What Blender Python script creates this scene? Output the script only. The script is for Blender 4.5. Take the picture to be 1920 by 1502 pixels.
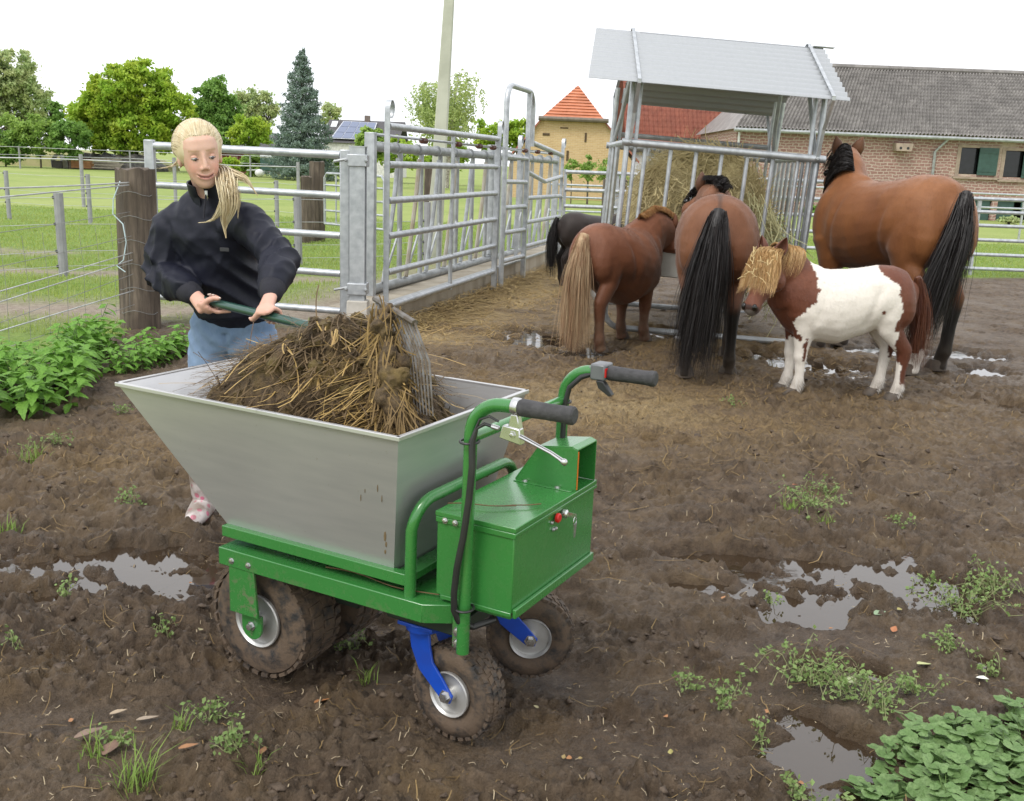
import bpy, bmesh, math, random
import numpy as np
from mathutils import Vector, Matrix

for _o in list(bpy.data.objects):
    bpy.data.objects.remove(_o, do_unlink=True)
SC = bpy.context.scene
COL = SC.collection
rng = np.random.default_rng(7)
random.seed(7)
PI = math.pi
rad = math.radians

# ------------------------------------------------------------------ camera
FPX, CAM_H, PITCH, ROLL = 1880.0, 1.5, rad(13.2), rad(2.2)
_F = np.array([0, math.cos(PITCH), -math.sin(PITCH)])
_X0 = np.array([1.0, 0, 0]); _U0 = np.array([0, math.sin(PITCH), math.cos(PITCH)])
_R = math.cos(ROLL) * _X0 + math.sin(ROLL) * _U0
_U = -math.sin(ROLL) * _X0 + math.cos(ROLL) * _U0
cam_data = bpy.data.cameras.new('camera')
cam_data.sensor_width = 36.0
cam_data.lens = 36.0 * FPX / 1920.0
cam_data.clip_end = 2000
cam_data.clip_start = 0.05
cam = bpy.data.objects.new('camera', cam_data)
COL.objects.link(cam)
_m = Matrix.Identity(4)
for _i in range(3):
    _m[_i][0] = _R[_i]; _m[_i][1] = _U[_i]; _m[_i][2] = -_F[_i]
_m[2][3] = CAM_H
cam.matrix_world = _m
SC.camera = cam

def at(x, y, Y):
    """a point of the real place: the sight line through photo pixel (x, y) at Y metres in front"""
    d = _F + (x - 960) / FPX * _R + (751 - y) / FPX * _U
    return np.array([0, 0, CAM_H]) + d * (Y / d[1])
def gp(x, y, z=0.0):
    d = _F + (x - 960) / FPX * _R + (751 - y) / FPX * _U
    return np.array([0, 0, CAM_H]) + d * ((z - CAM_H) / d[2])

# ------------------------------------------------------------------ sky and sun (overcast)
SUN_EL, SUN_AZ = rad(52), rad(215)      # azimuth clockwise from +Y: behind the camera, to the left
world = bpy.data.worlds.new('World'); SC.world = world
world.use_nodes = True
_nt = world.node_tree; _nt.nodes.clear()
def _wn(t, **k):
    n = _nt.nodes.new(t)
    for a, b in k.items(): setattr(n, a, b)
    return n
_out = _wn('ShaderNodeOutputWorld'); _bg = _wn('ShaderNodeBackground')
_sky = _wn('ShaderNodeTexSky', sky_type='NISHITA', sun_disc=False)
_sky.sun_elevation = SUN_EL; _sky.sun_rotation = SUN_AZ
_sky.air_density = 1.0; _sky.dust_density = 3.0
_hs = _wn('ShaderNodeHueSaturation'); _hs.inputs['Saturation'].default_value = 0.35
_nt.links.new(_sky.outputs[0], _hs.inputs['Color'])
_tc = _wn('ShaderNodeTexCoord'); _ns = _wn('ShaderNodeTexNoise')
_ns.inputs['Scale'].default_value = 2.2; _ns.inputs['Detail'].default_value = 5
_nt.links.new(_tc.outputs['Generated'], _ns.inputs['Vector'])
_cr = _wn('ShaderNodeValToRGB')
_cr.color_ramp.elements[0].position = 0.3; _cr.color_ramp.elements[0].color = (9.0, 9.3, 9.9, 1)
_cr.color_ramp.elements[1].position = 0.65; _cr.color_ramp.elements[1].color = (12.5, 12.6, 12.8, 1)
_nt.links.new(_ns.outputs['Fac'], _cr.inputs[0])
_mx = _wn('ShaderNodeMix', data_type='RGBA'); _mx.inputs[0].default_value = 0.88
_nt.links.new(_hs.outputs[0], _mx.inputs[6]); _nt.links.new(_cr.outputs[0], _mx.inputs[7])
_nt.links.new(_mx.outputs[2], _bg.inputs['Color'])
_bg.inputs['Strength'].default_value = 0.1
_nt.links.new(_bg.outputs[0], _out.inputs[0])
_sd = bpy.data.lights.new('sun', 'SUN'); _sd.energy = 1.3; _sd.angle = rad(18); _sd.color = (1.0, 0.97, 0.92)
sun = bpy.data.objects.new('sun', _sd); COL.objects.link(sun)
_sv = Vector((math.sin(SUN_AZ) * math.cos(SUN_EL), math.cos(SUN_AZ) * math.cos(SUN_EL), math.sin(SUN_EL)))
sun.rotation_euler = _sv.to_track_quat('Z', 'Y').to_euler()
sun.location = (0, 0, 30)
SC.view_settings.view_transform = 'Standard'; SC.view_settings.look = 'None'
SC.view_settings.gamma = 1.0; SC.view_settings.use_curve_mapping = False
SC.view_settings.exposure = 0.55
SC.render.engine = 'CYCLES'
SC.cycles.use_denoising = True
SC.cycles.max_bounces = 6; SC.cycles.diffuse_bounces = 3; SC.cycles.glossy_bounces = 3
SC.cycles.transparent_max_bounces = 6

# ------------------------------------------------------------------ mesh helpers
def V(*a): return np.array(a, float)
def unit(v):
    v = np.asarray(v, float); n = np.linalg.norm(v)
    return v / n if n > 1e-12 else v
def frame(d, up=(0, 0, 1)):
    d = unit(d); s = np.cross(d, up)
    if np.linalg.norm(s) < 1e-5: s = np.cross(d, (1, 0, 0))
    s = unit(s); return d, s, np.cross(s, d)
def wmat(o):
    m = o.matrix_basis.copy()
    while o.parent is not None:
        o = o.parent; m = o.matrix_basis @ m
    return m

class MB:
    """collects shapes; build() links them as ONE mesh object"""
    def __init__(s): s.v = []; s.f = []; s.n = 0
    def add(s, v, f):
        s.v.append(np.asarray(v, float)); o = s.n
        s.f.extend([tuple(i + o for i in q) for q in f]); s.n += len(v); return s
    def box(s, lo, hi):
        x0, y0, z0 = lo; x1, y1, z1 = hi
        return s.add([(x0,y0,z0),(x1,y0,z0),(x1,y1,z0),(x0,y1,z0),(x0,y0,z1),(x1,y0,z1),(x1,y1,z1),(x0,y1,z1)],
            [(0,3,2,1),(4,5,6,7),(0,1,5,4),(1,2,6,5),(2,3,7,6),(3,0,4,7)])
    def hexa(s, p):
        return s.add(p, [(0,3,2,1),(4,5,6,7),(0,1,5,4),(1,2,6,5),(2,3,7,6),(3,0,4,7)])
    def bar(s, a, b, w, h, up=(0, 0, 1)):
        a = np.asarray(a, float); b = np.asarray(b, float); d, sd, u = frame(b - a, up)
        p = []
        for q in (a, b):
            for i, j in ((-1,-1),(1,-1),(1,1),(-1,1)): p.append(q + sd * i * w / 2 + u * j * h / 2)
        return s.add(p, [(0,1,2,3),(7,6,5,4),(0,4,5,1),(1,5,6,2),(2,6,7,3),(3,7,4,0)])
    def tube(s, pts, r, n=8, caps=True, flat=None):
        pts = [np.asarray(p, float) for p in pts]; m = len(pts)
        rs = [r] * m if np.isscalar(r) else list(r)
        t = [unit(pts[min(i + 1, m - 1)] - pts[max(i - 1, 0)]) for i in range(m)]
        _, a, b = frame(t[0]); vs = []
        for i in range(m):
            a = unit(a - t[i] * np.dot(a, t[i])); b = np.cross(t[i], a)
            for k in range(n):
                c, q = math.cos(2 * PI * k / n), math.sin(2 * PI * k / n)
                vs.append(pts[i] + rs[i] * (a * c + b * q * (flat or 1)))
        fs = [(i*n+k, i*n+(k+1) % n, (i+1)*n+(k+1) % n, (i+1)*n+k) for i in range(m - 1) for k in range(n)]
        if caps: fs += [tuple(range(n - 1, -1, -1)), tuple((m-1)*n + k for k in range(n))]
        return s.add(vs, fs)
    def loft(s, rings, caps=True, closed=True):
        n = len(rings[0]); m = len(rings)
        vs = [p for r in rings for p in r]; kk = n if closed else n - 1
        fs = [(i*n+k, i*n+(k+1) % n, (i+1)*n+(k+1) % n, (i+1)*n+k) for i in range(m - 1) for k in range(kk)]
        if caps: fs += [tuple(range(n - 1, -1, -1)), tuple((m-1)*n + k for k in range(n))]
        return s.add(vs, fs)
    def lathe(s, prof, o, d, n=24, up=(0, 0, 1)):
        """prof: list of (radius, height along d)"""
        d, a, b = frame(d, up); o = np.asarray(o, float); rings = []
        for r, h in prof:
            rings.append([o + d * h + r * (a * math.cos(2*PI*k/n) + b * math.sin(2*PI*k/n)) for k in range(n)])
        return s.loft(rings)
    def prism(s, poly, vec):
        poly = [np.asarray(p, float) for p in poly]; vec = np.asarray(vec, float); n = len(poly)
        vs = poly + [p + vec for p in poly]
        return s.add(vs, [tuple(range(n - 1, -1, -1)), tuple(range(n, 2 * n))] + [(k, (k+1) % n, n + (k+1) % n, n + k) for k in range(n)])
    def ball(s, c, r, n=10, m=7, R=None):
        c = np.asarray(c, float); r = np.ones(3) * r
        vs = []; 
        for i in range(1, m):
            th = PI * i / m
            for k in range(n):
                p = r * V(math.sin(th) * math.cos(2*PI*k/n), math.sin(th) * math.sin(2*PI*k/n), math.cos(th))
                vs.append(c + (p if R is None else R @ p))
        t = r * V(0, 0, 1); t = t if R is None else R @ t
        vs += [c + t, c - t]; T = (m - 1) * n
        fs = [(i*n+k, (i+1)*n+k, (i+1)*n+(k+1) % n, i*n+(k+1) % n) for i in range(m - 2) for k in range(n)]
        fs += [(T, k, (k+1) % n) for k in range(n)] + [(T+1, (m-2)*n+(k+1) % n, (m-2)*n+k) for k in range(n)]
        return s.add(vs, fs)
    def mesh(s, name, W=None):
        v = np.concatenate(s.v) if s.v else np.zeros((0, 3))
        if W is not None:
            Wi = np.array(W.inverted()); v = v @ Wi[:3, :3].T + Wi[:3, 3]
        me = bpy.data.meshes.new(name); me.from_pydata(v.tolist(), [], s.f); me.update()
        return me
    def build(s, name, mat, parent=None, smooth=True, bevel=0, local=False, ang=35):
        me = s.mesh(name, None if (parent is None or local) else wmat(parent))
        return link(name, me, mat, parent, smooth, bevel, ang)

def link(name, me, mat, parent=None, smooth=True, bevel=0, ang=35):
    if mat is not None:
        for m_ in (mat if isinstance(mat, (list, tuple)) else [mat]): me.materials.append(m_)
    if smooth:
        me.shade_smooth(); me.set_sharp_from_angle(angle=rad(ang))
    o = bpy.data.objects.new(name, me); COL.objects.link(o)
    if parent is not None: o.parent = parent
    if bevel:
        b = o.modifiers.new('bevel', 'BEVEL'); b.width = bevel; b.segments = 2; b.limit_method = 'ANGLE'; b.angle_limit = rad(40)
    return o
def quadmesh(name, v, f):
    """fast mesh from numpy arrays: v (n,3), f (m,3 or 4)"""
    v = np.ascontiguousarray(v, np.float32); f = np.ascontiguousarray(f, np.int32)
    me = bpy.data.meshes.new(name); k = f.shape[1]
    me.vertices.add(len(v)); me.vertices.foreach_set('co', v.ravel())
    me.loops.add(f.size); me.loops.foreach_set('vertex_index', f.ravel())
    me.polygons.add(len(f)); me.polygons.foreach_set('loop_start', np.arange(0, f.size, k, dtype=np.int32))
    me.update(calc_edges=True); return me
def fattr(me, name, data):
    a = me.attributes.new(name, 'FLOAT', 'POINT'); a.data.foreach_set('value', np.ascontiguousarray(data, np.float32))
def tag(o, label=None, cat=None, group=None, kind=None):
    for k, v_ in (('label', label), ('category', cat), ('group', group), ('kind', kind)):
        if v_: o[k] = v_
    return o
def thing(name, label, cat, loc=(0, 0, 0), rz=0, group=None):
    o = bpy.data.objects.new(name, None); COL.objects.link(o); o.empty_display_size = .1
    o.location = tuple(float(q) for q in loc); o.rotation_euler = (0, 0, rz)
    return tag(o, label, cat, group)
def copy_tree(o, parent=None, loc=None, rz=None, sc=None):
    c = o.copy(); COL.objects.link(c); c.parent = parent
    if loc is not None: c.location = tuple(float(q) for q in loc)
    if rz is not None: c.rotation_euler = (0, 0, rz)
    if sc is not None: c.scale = (sc, sc, sc)
    for ch in o.children: copy_tree(ch, c)
    return c
def arc(c, a, b, r0, r1, n=6):
    """points on a circle: centre c, from direction a to direction b (perpendicular)"""
    c = np.asarray(c, float); a = np.asarray(a, float); b = np.asarray(b, float)
    return [c + a * r0 * math.cos(PI/2*i/n) + b * r1 * math.sin(PI/2*i/n) for i in range(n + 1)]
def remesh(mb, voxel, it=4, fac=.5, name='tmp'):
    """fuse the overlapping shapes of mb into one continuous skin; returns a mesh in the same coordinates"""
    me = mb.mesh(name); o = bpy.data.objects.new(name, me); COL.objects.link(o)
    r_ = o.modifiers.new('r', 'REMESH'); r_.mode = 'VOXEL'; r_.voxel_size = voxel; r_.adaptivity = 0
    if it:
        s_ = o.modifiers.new('s', 'SMOOTH'); s_.factor = fac; s_.iterations = it
    dg = bpy.context.evaluated_depsgraph_get(); dg.update()
    out = bpy.data.meshes.new_from_object(o.evaluated_get(dg), depsgraph=dg)
    bpy.data.objects.remove(o, do_unlink=True); bpy.data.meshes.remove(me)
    return out
def mesh_co(me):
    v = np.empty(len(me.vertices) * 3, np.float32); me.vertices.foreach_get('co', v); return v.reshape(-1, 3).astype(float)
def set_co(me, v):
    me.vertices.foreach_set('co', np.ascontiguousarray(v, np.float32).ravel()); me.update()

# ------------------------------------------------------------------ numpy noise
def _h(ix, iy, seed):
    n = (ix.astype(np.int64) * 374761393 + iy.astype(np.int64) * 668265263 + seed * 974634777) & 0x7fffffff
    n = ((n ^ (n >> 13)) * 1274126177) & 0x7fffffff
    return ((n ^ (n >> 16)) & 0xffff) / 65535.0
def vn(x, y, seed=0):
    ix = np.floor(x); iy = np.floor(y); fx = x - ix; fy = y - iy
    fx = fx*fx*fx*(fx*(fx*6-15)+10); fy = fy*fy*fy*(fy*(fy*6-15)+10)
    a = _h(ix, iy, seed); b = _h(ix+1, iy, seed); c = _h(ix, iy+1, seed); d = _h(ix+1, iy+1, seed)
    return (a + (b-a)*fx) * (1-fy) + (c + (d-c)*fx) * fy
def fbm(x, y, seed=0, oct=4, gain=.5):
    s = 0; a = 1; t = 0
    for i in range(oct):
        s = s + a * vn(x * 2**i + 17.3*i, y * 2**i - 9.1*i, seed + i); t += a; a *= gain
    return s / t
def cells(x, y, seed=0):
    """distance to nearest jittered point, and that cell's random number"""
    ix = np.floor(x); iy = np.floor(y); best = np.full(x.shape, 9.0); rid = np.zeros(x.shape)
    for dx in (-1, 0, 1):
        for dy in (-1, 0, 1):
            cx = ix + dx; cy = iy + dy
            px = cx + _h(cx, cy, seed); py = cy + _h(cx, cy, seed + 51)
            d = (px - x)**2 + (py - y)**2; w = d < best
            best = np.where(w, d, best); rid = np.where(w, _h(cx, cy, seed + 97), rid)
    return np.sqrt(best), rid
def sstep(a, b, x):
    t = np.clip((x - a) / (b - a), 0, 1); return t * t * (3 - 2 * t)

# ------------------------------------------------------------------ materials
class NT:
    def __init__(s, name):
        s.m = bpy.data.materials.new(name); s.m.use_nodes = True; s.t = s.m.node_tree
        s.b = s.t.nodes['Principled BSDF']; s.tc = None
    def n(s, t, ins=None, **k):
        q = s.t.nodes.new(t)
        for a, b in k.items(): setattr(q, a, b)
        for a, b in (ins or {}).items(): s.put(q.inputs[a], b)
        return q
    def put(s, sock, val):
        if isinstance(val, bpy.types.NodeSocket): s.t.links.new(val, sock)
        elif isinstance(val, (tuple, list)) and sock.type == 'RGBA' and len(val) == 3: sock.default_value = (*val, 1)
        else: sock.default_value = val
    def set(s, **k):
        for a, b in k.items(): s.put(s.b.inputs[a.replace('_', ' ')], b)
        return s
    def co(s, kind='Object'):
        if s.tc is None: s.tc = s.t.nodes.new('ShaderNodeTexCoord')
        return s.tc.outputs[kind]
    def scaled(s, sc, kind='Object', rot=(0, 0, 0)):
        return s.n('ShaderNodeMapping', {'Vector': s.co(kind), 'Scale': sc, 'Rotation': rot}).outputs[0]
    def noise(s, scale, detail=4, rough=.55, vec=None, dist=0):
        return s.n('ShaderNodeTexNoise', {'Vector': vec if vec is not None else s.co(), 'Scale': scale, 'Detail': detail, 'Roughness': rough, 'Distortion': dist}).outputs['Fac']
    def vor(s, scale, vec=None, feature='F1', out='Distance', rnd=1.0):
        return s.n('ShaderNodeTexVoronoi', {'Vector': vec if vec is not None else s.co(), 'Scale': scale, 'Randomness': rnd}, feature=feature).outputs[out]
    def attr(s, name): return s.n('ShaderNodeAttribute', attribute_name=name).outputs['Fac']
    def ramp(s, fac, stops, interp='LINEAR'):
        q = s.n('ShaderNodeValToRGB', {0: fac}); e = q.color_ramp; e.interpolation = interp
        while len(e.elements) < len(stops): e.elements.new(.5)
        for i, (p, c) in enumerate(stops):
            e.elements[i].position = p
            e.elements[i].color = (c, c, c, 1) if np.isscalar(c) else (*c, 1)
        return q.outputs[0]
    def mix(s, f, a, b, mode='MIX'):
        q = s.n('ShaderNodeMix', data_type='RGBA', blend_type=mode); s.put(q.inputs[0], f); s.put(q.inputs[6], a); s.put(q.inputs[7], b)
        return q.outputs[2]
    def math(s, op, a, b=0.0, c=None):
        q = s.n('ShaderNodeMath', operation=op); s.put(q.inputs[0], a); s.put(q.inputs[1], b)
        if c is not None: s.put(q.inputs[2], c)
        return q.outputs[0]
    def sep(s, v): return s.n('ShaderNodeSeparateXYZ', {0: v}).outputs
    def bump(s, h, strength=.3, dist=.01):
        q = s.n('ShaderNodeBump', {'Height': h, 'Strength': strength, 'Distance': dist}); s.put(s.b.inputs['Normal'], q.outputs[0]); return s
def simple(name, col, rough=.6, metal=0., col2=None, scale=6, bump=0., bscale=60, bdist=.004, coat=0., detail=4, spec=.5, rrange=.12):
    t = NT(name); n = t.noise(scale, detail)
    c2 = col2 or tuple(q * .72 for q in col)
    t.set(Base_Color=t.mix(t.ramp(n, [(.35, 0), (.65, 1)]), col, c2), Metallic=metal, Specular_IOR_Level=spec)
    t.set(Roughness=t.math('ADD', rough - rrange / 2, t.math('MULTIPLY', n, rrange)))
    if coat: t.set(Coat_Weight=coat, Coat_Roughness=.12)
    if bump: t.bump(t.noise(bscale, 4), bump, bdist)
    return t.m
MAT = {}
MAT['galv'] = simple('galvanised_steel', (.50, .52, .54), .42, .55, (.36, .38, .40), 14, .1, 120, .002)
MAT['galv_dull'] = simple('weathered_galvanised_steel', (.40, .42, .43), .5, .45, (.28, .29, .29), 9, .15, 90, .002)
MAT['chrome'] = simple('bright_zinc', (.62, .62, .62), .25, .9, (.5, .5, .5), 20)
MAT['black_plastic'] = simple('black_plastic', (.015, .015, .016), .45, 0, (.022, .022, .022), 20)
MAT['concrete'] = simple('concrete', (.36, .33, .28), .85, 0, (.24, .22, .18), 4, .4, 40, .004, detail=8)
# ================================================================== the ground
FA = V(-1.30, 8.72); FB = V(0.56, 15.9)           # feed fence line on the ground
FD = unit(FB - FA); FN = V(FD[1], -FD[0])         # along it, and towards the horses
WL = gp(0, 612, .36)[:2]; WP = gp(265, 612)[:2]      # wire fence: photo's left edge, wooden post
ZW = -0.042                                        # level of the standing water
def _seg(x, y, p):
    """distance to a polyline"""
    best = np.full(x.shape, 99.0)
    for a, b in zip(p[:-1], p[1:]):
        a = np.asarray(a)[:2]; b = np.asarray(b)[:2]; d = b - a; L = d @ d
        t = np.clip(((x - a[0]) * d[0] + (y - a[1]) * d[1]) / L, 0, 1)
        best = np.minimum(best, np.hypot(x - a[0] - t * d[0], y - a[1] - t * d[1]))
    return best
# standing water: photo pixel centre, radii in metres (x, y), wobble seed
PUD = [(50,1045,.27,.20),(150,1030,.14,.05),(330,1065,.19,.17),(395,1048,.15,.17),(255,1075,.1,.05),(305,1168,.05,.03),
       (1490,1085,.22,.19),(1445,1130,.1,.07),(1335,1032,.17,.05),(1310,1085,.1,.05),(1600,1075,.14,.08),(1715,1085,.2,.2),(1900,1095,.12,.05),
       (1520,1390,.13,.09),(1600,1480,.11,.08),(1500,1340,.1,.03),(1620,1240,.06,.04),(1860,1225,.05,.03),
       (1480,668,.42,.36),(1560,690,.35,.22),(1605,742,.12,.09),(1745,708,.1,.1),(1850,692,.26,.17),(1915,762,.12,.2),(1810,660,.35,.2),(1660,650,.4,.25),
       (1085,650,.3,.35),(1000,625,.35,.3),(1250,625,.35,.25),(1740,770,.1,.05),(1550,775,.08,.05)]
TRK = [[gp(880,1385),gp(1100,1395),gp(1350,1405),gp(1560,1390)],[gp(1010,1262),gp(1180,1275),gp(1420,1290),gp(1700,1270)],
       [gp(1380,1200),gp(1520,1180),gp(1680,1190)],[gp(500,1290),gp(420,1330),gp(250,1340),gp(0,1330)]]
_cache = {}     # the big sheet asks for the same masks more than once
def zones(x, y):
    side = (x - FA[0]) * FN[0] + (y - FA[1]) * FN[1]        # >0: horses' side of the feed fence
    along = (x - FA[0]) * FD[0] + (y - FA[1]) * FD[1]
    wob = (fbm(x * .8, y * .8, 5) - .5) * 1.1
    fe = 15.9 + .18 * (x - 4) + wob * .8                       # far edge of the mud on the right
    pad = np.where(side > -.25, sstep(.3, -.3, y - fe), 0.0)
    n = V(WP[1] - WL[1], -(WP[0] - WL[0])); n = unit(n) if n[1] < 0 else -unit(n)
    wside = (x - WL[0]) * n[0] + (y - WL[1]) * n[1]            # >0: our side of the wire fence
    near = np.where(x < WP[0], sstep(-.2, .3, wside + wob * .3), sstep(9.6, 8.6, y + wob * .4))
    mud = np.where((x < FA[0] + .1) | (along < 0), np.maximum(near, 0), np.where(side > -.25, pad, 0))
    mud = np.where((side > -.25) & (along < 0.2), np.maximum(mud, sstep(9.6, 8.8, y)), mud)
    # cart track behind fence and gate: two ruts running left to right
    tx = y - .10 * (x + 3)
    rut = np.maximum(np.exp(-((tx - 9.7 - wob * .5) / .75) ** 2), .9 * np.exp(-((tx - 12.6 - wob * .6) / .42) ** 2))
    rut = np.maximum(rut, .8 * np.exp(-((tx - 15.0 - wob) / .4) ** 2) * sstep(.42, .6, fbm(x * .35, y * .6, 61)))
    trk = rut * sstep(2.5, 1.2, side + 1) * sstep(14, 7, np.abs(x + 6) * .6)
    trk = np.maximum(trk * (side < 0), (along > -.2) * (along < 9) * (side < -.2) * sstep(-2.4, -.9, side))
    return np.clip(mud, 0, 1), np.clip(trk, 0, 1) * (1 - np.clip(mud, 0, 1)), side, along
def pud_depth(x, y):
    if x.size > 400000 and 'pd' in _cache: return _cache['pd']
    d = np.zeros(x.shape); wx = (fbm(x * 6, y * 6, 31, 3) - .5); wy = (fbm(x * 6, y * 6, 77, 3) - .5)
    for px, py, rx, ry in PUD:
        rx, ry = rx * 1.1, ry * 1.35; c = gp(px, py); q = np.hypot((x - c[0] + wx * rx * 2.2) / rx, (y - c[1] + wy * ry * 2.2) / ry)
        d = np.maximum(d, sstep(1.35, .75, q))
    if x.size > 400000: _cache['pd'] = d
    return d
def smooth_mask(x, y):
    if x.size > 400000 and 'sm' in _cache: return _cache['sm']
    m = np.zeros(x.shape); w_ = (fbm(x * 9, y * 9, 3) - .5) * .06
    for p in TRK: m = np.maximum(m, sstep(.16, .05, _seg(x, y, p) + w_))
    if x.size > 400000: _cache['sm'] = m
    return m
def height(x, y, fine=True):
    mud, trk, side, along = zones(x, y)
    big = (fbm(x * .9, y * .9, 11, 3) - .5) * .10
    mid = (fbm(x * 5, y * 5, 21, 3) - .5) * .075
    patch = sstep(.38, .62, fbm(x * 1.7, y * 1.7, 41, 3))           # where hooves have churned it
    sm = smooth_mask(x, y); ro = (1 - .85 * sm) * (.35 + .75 * patch)
    h = big * .6 + mid * ro
    if fine:
        d1, r1 = cells(x * 11 + fbm(x * 30, y * 30, 9, 2) * .8, y * 11, 3)
        d2, r2 = cells(x * 26, y * 26 + fbm(x * 60, y * 60, 9, 2) * .8, 4)
        b1 = 1 - np.abs(2 * vn(x * 7 + 3 * fbm(x * 5, y * 5, 91, 2), y * 9, 62) - 1); b2 = 1 - np.abs(2 * vn(x * 19 + 2 * fbm(x * 14, y * 14, 92, 2), y * 22, 63) - 1); b3 = 1 - np.abs(2 * vn(x * 41, y * 44 + 2 * fbm(x * 30, y * 30, 93, 2), 64) - 1)
        lump = np.clip(.72 - d1, 0, 1) * (r1 > .5) * (.4 + r1) * .034 + np.clip(.75 - d2, 0, 1) * (r2 > .4) * .016 + b1 ** 2 * .034 + b2 ** 2 * .022 + b3 ** 2 * .012 - .040
        h = h + lump * ro + (fbm(x * 45, y * 45, 8, 3) - .5) * .034 * (1 - .7 * sm) + (fbm(x * 110, y * 110, 18, 2) - .5) * .012
    if fine:
        hd_, hr_ = cells(x * 3.1, y * 3.1, 33); hp_ = (hr_ > .35) * (1 - sm) * sstep(2.4, 3.4, y + x * .2)
        h = h + hp_ * (-.045 * sstep(.21, .13, hd_) + .014 * np.exp(-((hd_ - .235) / .035) ** 2))
    h = h - .022 * sm
    far = sstep(9, 6.5, y)                                          # trodden flat around the feeder
    h = h * (.4 + .6 * far)
    h = np.maximum(h, ZW + .008 + (fbm(x * 30, y * 30, 6, 2) - .5) * .01)
    pdp = pud_depth(x, y); h = h * (1 - pdp) + (ZW - .011 + h * .85) * pdp
    soft = (fbm(x * 1.2, y * 1.2, 55, 3) - .5) * .06 + (fbm(x * 9, y * 9, 56, 2) - .5) * .02
    w = mud; h = h * w + soft * (1 - w)
    return h
NR, NC = 860, 660
_t = np.linspace(0, 1, NR); yy = 1.35 * (26.0 / 1.35) ** _t
_s = np.linspace(-1, 1, NC)
Yg = np.repeat(yy[:, None], NC, 1); Xg = _s[None, :] * (.60 * Yg + .75)
Zg = height(Xg, Yg)
idx = np.arange(NR * NC).reshape(NR, NC)
fq = np.stack([idx[:-1, :-1], idx[:-1, 1:], idx[1:, 1:], idx[1:, :-1]], -1).reshape(-1, 4)
me = quadmesh('mud_ground', np.stack([Xg, Yg, Zg], -1).reshape(-1, 3), fq)
mudm, trkm, sidem, alongm = zones(Xg, Yg)
pd_ = pud_depth(Xg, Yg)
strw = np.exp(-((sidem - .55) / .75) ** 2) * sstep(-1.2, .2, alongm) * .95
strw = np.maximum(strw, .8 * np.exp(-(((Xg - 1.5) / 1.5) ** 2 + ((Yg - 9.6) / 1.7) ** 2) ** 1.5))
strw = np.maximum(strw, .85 * np.exp(-((((Xg - .5) / 1.7) ** 2 + ((Yg - 6.4) / 1.2) ** 2) ** 1.3)))
strw = np.maximum(strw, .35 * np.exp(-((((Xg - 1.8) / 2.2) ** 2 + ((Yg - 6.6) / 1.2) ** 2) ** 1.5)))
strw = np.maximum(strw, .5 * np.exp(-(((Xg + 1.9) / .5) ** 2 + ((Yg - 5.0) / .8) ** 2)))
strw = strw * sstep(.3, .6, fbm(Xg * 2.2, Yg * 2.2, 71) + .18)
fattr(me, 'mud', mudm.ravel()); fattr(me, 'track', trkm.ravel()); fattr(me, 'straw', strw.ravel())
wz = np.zeros(Xg.shape)
for px, py, rx, ry in ((250,1055,1.0,.38),(1540,1085,1.0,.45),(1560,1400,.5,.32),(1300,1300,.9,.25),(150,1200,.5,.25)):
    c_ = gp(px, py); wz = np.maximum(wz, np.exp(-(((Xg - c_[0]) / rx) ** 2 + ((Yg - c_[1]) / ry) ** 2)))
wz = wz * sstep(.35, .6, fbm(Xg * 3.5, Yg * 3.5, 131, 3))
fattr(me, 'wet', np.clip(wz + sstep(.0, .9, pd_) + .75 * smooth_mask(Xg, Yg) * .5 + .5 * np.exp(-(((Xg - 1.8) / 2.2) ** 2 + ((Yg - 8) / 1.3) ** 2)), 0, 1).ravel())
t = NT('mud_and_turf')
n1 = t.noise(1.6, 5); n2 = t.noise(14, 6, .65); n3 = t.noise(70, 5, .7)
mudc = t.mix(t.ramp(n2, [(.35, 0), (.68, 1)]), (.052, .034, .021), (.150, .105, .067))
mudc = t.mix(t.ramp(n1, [(.42, 0), (.68, .55)]), mudc, (.160, .119, .077))
mudc = t.mix(t.ramp(t.noise(3.1, 5), [(.5, 0), (.7, .65)]), mudc, (.142, .092, .040))
mudc = t.mix(t.ramp(n3, [(.45, 0), (.8, .5)]), mudc, (.022, .014, .009))
sc = t.mix(t.ramp(n3, [(.35, 0), (.62, 1)]), (.085, .05, .022), (.33, .225, .095)); sc = t.mix(t.ramp(t.attr('straw'), [(.62, 0), (.9, .75)]), sc, t.mix(t.ramp(t.noise(120, 4, .75), [(.35, 0), (.6, 1)]), (.20, .135, .06), (.52, .40, .20)))
mudc = t.mix(t.math('MULTIPLY', t.attr('straw'), t.ramp(n2, [(.3, .45), (.6, 1.0)])), mudc, sc)
wet = t.attr('wet'); mudc = t.mix(t.ramp(t.noise(260, 3, .7), [(.60, 0), (.72, .6)]), mudc, (.20, .15, .10))
mudc = t.mix(t.math('MULTIPLY', wet, .35), mudc, (.042, .027, .017))
trc = t.mix(t.ramp(n2, [(.3, 0), (.7, 1)]), (.20, .155, .115), (.34, .285, .225))
trc = t.mix(t.ramp(n3, [(.55, 0), (.75, .6)]), trc, (.45, .40, .34))
gr = t.mix(t.ramp(n2, [(.3, 0), (.7, 1)]), (.10, .175, .022), (.20, .29, .045))
gr = t.mix(t.ramp(n1, [(.5, 0), (.75, .5)]), gr, (.22, .24, .07))
c = t.mix(t.attr('track'), gr, trc); c = t.mix(t.attr('mud'), c, mudc)
mudc_ = None; rg = t.math('SUBTRACT', .80, t.math('MULTIPLY', t.attr('mud'), t.ramp(n1, [(.3, .10), (.7, .34)])))
rg = t.math('SUBTRACT', rg, t.math('MULTIPLY', wet, .36))
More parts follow.
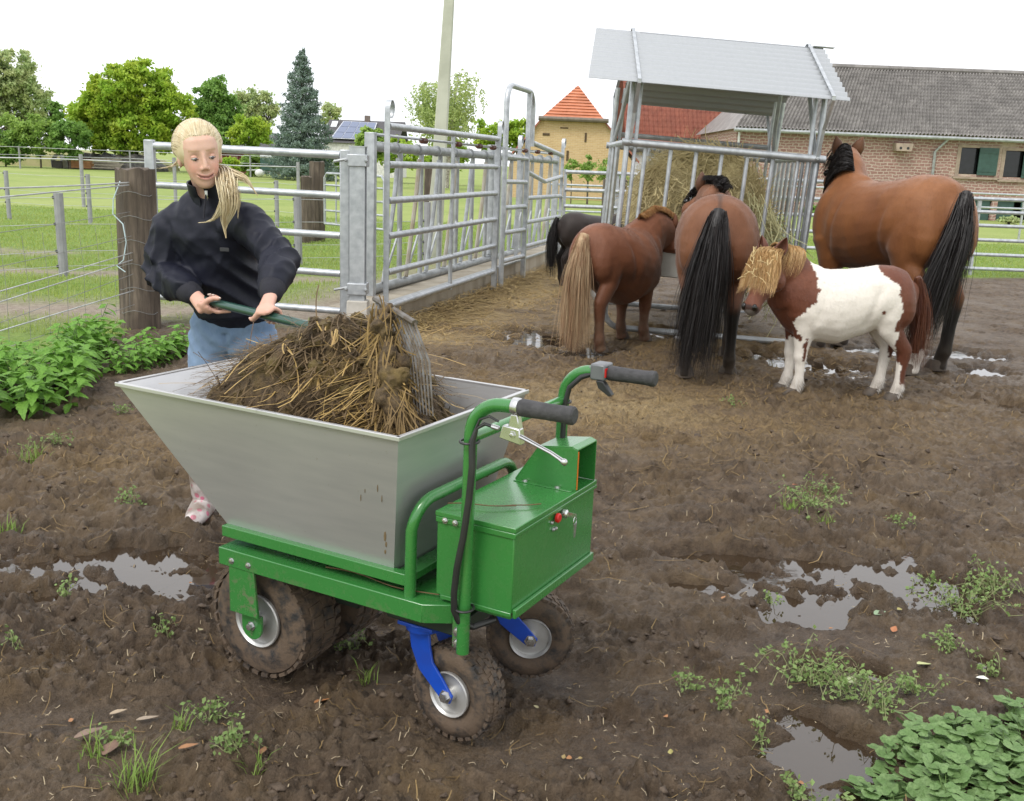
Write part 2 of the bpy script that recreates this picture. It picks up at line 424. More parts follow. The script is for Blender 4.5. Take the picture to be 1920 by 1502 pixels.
t.set(Base_Color=c, Roughness=rg, Specular_IOR_Level=.34)
t.bump(t.math('ADD', t.noise(160, 5, .7), t.math('MULTIPLY', t.noise(45, 5, .7), 1.2)), .85, .014)
ground = link('mud_ground', me, t.m, None, True, ang=180)
tag(ground, kind='structure')
# meadow to the horizon, a little below the near sheet
t = NT('meadow')
n1 = t.noise(.12, 5); n2 = t.noise(1.4, 6, .65); n3 = t.noise(9, 5, .7)
c = t.mix(t.ramp(n2, [(.3, 0), (.7, 1)]), (.19, .25, .065), (.27, .335, .095))
c = t.mix(t.ramp(n1, [(.4, 0), (.65, .7)]), c, (.31, .35, .12))
c = t.mix(t.ramp(n3, [(.5, 0), (.8, .5)]), c, (.13, .19, .04))
t.set(Base_Color=c, Roughness=.9, Specular_IOR_Level=.2); t.bump(n3, .7, .06)
mb = MB(); mb.add([(-700, -40, -.09), (700, -40, -.09), (700, 1200, -.09), (-700, 1200, -.09)], [(0, 1, 2, 3)])
tag(mb.build('meadow', t.m), kind='structure')
# standing water sheets, flat, under the mud except where it dips
t = NT('puddle_water'); t.set(Base_Color=(.035, .022, .012), Roughness=.04, IOR=1.7, Specular_IOR_Level=.5)
t.bump(t.noise(14, 2), .04, .01)
WATER = t.m
def sheet(cx, cy, rx, ry):
    mb = MB(); n = 28
    mb.add([(cx + rx * math.cos(2*PI*k/n), cy + ry * math.sin(2*PI*k/n), ZW) for k in range(n)], [tuple(range(n))])
    tag(mb.build('puddle', WATER, smooth=False), kind='structure')
_z = 0
for px, py, rx, ry in PUD:
    c = gp(px, py); _z += 1
    ZW -= .00005; sheet(c[0], c[1], rx * 2.2, ry * 2.3)
def gz(x, y): return float(height(np.array([float(x)]), np.array([float(y)]))[0])
# ================================================================== the electric barrow
BO = (-.287, 2.464, 0.0); BYAW = -.497
t = NT('green_gloss_paint'); n_ = t.noise(3, 4); z_ = t.sep(t.co())[2]
sp_ = t.math('MULTIPLY', t.ramp(t.noise(28, 6, .75), [(.52, 0), (.60, 1)]), t.ramp(z_, [(.26, .8), (.40, .05)])); sp_ = t.math('MAXIMUM', sp_, t.math('MULTIPLY', t.ramp(t.noise(90, 4, .7), [(.66, 0), (.72, .8)]), t.ramp(t.noise(4, 3), [(.4, .1), (.65, 1)])))
t.set(Base_Color=t.mix(sp_, t.mix(n_, (.036, .190, .040), (.029, .16, .033)), (.14, .115, .075)), Roughness=t.math('ADD', .27, t.math('MULTIPLY', sp_, .5)), Coat_Weight=.5, Coat_Roughness=.12); t.bump(t.noise(30, 4), .05, .002); MAT['green'] = t.m
MAT['blue'] = simple('blue_paint', (.006, .062, .42), .35, 0, (.01, .05, .33), 12, .1, 60, .002, coat=.3)
t = NT('tub_sheet_metal'); n = t.noise(5, 4, vec=t.scaled((1, 1, 8)))
t.set(Base_Color=t.mix(t.ramp(t.noise(60, 5, .7), [(.66, 0), (.73, .55)]), t.mix(t.ramp(n, [(.3, 0), (.7, 1)]), (.54, .535, .535), (.48, .48, .485)), (.30, .24, .17)), Metallic=.6, Roughness=t.ramp(t.noise(2.5, 4), [(.3, .30), (.7, .42)]))
t.bump(t.noise(3, 2), .04, .02); MAT['tub'] = t.m
t = NT('tyre_rubber_with_mud'); n = t.noise(22, 6, .7)
t.set(Base_Color=t.mix(t.ramp(n, [(.36, 0), (.55, 1)]), (.02, .019, .019), (.105, .072, .047)), Roughness=t.ramp(n, [(.3, .5), (.6, .85)]))
t.bump(t.noise(90, 5, .7), .5, .006); MAT['tyre'] = t.m
MAT['rim'] = simple('silver_rim_paint', (.58, .58, .57), .38, .55, (.42, .41, .39), 12)
MAT['grip'] = simple('grey_foam_grip', (.055, .053, .056), .8, 0, (.035, .034, .036), 60, .6, 180, .003)
MAT['red'] = simple('red_plastic', (.55, .015, .012), .3, 0, (.4, .01, .01), 30)
MAT['orange'] = simple('orange_edge', (.6, .15, .01), .5)
MAT['straw'] = simple('straw', (.40, .27, .09), .7, 0, (.25, .155, .05), 3)
BR = thing('motor_barrow', 'green electric muck barrow with a large grey metal tub standing in the mud', 'barrow', BO, BYAW)
BM = wmat(BR)
def bw(u, v, z): return np.array(BM @ Vector((u, v, z)))
VC = .21
# --- tub: thin sheet with a folded rim
def ring(u0, u1, v0, v1, z): return [V(u0, v0, z), V(u1, v0, z), V(u1, v1, z), V(u0, v1, z)]
lo = ring(-.572, 0., -.012, .432, .449); hi = ring(-.892, .083, -.116, .536, .850)
e = .004
loi = ring(-.565, -.005, -.006, .426, .454); hii = ring(-.884, .078, -.110, .530, .851)
mb = MB(); mb.add(lo + hi + loi + hii, [(0,3,2,1),(0,1,5,4),(1,2,6,5),(2,3,7,6),(3,0,4,7),(8,9,10,11),(8,12,13,9),(9,13,14,10),(10,14,15,11),(11,15,12,8),
    (4,5,13,12),(5,6,14,13),(6,7,15,14),(7,4,12,15)])
tub = mb.build('tub', MAT['tub'], BR, smooth=False, local=True)
mb = MB()
for i in range(4): 
    a, b = hi[i], hi[(i + 1) % 4]; d = unit(b - a)
    mb.bar(a - d * .006, b + d * .006, .013, .012)
mb.build('rim', MAT['tub'], tub, smooth=False, bevel=.002, local=True)
t = NT('dried_dung'); t.set(Base_Color=t.mix(t.noise(60), (.10, .065, .03), (.24, .17, .09)), Roughness=.9); MAT['dung'] = t.m
# smears of dung on the near panel: flat blobs on the metal
pn = unit(np.cross(hi[1] - lo[1], hi[0] - hi[1])); pn = pn if pn[1] < 0 else -pn
def onpanel(fu, fz): 
    a = lo[0] + (hi[0] - lo[0]) * fz; b = lo[1] + (hi[1] - lo[1]) * fz
    return a + (b - a) * fu
for fu, fz, l, w in ((.955, .27, .018, .004), (.96, .21, .010, .003), (.955, .15, .008, .003), (.93, .62, .013, .0015), (.945, .55, .012, .0012), (.86, .52, .012, .0012), (.88, .58, .007, .001)):
    mb = MB(); c = onpanel(fu, fz) + pn * .0005; d = unit(hi[1] - lo[1]); s_ = np.cross(pn, d)
    mb.ball(c, 1, 7, 5, R=np.stack([s_ * w, d * l, pn * .0012], 1)); mb.build('smear', MAT['dung'], tub, local=True)
# --- upper frame under the tub, with the bent guard tube
mb = MB()
for v0 in (-.036, .432):
    mb.box((-.585, v0, .432), (.058, v0 + .026, .464))
mb.box((-.585, -.010, .434), (-.575, .432, .462)); mb.box((.004, -.010, .434), (.057, .432, .455))
mb.build('tub_frame', MAT['green'], BR, bevel=.002, local=True)
mb = MB()
mb.tube([V(.062, -.026, .402), V(.064, -.026, .585)] + [V(.066 + .004*i, -.026 + .07*(1-math.cos(PI/2*i/6)), .59 + .076*math.sin(PI/2*i/6)) for i in range(1, 7)]
        + [V(.094, .38, .668)] + [V(.095, .38 + .08*math.sin(PI/2*i/6), .588 + .08*math.cos(PI/2*i/6)) for i in range(1, 7)] + [V(.09, .46, .40)], .0155, 14)
mb.build('guard_tube', MAT['green'], BR, local=True)
# --- folded platform
zt_, zb_ = .404, .352
top = [(-.585,-.052),(.118,-.052),(.185,-.012),(.185,.44),(.118,.478),(-.585,.478)]
mb = MB(); mb.prism([V(u, v, zt_ - .006) for u, v in top], (0, 0, .006))
for (a, b), (c, d) in zip(top, top[1:] + top[:1]):
    dv = unit(V(c - a, d - b, 0)); nv = V(-dv[1], dv[0], 0) * .005
    mb.add([V(a,b,zb_),V(c,d,zb_),V(c,d,zt_-.0005),V(a,b,zt_-.0005),V(a,b,zb_)+nv,V(c,d,zb_)+nv,V(c,d,zt_-.0005)+nv,V(a,b,zt_-.0005)+nv],
        [(0,1,2,3),(7,6,5,4),(0,4,5,1),(2,6,7,3),(1,5,6,2),(3,7,4,0)])
mb.build('platform', MAT['green'], BR, bevel=.0025, local=True)
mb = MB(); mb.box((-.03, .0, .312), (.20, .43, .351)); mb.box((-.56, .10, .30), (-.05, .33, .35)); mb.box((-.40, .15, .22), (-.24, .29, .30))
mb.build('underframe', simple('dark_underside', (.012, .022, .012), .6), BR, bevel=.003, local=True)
# --- wheels
def wheel(c, ax, R_, w, rr, tread, parent, name, bead=.8):
    """tyre of radius R_ and width w whose outer face centre is c, axle direction ax pointing inward"""
    ax = unit(ax); wh = MB(); h = w
    prof = [(rr * .98, .012), (rr + .012, .004), (rr + (R_ - rr) * .45, -.004), (R_ * .93, h * .05), (R_ * .985, h * .16), (R_, h * .34), (R_ * 1.004, h * .5), (R_, h * .66), (R_ * .985, h * .84), (R_ * .93, h * .95), (rr + (R_ - rr) * .45, h + .004), (rr + .012, h - .004), (rr * .98, h - .012)]
    wh.lathe(prof, c, ax, 48)
    d, a, b = frame(ax)
    nb = tread[0]
    for i in range(nb):
        for j, (f0, f1, ph) in enumerate(tread[1]):
            th = 2 * PI * (i + ph) / nb; er = a * math.cos(th) + b * math.sin(th); et = -a * math.sin(th) + b * math.cos(th)
            p0 = c + d * (h * f0) + er * (R_ * (.985 if f0 < .1 or f1 > .9 else 1.0)); hw = PI * R_ / nb * .66
            o2 = d * h * (f1 - f0)
            sk = et * hw * .5 * (1 if j % 2 else -1)
            lo_ = [p0 - et * hw - er * .006, p0 + et * hw - er * .006, p0 + et * hw + o2 + sk - er * .006, p0 - et * hw + o2 + sk - er * .006]
            wh.hexa(lo_ + [q + er * .0095 for q in lo_])
    ty = wh.build(name, MAT['tyre'], parent, local=True, ang=40)
    rm = MB(); rm.lathe([(rr * .98, .010), (rr * 1.03, -.002), (rr * 1.0, -.006), (rr * .92, .0), (rr * .88, .022), (rr * .62, .030), (rr * .55, .020), (rr * .30, .016), (rr * .29, -.012), (rr * .16, -.014), (.002, -.014)], c, ax, 40)
    ro = rm.build('rim', MAT['rim'], parent, local=True, ang=30)
    for k in range(5):
        th = 2 * PI * (k + .3) / 5; p = c + d * .026 + (a * math.cos(th) + b * math.sin(th)) * rr * .74
        q = MB(); q.lathe([(.0065, -.006), (.0065, .004), (.002, .004)], p, d, 6); q.build('rim_bolt', MAT['chrome'], ro, local=True)
    return ty
def hexbolt(p, d, r, h, parent):
    mb = MB(); mb.lathe([(r * 1.5, 0), (r * 1.5, .0025), (r, .0026), (r, h), (r * .5, h + .001)], p, d, 6); mb.build('bolt', MAT['chrome'], parent, local=True, ang=20)
TR_D = (30, [(.02, .17, 0), (.22, .48, .5), (.52, .78, 0), (.83, .98, .5)])
TR_C = (30, [(.04, .24, 0), (.28, .49, .5), (.51, .72, 0), (.76, .96, .5)])
for sgn in (1, -1):
    v0 = .004 if sgn == 1 else .416
    ty = wheel(V(-.494, v0, .176), V(0, sgn, 0), .178, .165, .080, TR_D, BR, 'drive_wheel_tyre')
    br = MB(); vv = v0 - sgn * .054
    br.hexa([V(-.548, vv, .215), V(-.442, vv, .215), V(-.442, vv + .008, .215), V(-.548, vv + .008, .215), V(-.548, vv, .392), V(-.458, vv, .392), V(-.458, vv + .008, .392), V(-.548, vv + .008, .392)])
    w2 = v0 - sgn * .026
    br.hexa([V(-.545, vv, .216), V(-.445, vv, .216), V(-.445, vv + .008, .216), V(-.545, vv + .008, .216)][::-1] + [V(-.530, w2, .205), V(-.455, w2, .205), V(-.455, w2 + .008, .205), V(-.530, w2 + .008, .205)][::-1])
    pl = [V(-.53, w2, .206), V(-.455, w2, .206)] + [V(-.4925 + .0375 * math.cos(a_), w2, .165 - .0375 * math.sin(a_)) for a_ in np.linspace(0, PI, 9)]
    br.prism(pl, (0, .008, 0))
    b_ = br.build('wheel_bracket', MAT['green'], BR, local=True, bevel=.001)
    hexbolt(V(-.4925, w2 - sgn * .0005 + (.008 if sgn < 0 else 0), .170), V(0, -sgn, 0), .010, .014, b_)
    for uu in (-.535, -.472): hexbolt(V(uu, vv + (.008 if sgn < 0 else 0), .372), V(0, -sgn, 0), .007, .007, b_)
def caster(cu, cv, ang, pu, pv):
    """swivel wheel: wheel centre (cu, cv), pivot (pu, pv)"""
    ax = V(math.sin(ang), math.cos(ang), 0); fw = V(math.cos(ang), -math.sin(ang), 0)
    c = V(cu, cv, .124)
    wheel(c - ax * .040, ax, .130, .080, .062, TR_C, BR, 'caster_tyre')
    fk = MB(); fk.lathe([(.03, .285), (.052, .287), (.052, .308), (.04, .311)], V(pu, pv, 0), V(0, 0, 1), 20)
    fk.box((pu - .055, pv - .05, .300), (pu + .055, pv + .05, .3105))
    for sd in (-1, 1):
        path = [(-.30, .295, .034), (-.28, .24, .033), (-.22, .19, .028), (-.10, .155, .024), (0, .124, .02), (.05, .118, .012)]
        prevs = []
        for f_, z_, hw in path:
            q = V(pu, pv, 0) * (0) + V(c[0], c[1], 0) + ax * sd * .052 + V(0, 0, z_)
            base = V(pu, pv, 0) - V(c[0], c[1], 0); base = base - ax * np.dot(base, ax)
            q = q + base * (-f_ / .30) if f_ < 0 else q + fw * f_ * .35
            prevs.append((q, hw))
        rings = []
        for i, (q, hw) in enumerate(prevs):
            tdir = unit(prevs[min(i+1, 5)][0] - prevs[max(i-1, 0)][0]); nn = unit(np.cross(tdir, ax))
            rings.append([q - nn * hw - ax * .004, q + nn * hw - ax * .004, q + nn * hw + ax * .004, q - nn * hw + ax * .004])
        fk.loft(rings)
    fo = fk.build('caster_fork', MAT['blue'], BR, local=True, bevel=.0015)
    hexbolt(c - ax * .056, -ax, .013, .012, fo)
    mb = MB(); mb.lathe([(.012, -.05), (.012, .05)], c, ax, 12); mb.build('axle', MAT['chrome'], fo, local=True)
caster(.158, .070, .10, .060, .050)
caster(.165, .470, -.50, .080, .430)
# --- battery box
mb = MB(); mb.box((.128, -.006, .420), (.351, .462, .632)); mb.box((.20, .0, .40), (.345, .455, .4205))
bx = mb.build('battery_box', MAT['green'], BR, bevel=.003, local=True)
mb = MB(); mb.box((.124, -.010, .6325), (.356, .467, .646)); mb.box((.3515, -.010, .622), (.357, .467, .6322)); mb.box((.126, -.0105, .617), (.356, -.0065, .6323))
ld = mb.build('lid', MAT['green'], bx, bevel=.002, local=True)
for uu in (.155, .30): hexbolt(V(uu, -.0105, .626) if uu < .2 else V(.185, -.0105, .626), V(0, -1, 0), .006, .006, ld)
mb = MB(); mb.box((.352, -.004, .408), (.362, .460, .432)); mb.box((.145, -.012, .412), (.351, -.0065, .424)); mb.build('flange', MAT['green'], bx, bevel=.002, local=True)
# hood over the plug, open towards the handles
prof = [(.165, .6465), (.235, .752), (.335, .766), (.352, .760), (.352, .6465)]
mb = MB()
for v0 in (.335, .4565): mb.prism([V(u, v0, z) for u, z in prof], (0, .0025, 0))
for (a, b), (c, d) in zip(prof[:3], prof[1:4]): 
    mb.hexa([V(a, .335, b), V(c, .335, d), V(c, .459, d), V(a, .459, b), V(a - .001, .335, b + .0035), V(c - .001, .335, d + .0035), V(c - .001, .459, d + .0035), V(a - .001, .459, b + .0035)])
mb.box((.168, .318, .6462), (.345, .3345, .6485))
hd = mb.build('hood', MAT['green'], bx, bevel=.0008, local=True)
mb = MB(); mb.box((.3525, .336, .65), (.3545, .3395, .757)); mb.build('hood_edge', MAT['orange'], hd, local=True)
for uu in (.20, .30): hexbolt(V(uu, .327, .6485), V(0, 0, 1), .006, .004, hd)
mb = MB(); mb.lathe([(.013, 0), (.013, .006), (.010, .009)], V(.357, .215, .608), V(1, 0, 0), 16); mb.build('indicator_lamp', MAT['red'], bx, local=True)
for dv, dz in ((-.022, .0), (.004, -.024), (-.012, -.022)):
    hexbolt(V(.352, .215 + dv, .600 + dz), V(1, 0, 0), .004, .005, bx)
mb = MB(); mb.lathe([(.012, 0), (.012, .010), (.007, .014)], V(.357, .252, .609), V(1, 0, 0), 16); lk = mb.build('key_switch', MAT['chrome'], bx, local=True)
mb = MB(); mb.box((.371, .2505, .603), (.395, .2535, .615)); mb.tube([V(.392, .252 + .009*math.cos(a_), .594 + .012*math.sin(a_)) for a_ in np.linspace(0, 2*PI, 15)], .0012, 5)
mb.hexa([V(.390, .250, .548), V(.393, .250, .548), V(.393, .256, .55), V(.390, .256, .55), V(.389, .248, .585), V(.394, .248, .585), V(.394, .262, .588), V(.389, .262, .588)])
mb.build('key', MAT['chrome'], lk, local=True)
# --- handles
def handle(v, z0):
    mb = MB(); zt = .955
    pts = [V(.235, v, z0), V(.238, v, .6), V(.241, v, zt - .085)] + [V(.241 + .085*(1-math.cos(PI/2*i/8)), v, zt - .085 + .085*math.sin(PI/2*i/8)) for i in range(1, 9)] + [V(.372, v, zt + .002)]
    mb.tube(pts, .0165, 16); return mb.build('handle_tube', MAT['green'], BR, local=True)
h1 = handle(-.042, .300); h2 = handle(.462, .36)
for v in (-.042, .462):
    mb = MB(); mb.tube([V(.372, v, .957), V(.376, v, .957), V(.40, v, .957), V(.44, v, .957), V(.49, v, .9575), V(.497, v, .9575), V(.508, v, .9575), V(.512, v, .9575)], [.0185, .021, .0205, .0195, .020, .022, .0215, .017], 18)
    mb.build('grip', MAT['grip'], h1 if v < 0 else h2, local=True)
mb = MB(); mb.tube([V(.241, -.04, .862), V(.241, .46, .862)], .0135, 12); mb.build('crossbar', MAT['green'], BR, local=True)
mb = MB(); mb.box((.195, -.030, .300), (.222, -.012, .39)); mb.build('tube_clamp', MAT['green'], h1, bevel=.002, local=True)
for z_ in (.345, .313): hexbolt(V(.212, -.030, z_), V(0, -1, 0), .0095, .009, h1)
# brake lever
mb = MB(); mb.lathe([(.0205, 0), (.0215, .003), (.0215, .017), (.0205, .02)], V(.352, -.042, .957), V(1, 0, 0), 20)
mb.hexa([V(.346, -.054, .905), V(.378, -.054, .905), V(.378, -.034, .905), V(.346, -.034, .905), V(.353, -.054, .94), V(.371, -.054, .94), V(.371, -.034, .94), V(.353, -.034, .94)])
mb.hexa([V(.325, -.058, .880), V(.385, -.058, .870), V(.385, -.036, .870), V(.325, -.036, .880), V(.335, -.058, .912), V(.380, -.058, .908), V(.380, -.036, .908), V(.335, -.036, .912)])
mb.tube([V(.322, -.048, .899), V(.300, -.048, .902)], .006, 10)
lv = mb.build('brake_lever_bracket', MAT['chrome'], h1, bevel=.0025, local=True)
mb = MB(); mb.tube([V(.372, -.05, .892), V(.395, -.055, .888), V(.43, -.058, .878), V(.465, -.06, .868), V(.487, -.06, .858), V(.497, -.06, .853)], [.007, .0062, .0055, .0055, .006, .0075], 10, flat=.8); mb.ball(V(.499, -.06, .852), .0085)
mb.build('brake_lever', MAT['chrome'], lv, local=True)
hexbolt(V(.362, -.058, .893), V(0, -1, 0), .006, .004, lv)
# throttle on the far handle
mb = MB(); mb.box((.330, .432, .937), (.374, .492, .982)); mb.box((.316, .45, .945), (.330, .474, .97))
th_ = mb.build('throttle_box', simple('grey_switch_box', (.16, .165, .175), .35, .2), h2, bevel=.005, local=True)
mb = MB(); mb.prism([V(.352, .425, .938), V(.374, .425, .938), V(.402, .425, .903), V(.392, .425, .899), V(.360, .425, .918)], (0, .02, 0)); mb.build('throttle_paddle', MAT['black_plastic'], th_, bevel=.002, local=True)
mb = MB(); mb.box((.3735, .434, .948), (.3765, .452, .972)); mb.build('display', MAT['red'], th_, local=True)
# cables
mb = MB(); mb.tube([V(.300, -.048, .902), V(.283, -.05, .905), V(.265, -.056, .892), V(.257, -.062, .86), V(.262, -.066, .80), V(.258, -.070, .72), V(.246, -.072, .62), V(.232, -.074, .54), V(.224, -.072, .47), V(.222, -.066, .42), V(.228, -.055, .39), V(.25, -.02, .365), V(.285, .03, .375)], [.0045]*3 + [.0085]*10, 10)
mb.tube([V(.318, -.045, .915), V(.295, -.05, .925), V(.272, -.055, .915), V(.259, -.06, .88)], .003, 8)
mb.build('brake_cable', MAT['black_plastic'], h1, local=True)
mb = MB(); mb.tube([V(.325, .452, .948), V(.30, .445, .938), V(.268, .44, .905), V(.258, .438, .86), V(.256, .438, .78), V(.256, .438, .66)], .0075, 10); mb.build('throttle_cable', MAT['black_plastic'], h2, local=True)
for z_, v in ((.855, -.042), (.425, -.042), (.858, .462)):
    mb = MB(); mb.tube([V(.242 + .022*math.cos(a_), v - .006 + .026*math.sin(a_), z_) for a_ in np.linspace(0, 2*PI, 17)], .0032, 6); mb.build('cable_tie', MAT['black_plastic'], h1 if v < 0 else h2, local=True)
# ================================================================== steel fences and gates
GALV, GDULL = MAT['galv'], MAT['galv_dull']
def fpt(s, n, z): q = FA + FD * s + FN * n; return V(q[0], q[1], z)
# concrete kerb under the feed fence
t = NT('stained_concrete'); n_ = t.noise(3, 6, vec=t.scaled((1, 1, .3))); n2 = t.noise(30, 6, .7)
t.set(Base_Color=t.mix(t.ramp(n_, [(.35, 0), (.65, 1)]), t.mix(n2, (.46, .41, .33), (.38, .34, .27)), (.27, .23, .17)), Roughness=.9); t.bump(n2, .5, .01)
KERB = t.m
kb = thing('feed_kerb', 'low stained concrete kerb running under the feed fence', 'kerb', fpt(0, -.15, 0))
mb = MB(); L = 9.4
mb.hexa([fpt(.12,-.42,-.1), fpt(L,-.42,-.1), fpt(L,.02,-.1), fpt(.12,.02,-.1), fpt(.12,-.42,.215), fpt(L,-.42,.245), fpt(L,.0,.245), fpt(.12,.0,.215)])
mb.build('wall', KERB, kb, bevel=.012)
mb = MB(); mb.bar(fpt(.3,.012,.225), fpt(L,.012,.255), .05, .02); mb.build('edge_strip', GDULL, kb)
# big H-section post on a concrete foot
gpst = thing('gate_post', 'thick galvanised steel gate post on a concrete foot behind the muck heap', 'post', fpt(-.06, -.06, 0))
c = fpt(-.06, -.06, 0)
mb = MB(); _, sd, _ = frame(V(FD[0], FD[1], 0))
for o_ in (-.05, .05): mb.bar(c + sd*0 + V(FD[0], FD[1], 0)*0 + V(.0, o_, .30), c + V(0, o_, 1.60), .13, .012, up=(0, 1, 0))
mb.bar(c + V(0, 0, .30), c + V(0, 0, 1.60), .010, .09, up=(0, 1, 0)); mb.box(c + V(-.07, -.06, 1.60), c + V(.07, .06, 1.608))
mb.build('column', GALV, gpst, smooth=False)
for z_ in (1.44, .36): mb = MB(); mb.box(c + V(-.085, -.075, z_), c + V(.085, .075, z_ + .10)); mb.build('clamp', GALV, gpst, bevel=.006)
for z_ in (1.49, .41):
    for xx in (-.09, .08): 
        q = MB(); q.lathe([(.016, 0), (.016, .012), (.008, .02)], c + V(xx, -.076, z_), V(0, -1, 0), 6); q.build('bolt', GDULL, gpst)
mb = MB(); mb.hexa([c + V(-.095,-.09,-.1), c + V(.10,-.09,-.1), c + V(.10,.09,-.1), c + V(-.095,.09,-.1), c + V(-.085,-.08,.31), c + V(.09,-.08,.31), c + V(.09,.08,.31), c + V(-.085,.08,.31)])
mb.build('foot', simple('pale_concrete', (.50, .47, .42), .9, 0, (.38, .36, .31), 6, .3, 40), gpst, bevel=.01)
for z_ in (1.5, .42): mb = MB(); mb.tube([c + V(-.085, -.03, z_), c + V(-.20, -.03, z_ - .025)], .012, 8); mb.build('hinge_pin', GDULL, gpst)
def loop(s, n, z0, z1, name, par):
    """flat steel strip looped over at the top of an upright"""
    mb = MB(); ww = .05; pts = [fpt(s, n, z0), fpt(s, n, z1 - .10)]
    for i in range(0, 13):
        a_ = PI - i * PI * 1.35 / 12; pts.append(fpt(s + .055 + .055 * math.cos(a_), n, z1 - .055 + .075 * math.sin(a_)))
    rings = []
    for i, p in enumerate(pts):
        t_ = unit(pts[min(i+1, len(pts)-1)] - pts[max(i-1, 0)]); side = V(FN[0], FN[1], 0); nn = unit(np.cross(t_, side))
        w_ = ww * (1 if i < 10 else 1 - (i - 10) * .11)
        rings.append([p - side*w_/2 - nn*.004, p + side*w_/2 - nn*.004, p + side*w_/2 + nn*.004, p - side*w_/2 + nn*.004])
    mb.loft(rings); return mb.build(name, GALV, par)
# front barrier: posts with looped heads, six rails
fb = thing('rail_barrier', 'tall galvanised barrier of six tube rails beside the concrete kerb', 'barrier', fpt(1.9, .12, 0))
RZ = [1.785, 1.465, 1.16, .855, .54, .235]
for s_ in (.14, 3.66): loop(s_, .12, .22 if s_ < 1 else .03, 1.98, 'post', fb)
mb = MB(); mb.box(fpt(3.60, .12, 0) - V(.03, .03, -.02), fpt(3.60, .12, 1.80) + V(.03, .03, 0)); mb.build('post', GALV, fb, bevel=.004)
for z_ in RZ:
    mb = MB(); mb.tube([fpt(.16, .12, z_), fpt(1.9, .12, z_ + .004), fpt(3.62, .12, z_ + .01)], .030, 12); mb.build('rail', GALV, fb)
mb = MB(); mb.tube([fpt(1.93, .12, .2), fpt(1.93, .12, 1.78)], .022, 10); mb.build('brace', GALV, fb)
mb = MB(); mb.tube([fpt(.2, .12, 1.70), fpt(7.1, .12, 1.70)], .008, 6); mb.build('wire', GDULL, fb)
t_ins = simple('brown_insulator', (.10, .03, .018), .4)
for s_ in (1.05, 2.1, 2.85, 3.4, 4.9, 5.6, 6.4):
    mb = MB()
    for k in range(4): mb.lathe([(.012, -.01), (.028, -.006), (.028, .006), (.012, .01)], fpt(s_ - .05 + k * .033, .12, 1.69), V(FD[0], FD[1], 0), 10)
    mb.build('insulator', t_ins, fb)
# man-pass with a tall hoop and short rails
mp = thing('passage_gate', 'narrow galvanised walk-through with a tall arched hoop above it', 'gate', fpt(4.5, .12, 0))
zt = 2.44; hp = [fpt(3.93, .12, .02), fpt(3.93, .12, zt - .22)] + [fpt(3.93 + .22 - .22*math.cos(PI/2*i/6), .12, zt - .22 + .22*math.sin(PI/2*i/6)) for i in range(1, 7)]
hp += [fpt(5.02, .12, zt)] + [fpt(5.02 + .22*math.sin(PI/2*i/6), .12, zt - .22 + .22*math.cos(PI/2*i/6)) for i in range(1, 7)] + [fpt(5.24, .12, 1.75)]
mb = MB(); mb.tube(hp, .034, 12); mb.build('hoop', GALV, mp)
mb = MB(); mb.bar(fpt(5.04, .12, .02), fpt(5.04, .12, 2.42), .06, .06, up=(FD[0], FD[1], 0)); mb.build('upright', GALV, mp, bevel=.004)
for z_ in (1.60, 1.30, .985, .68, .33):
    mb = MB(); mb.tube([fpt(3.97, .12, z_), fpt(5.02, .12, z_ - .01)], .03, 10); mb.build('rail', GALV, mp)
loop(4.85, .06, .3, 1.86, 'strip_post', mp)
# far end panel
ep = thing('end_barrier', 'short galvanised barrier beyond the tall hoop, its top rail sloping down', 'barrier', fpt(6.3, .12, 0))
mb = MB(); mb.tube([fpt(5.28, .12, 1.80), fpt(7.2, .12, 1.67)], .034, 10); mb.build('rail', GALV, ep)
for z_, z2 in ((1.42, 1.36), (1.08, 1.07), (.76, .76), (.44, .44)):
    mb = MB(); mb.tube([fpt(5.08, .12, z_), fpt(6.1, .12, (z_ + z2) / 2 - (.1 if z_ > 1.4 else 0)), fpt(7.2, .12, z2)], .03, 10); mb.build('rail', GALV, ep)
loop(7.22, .12, .02, 1.90, 'post', ep)
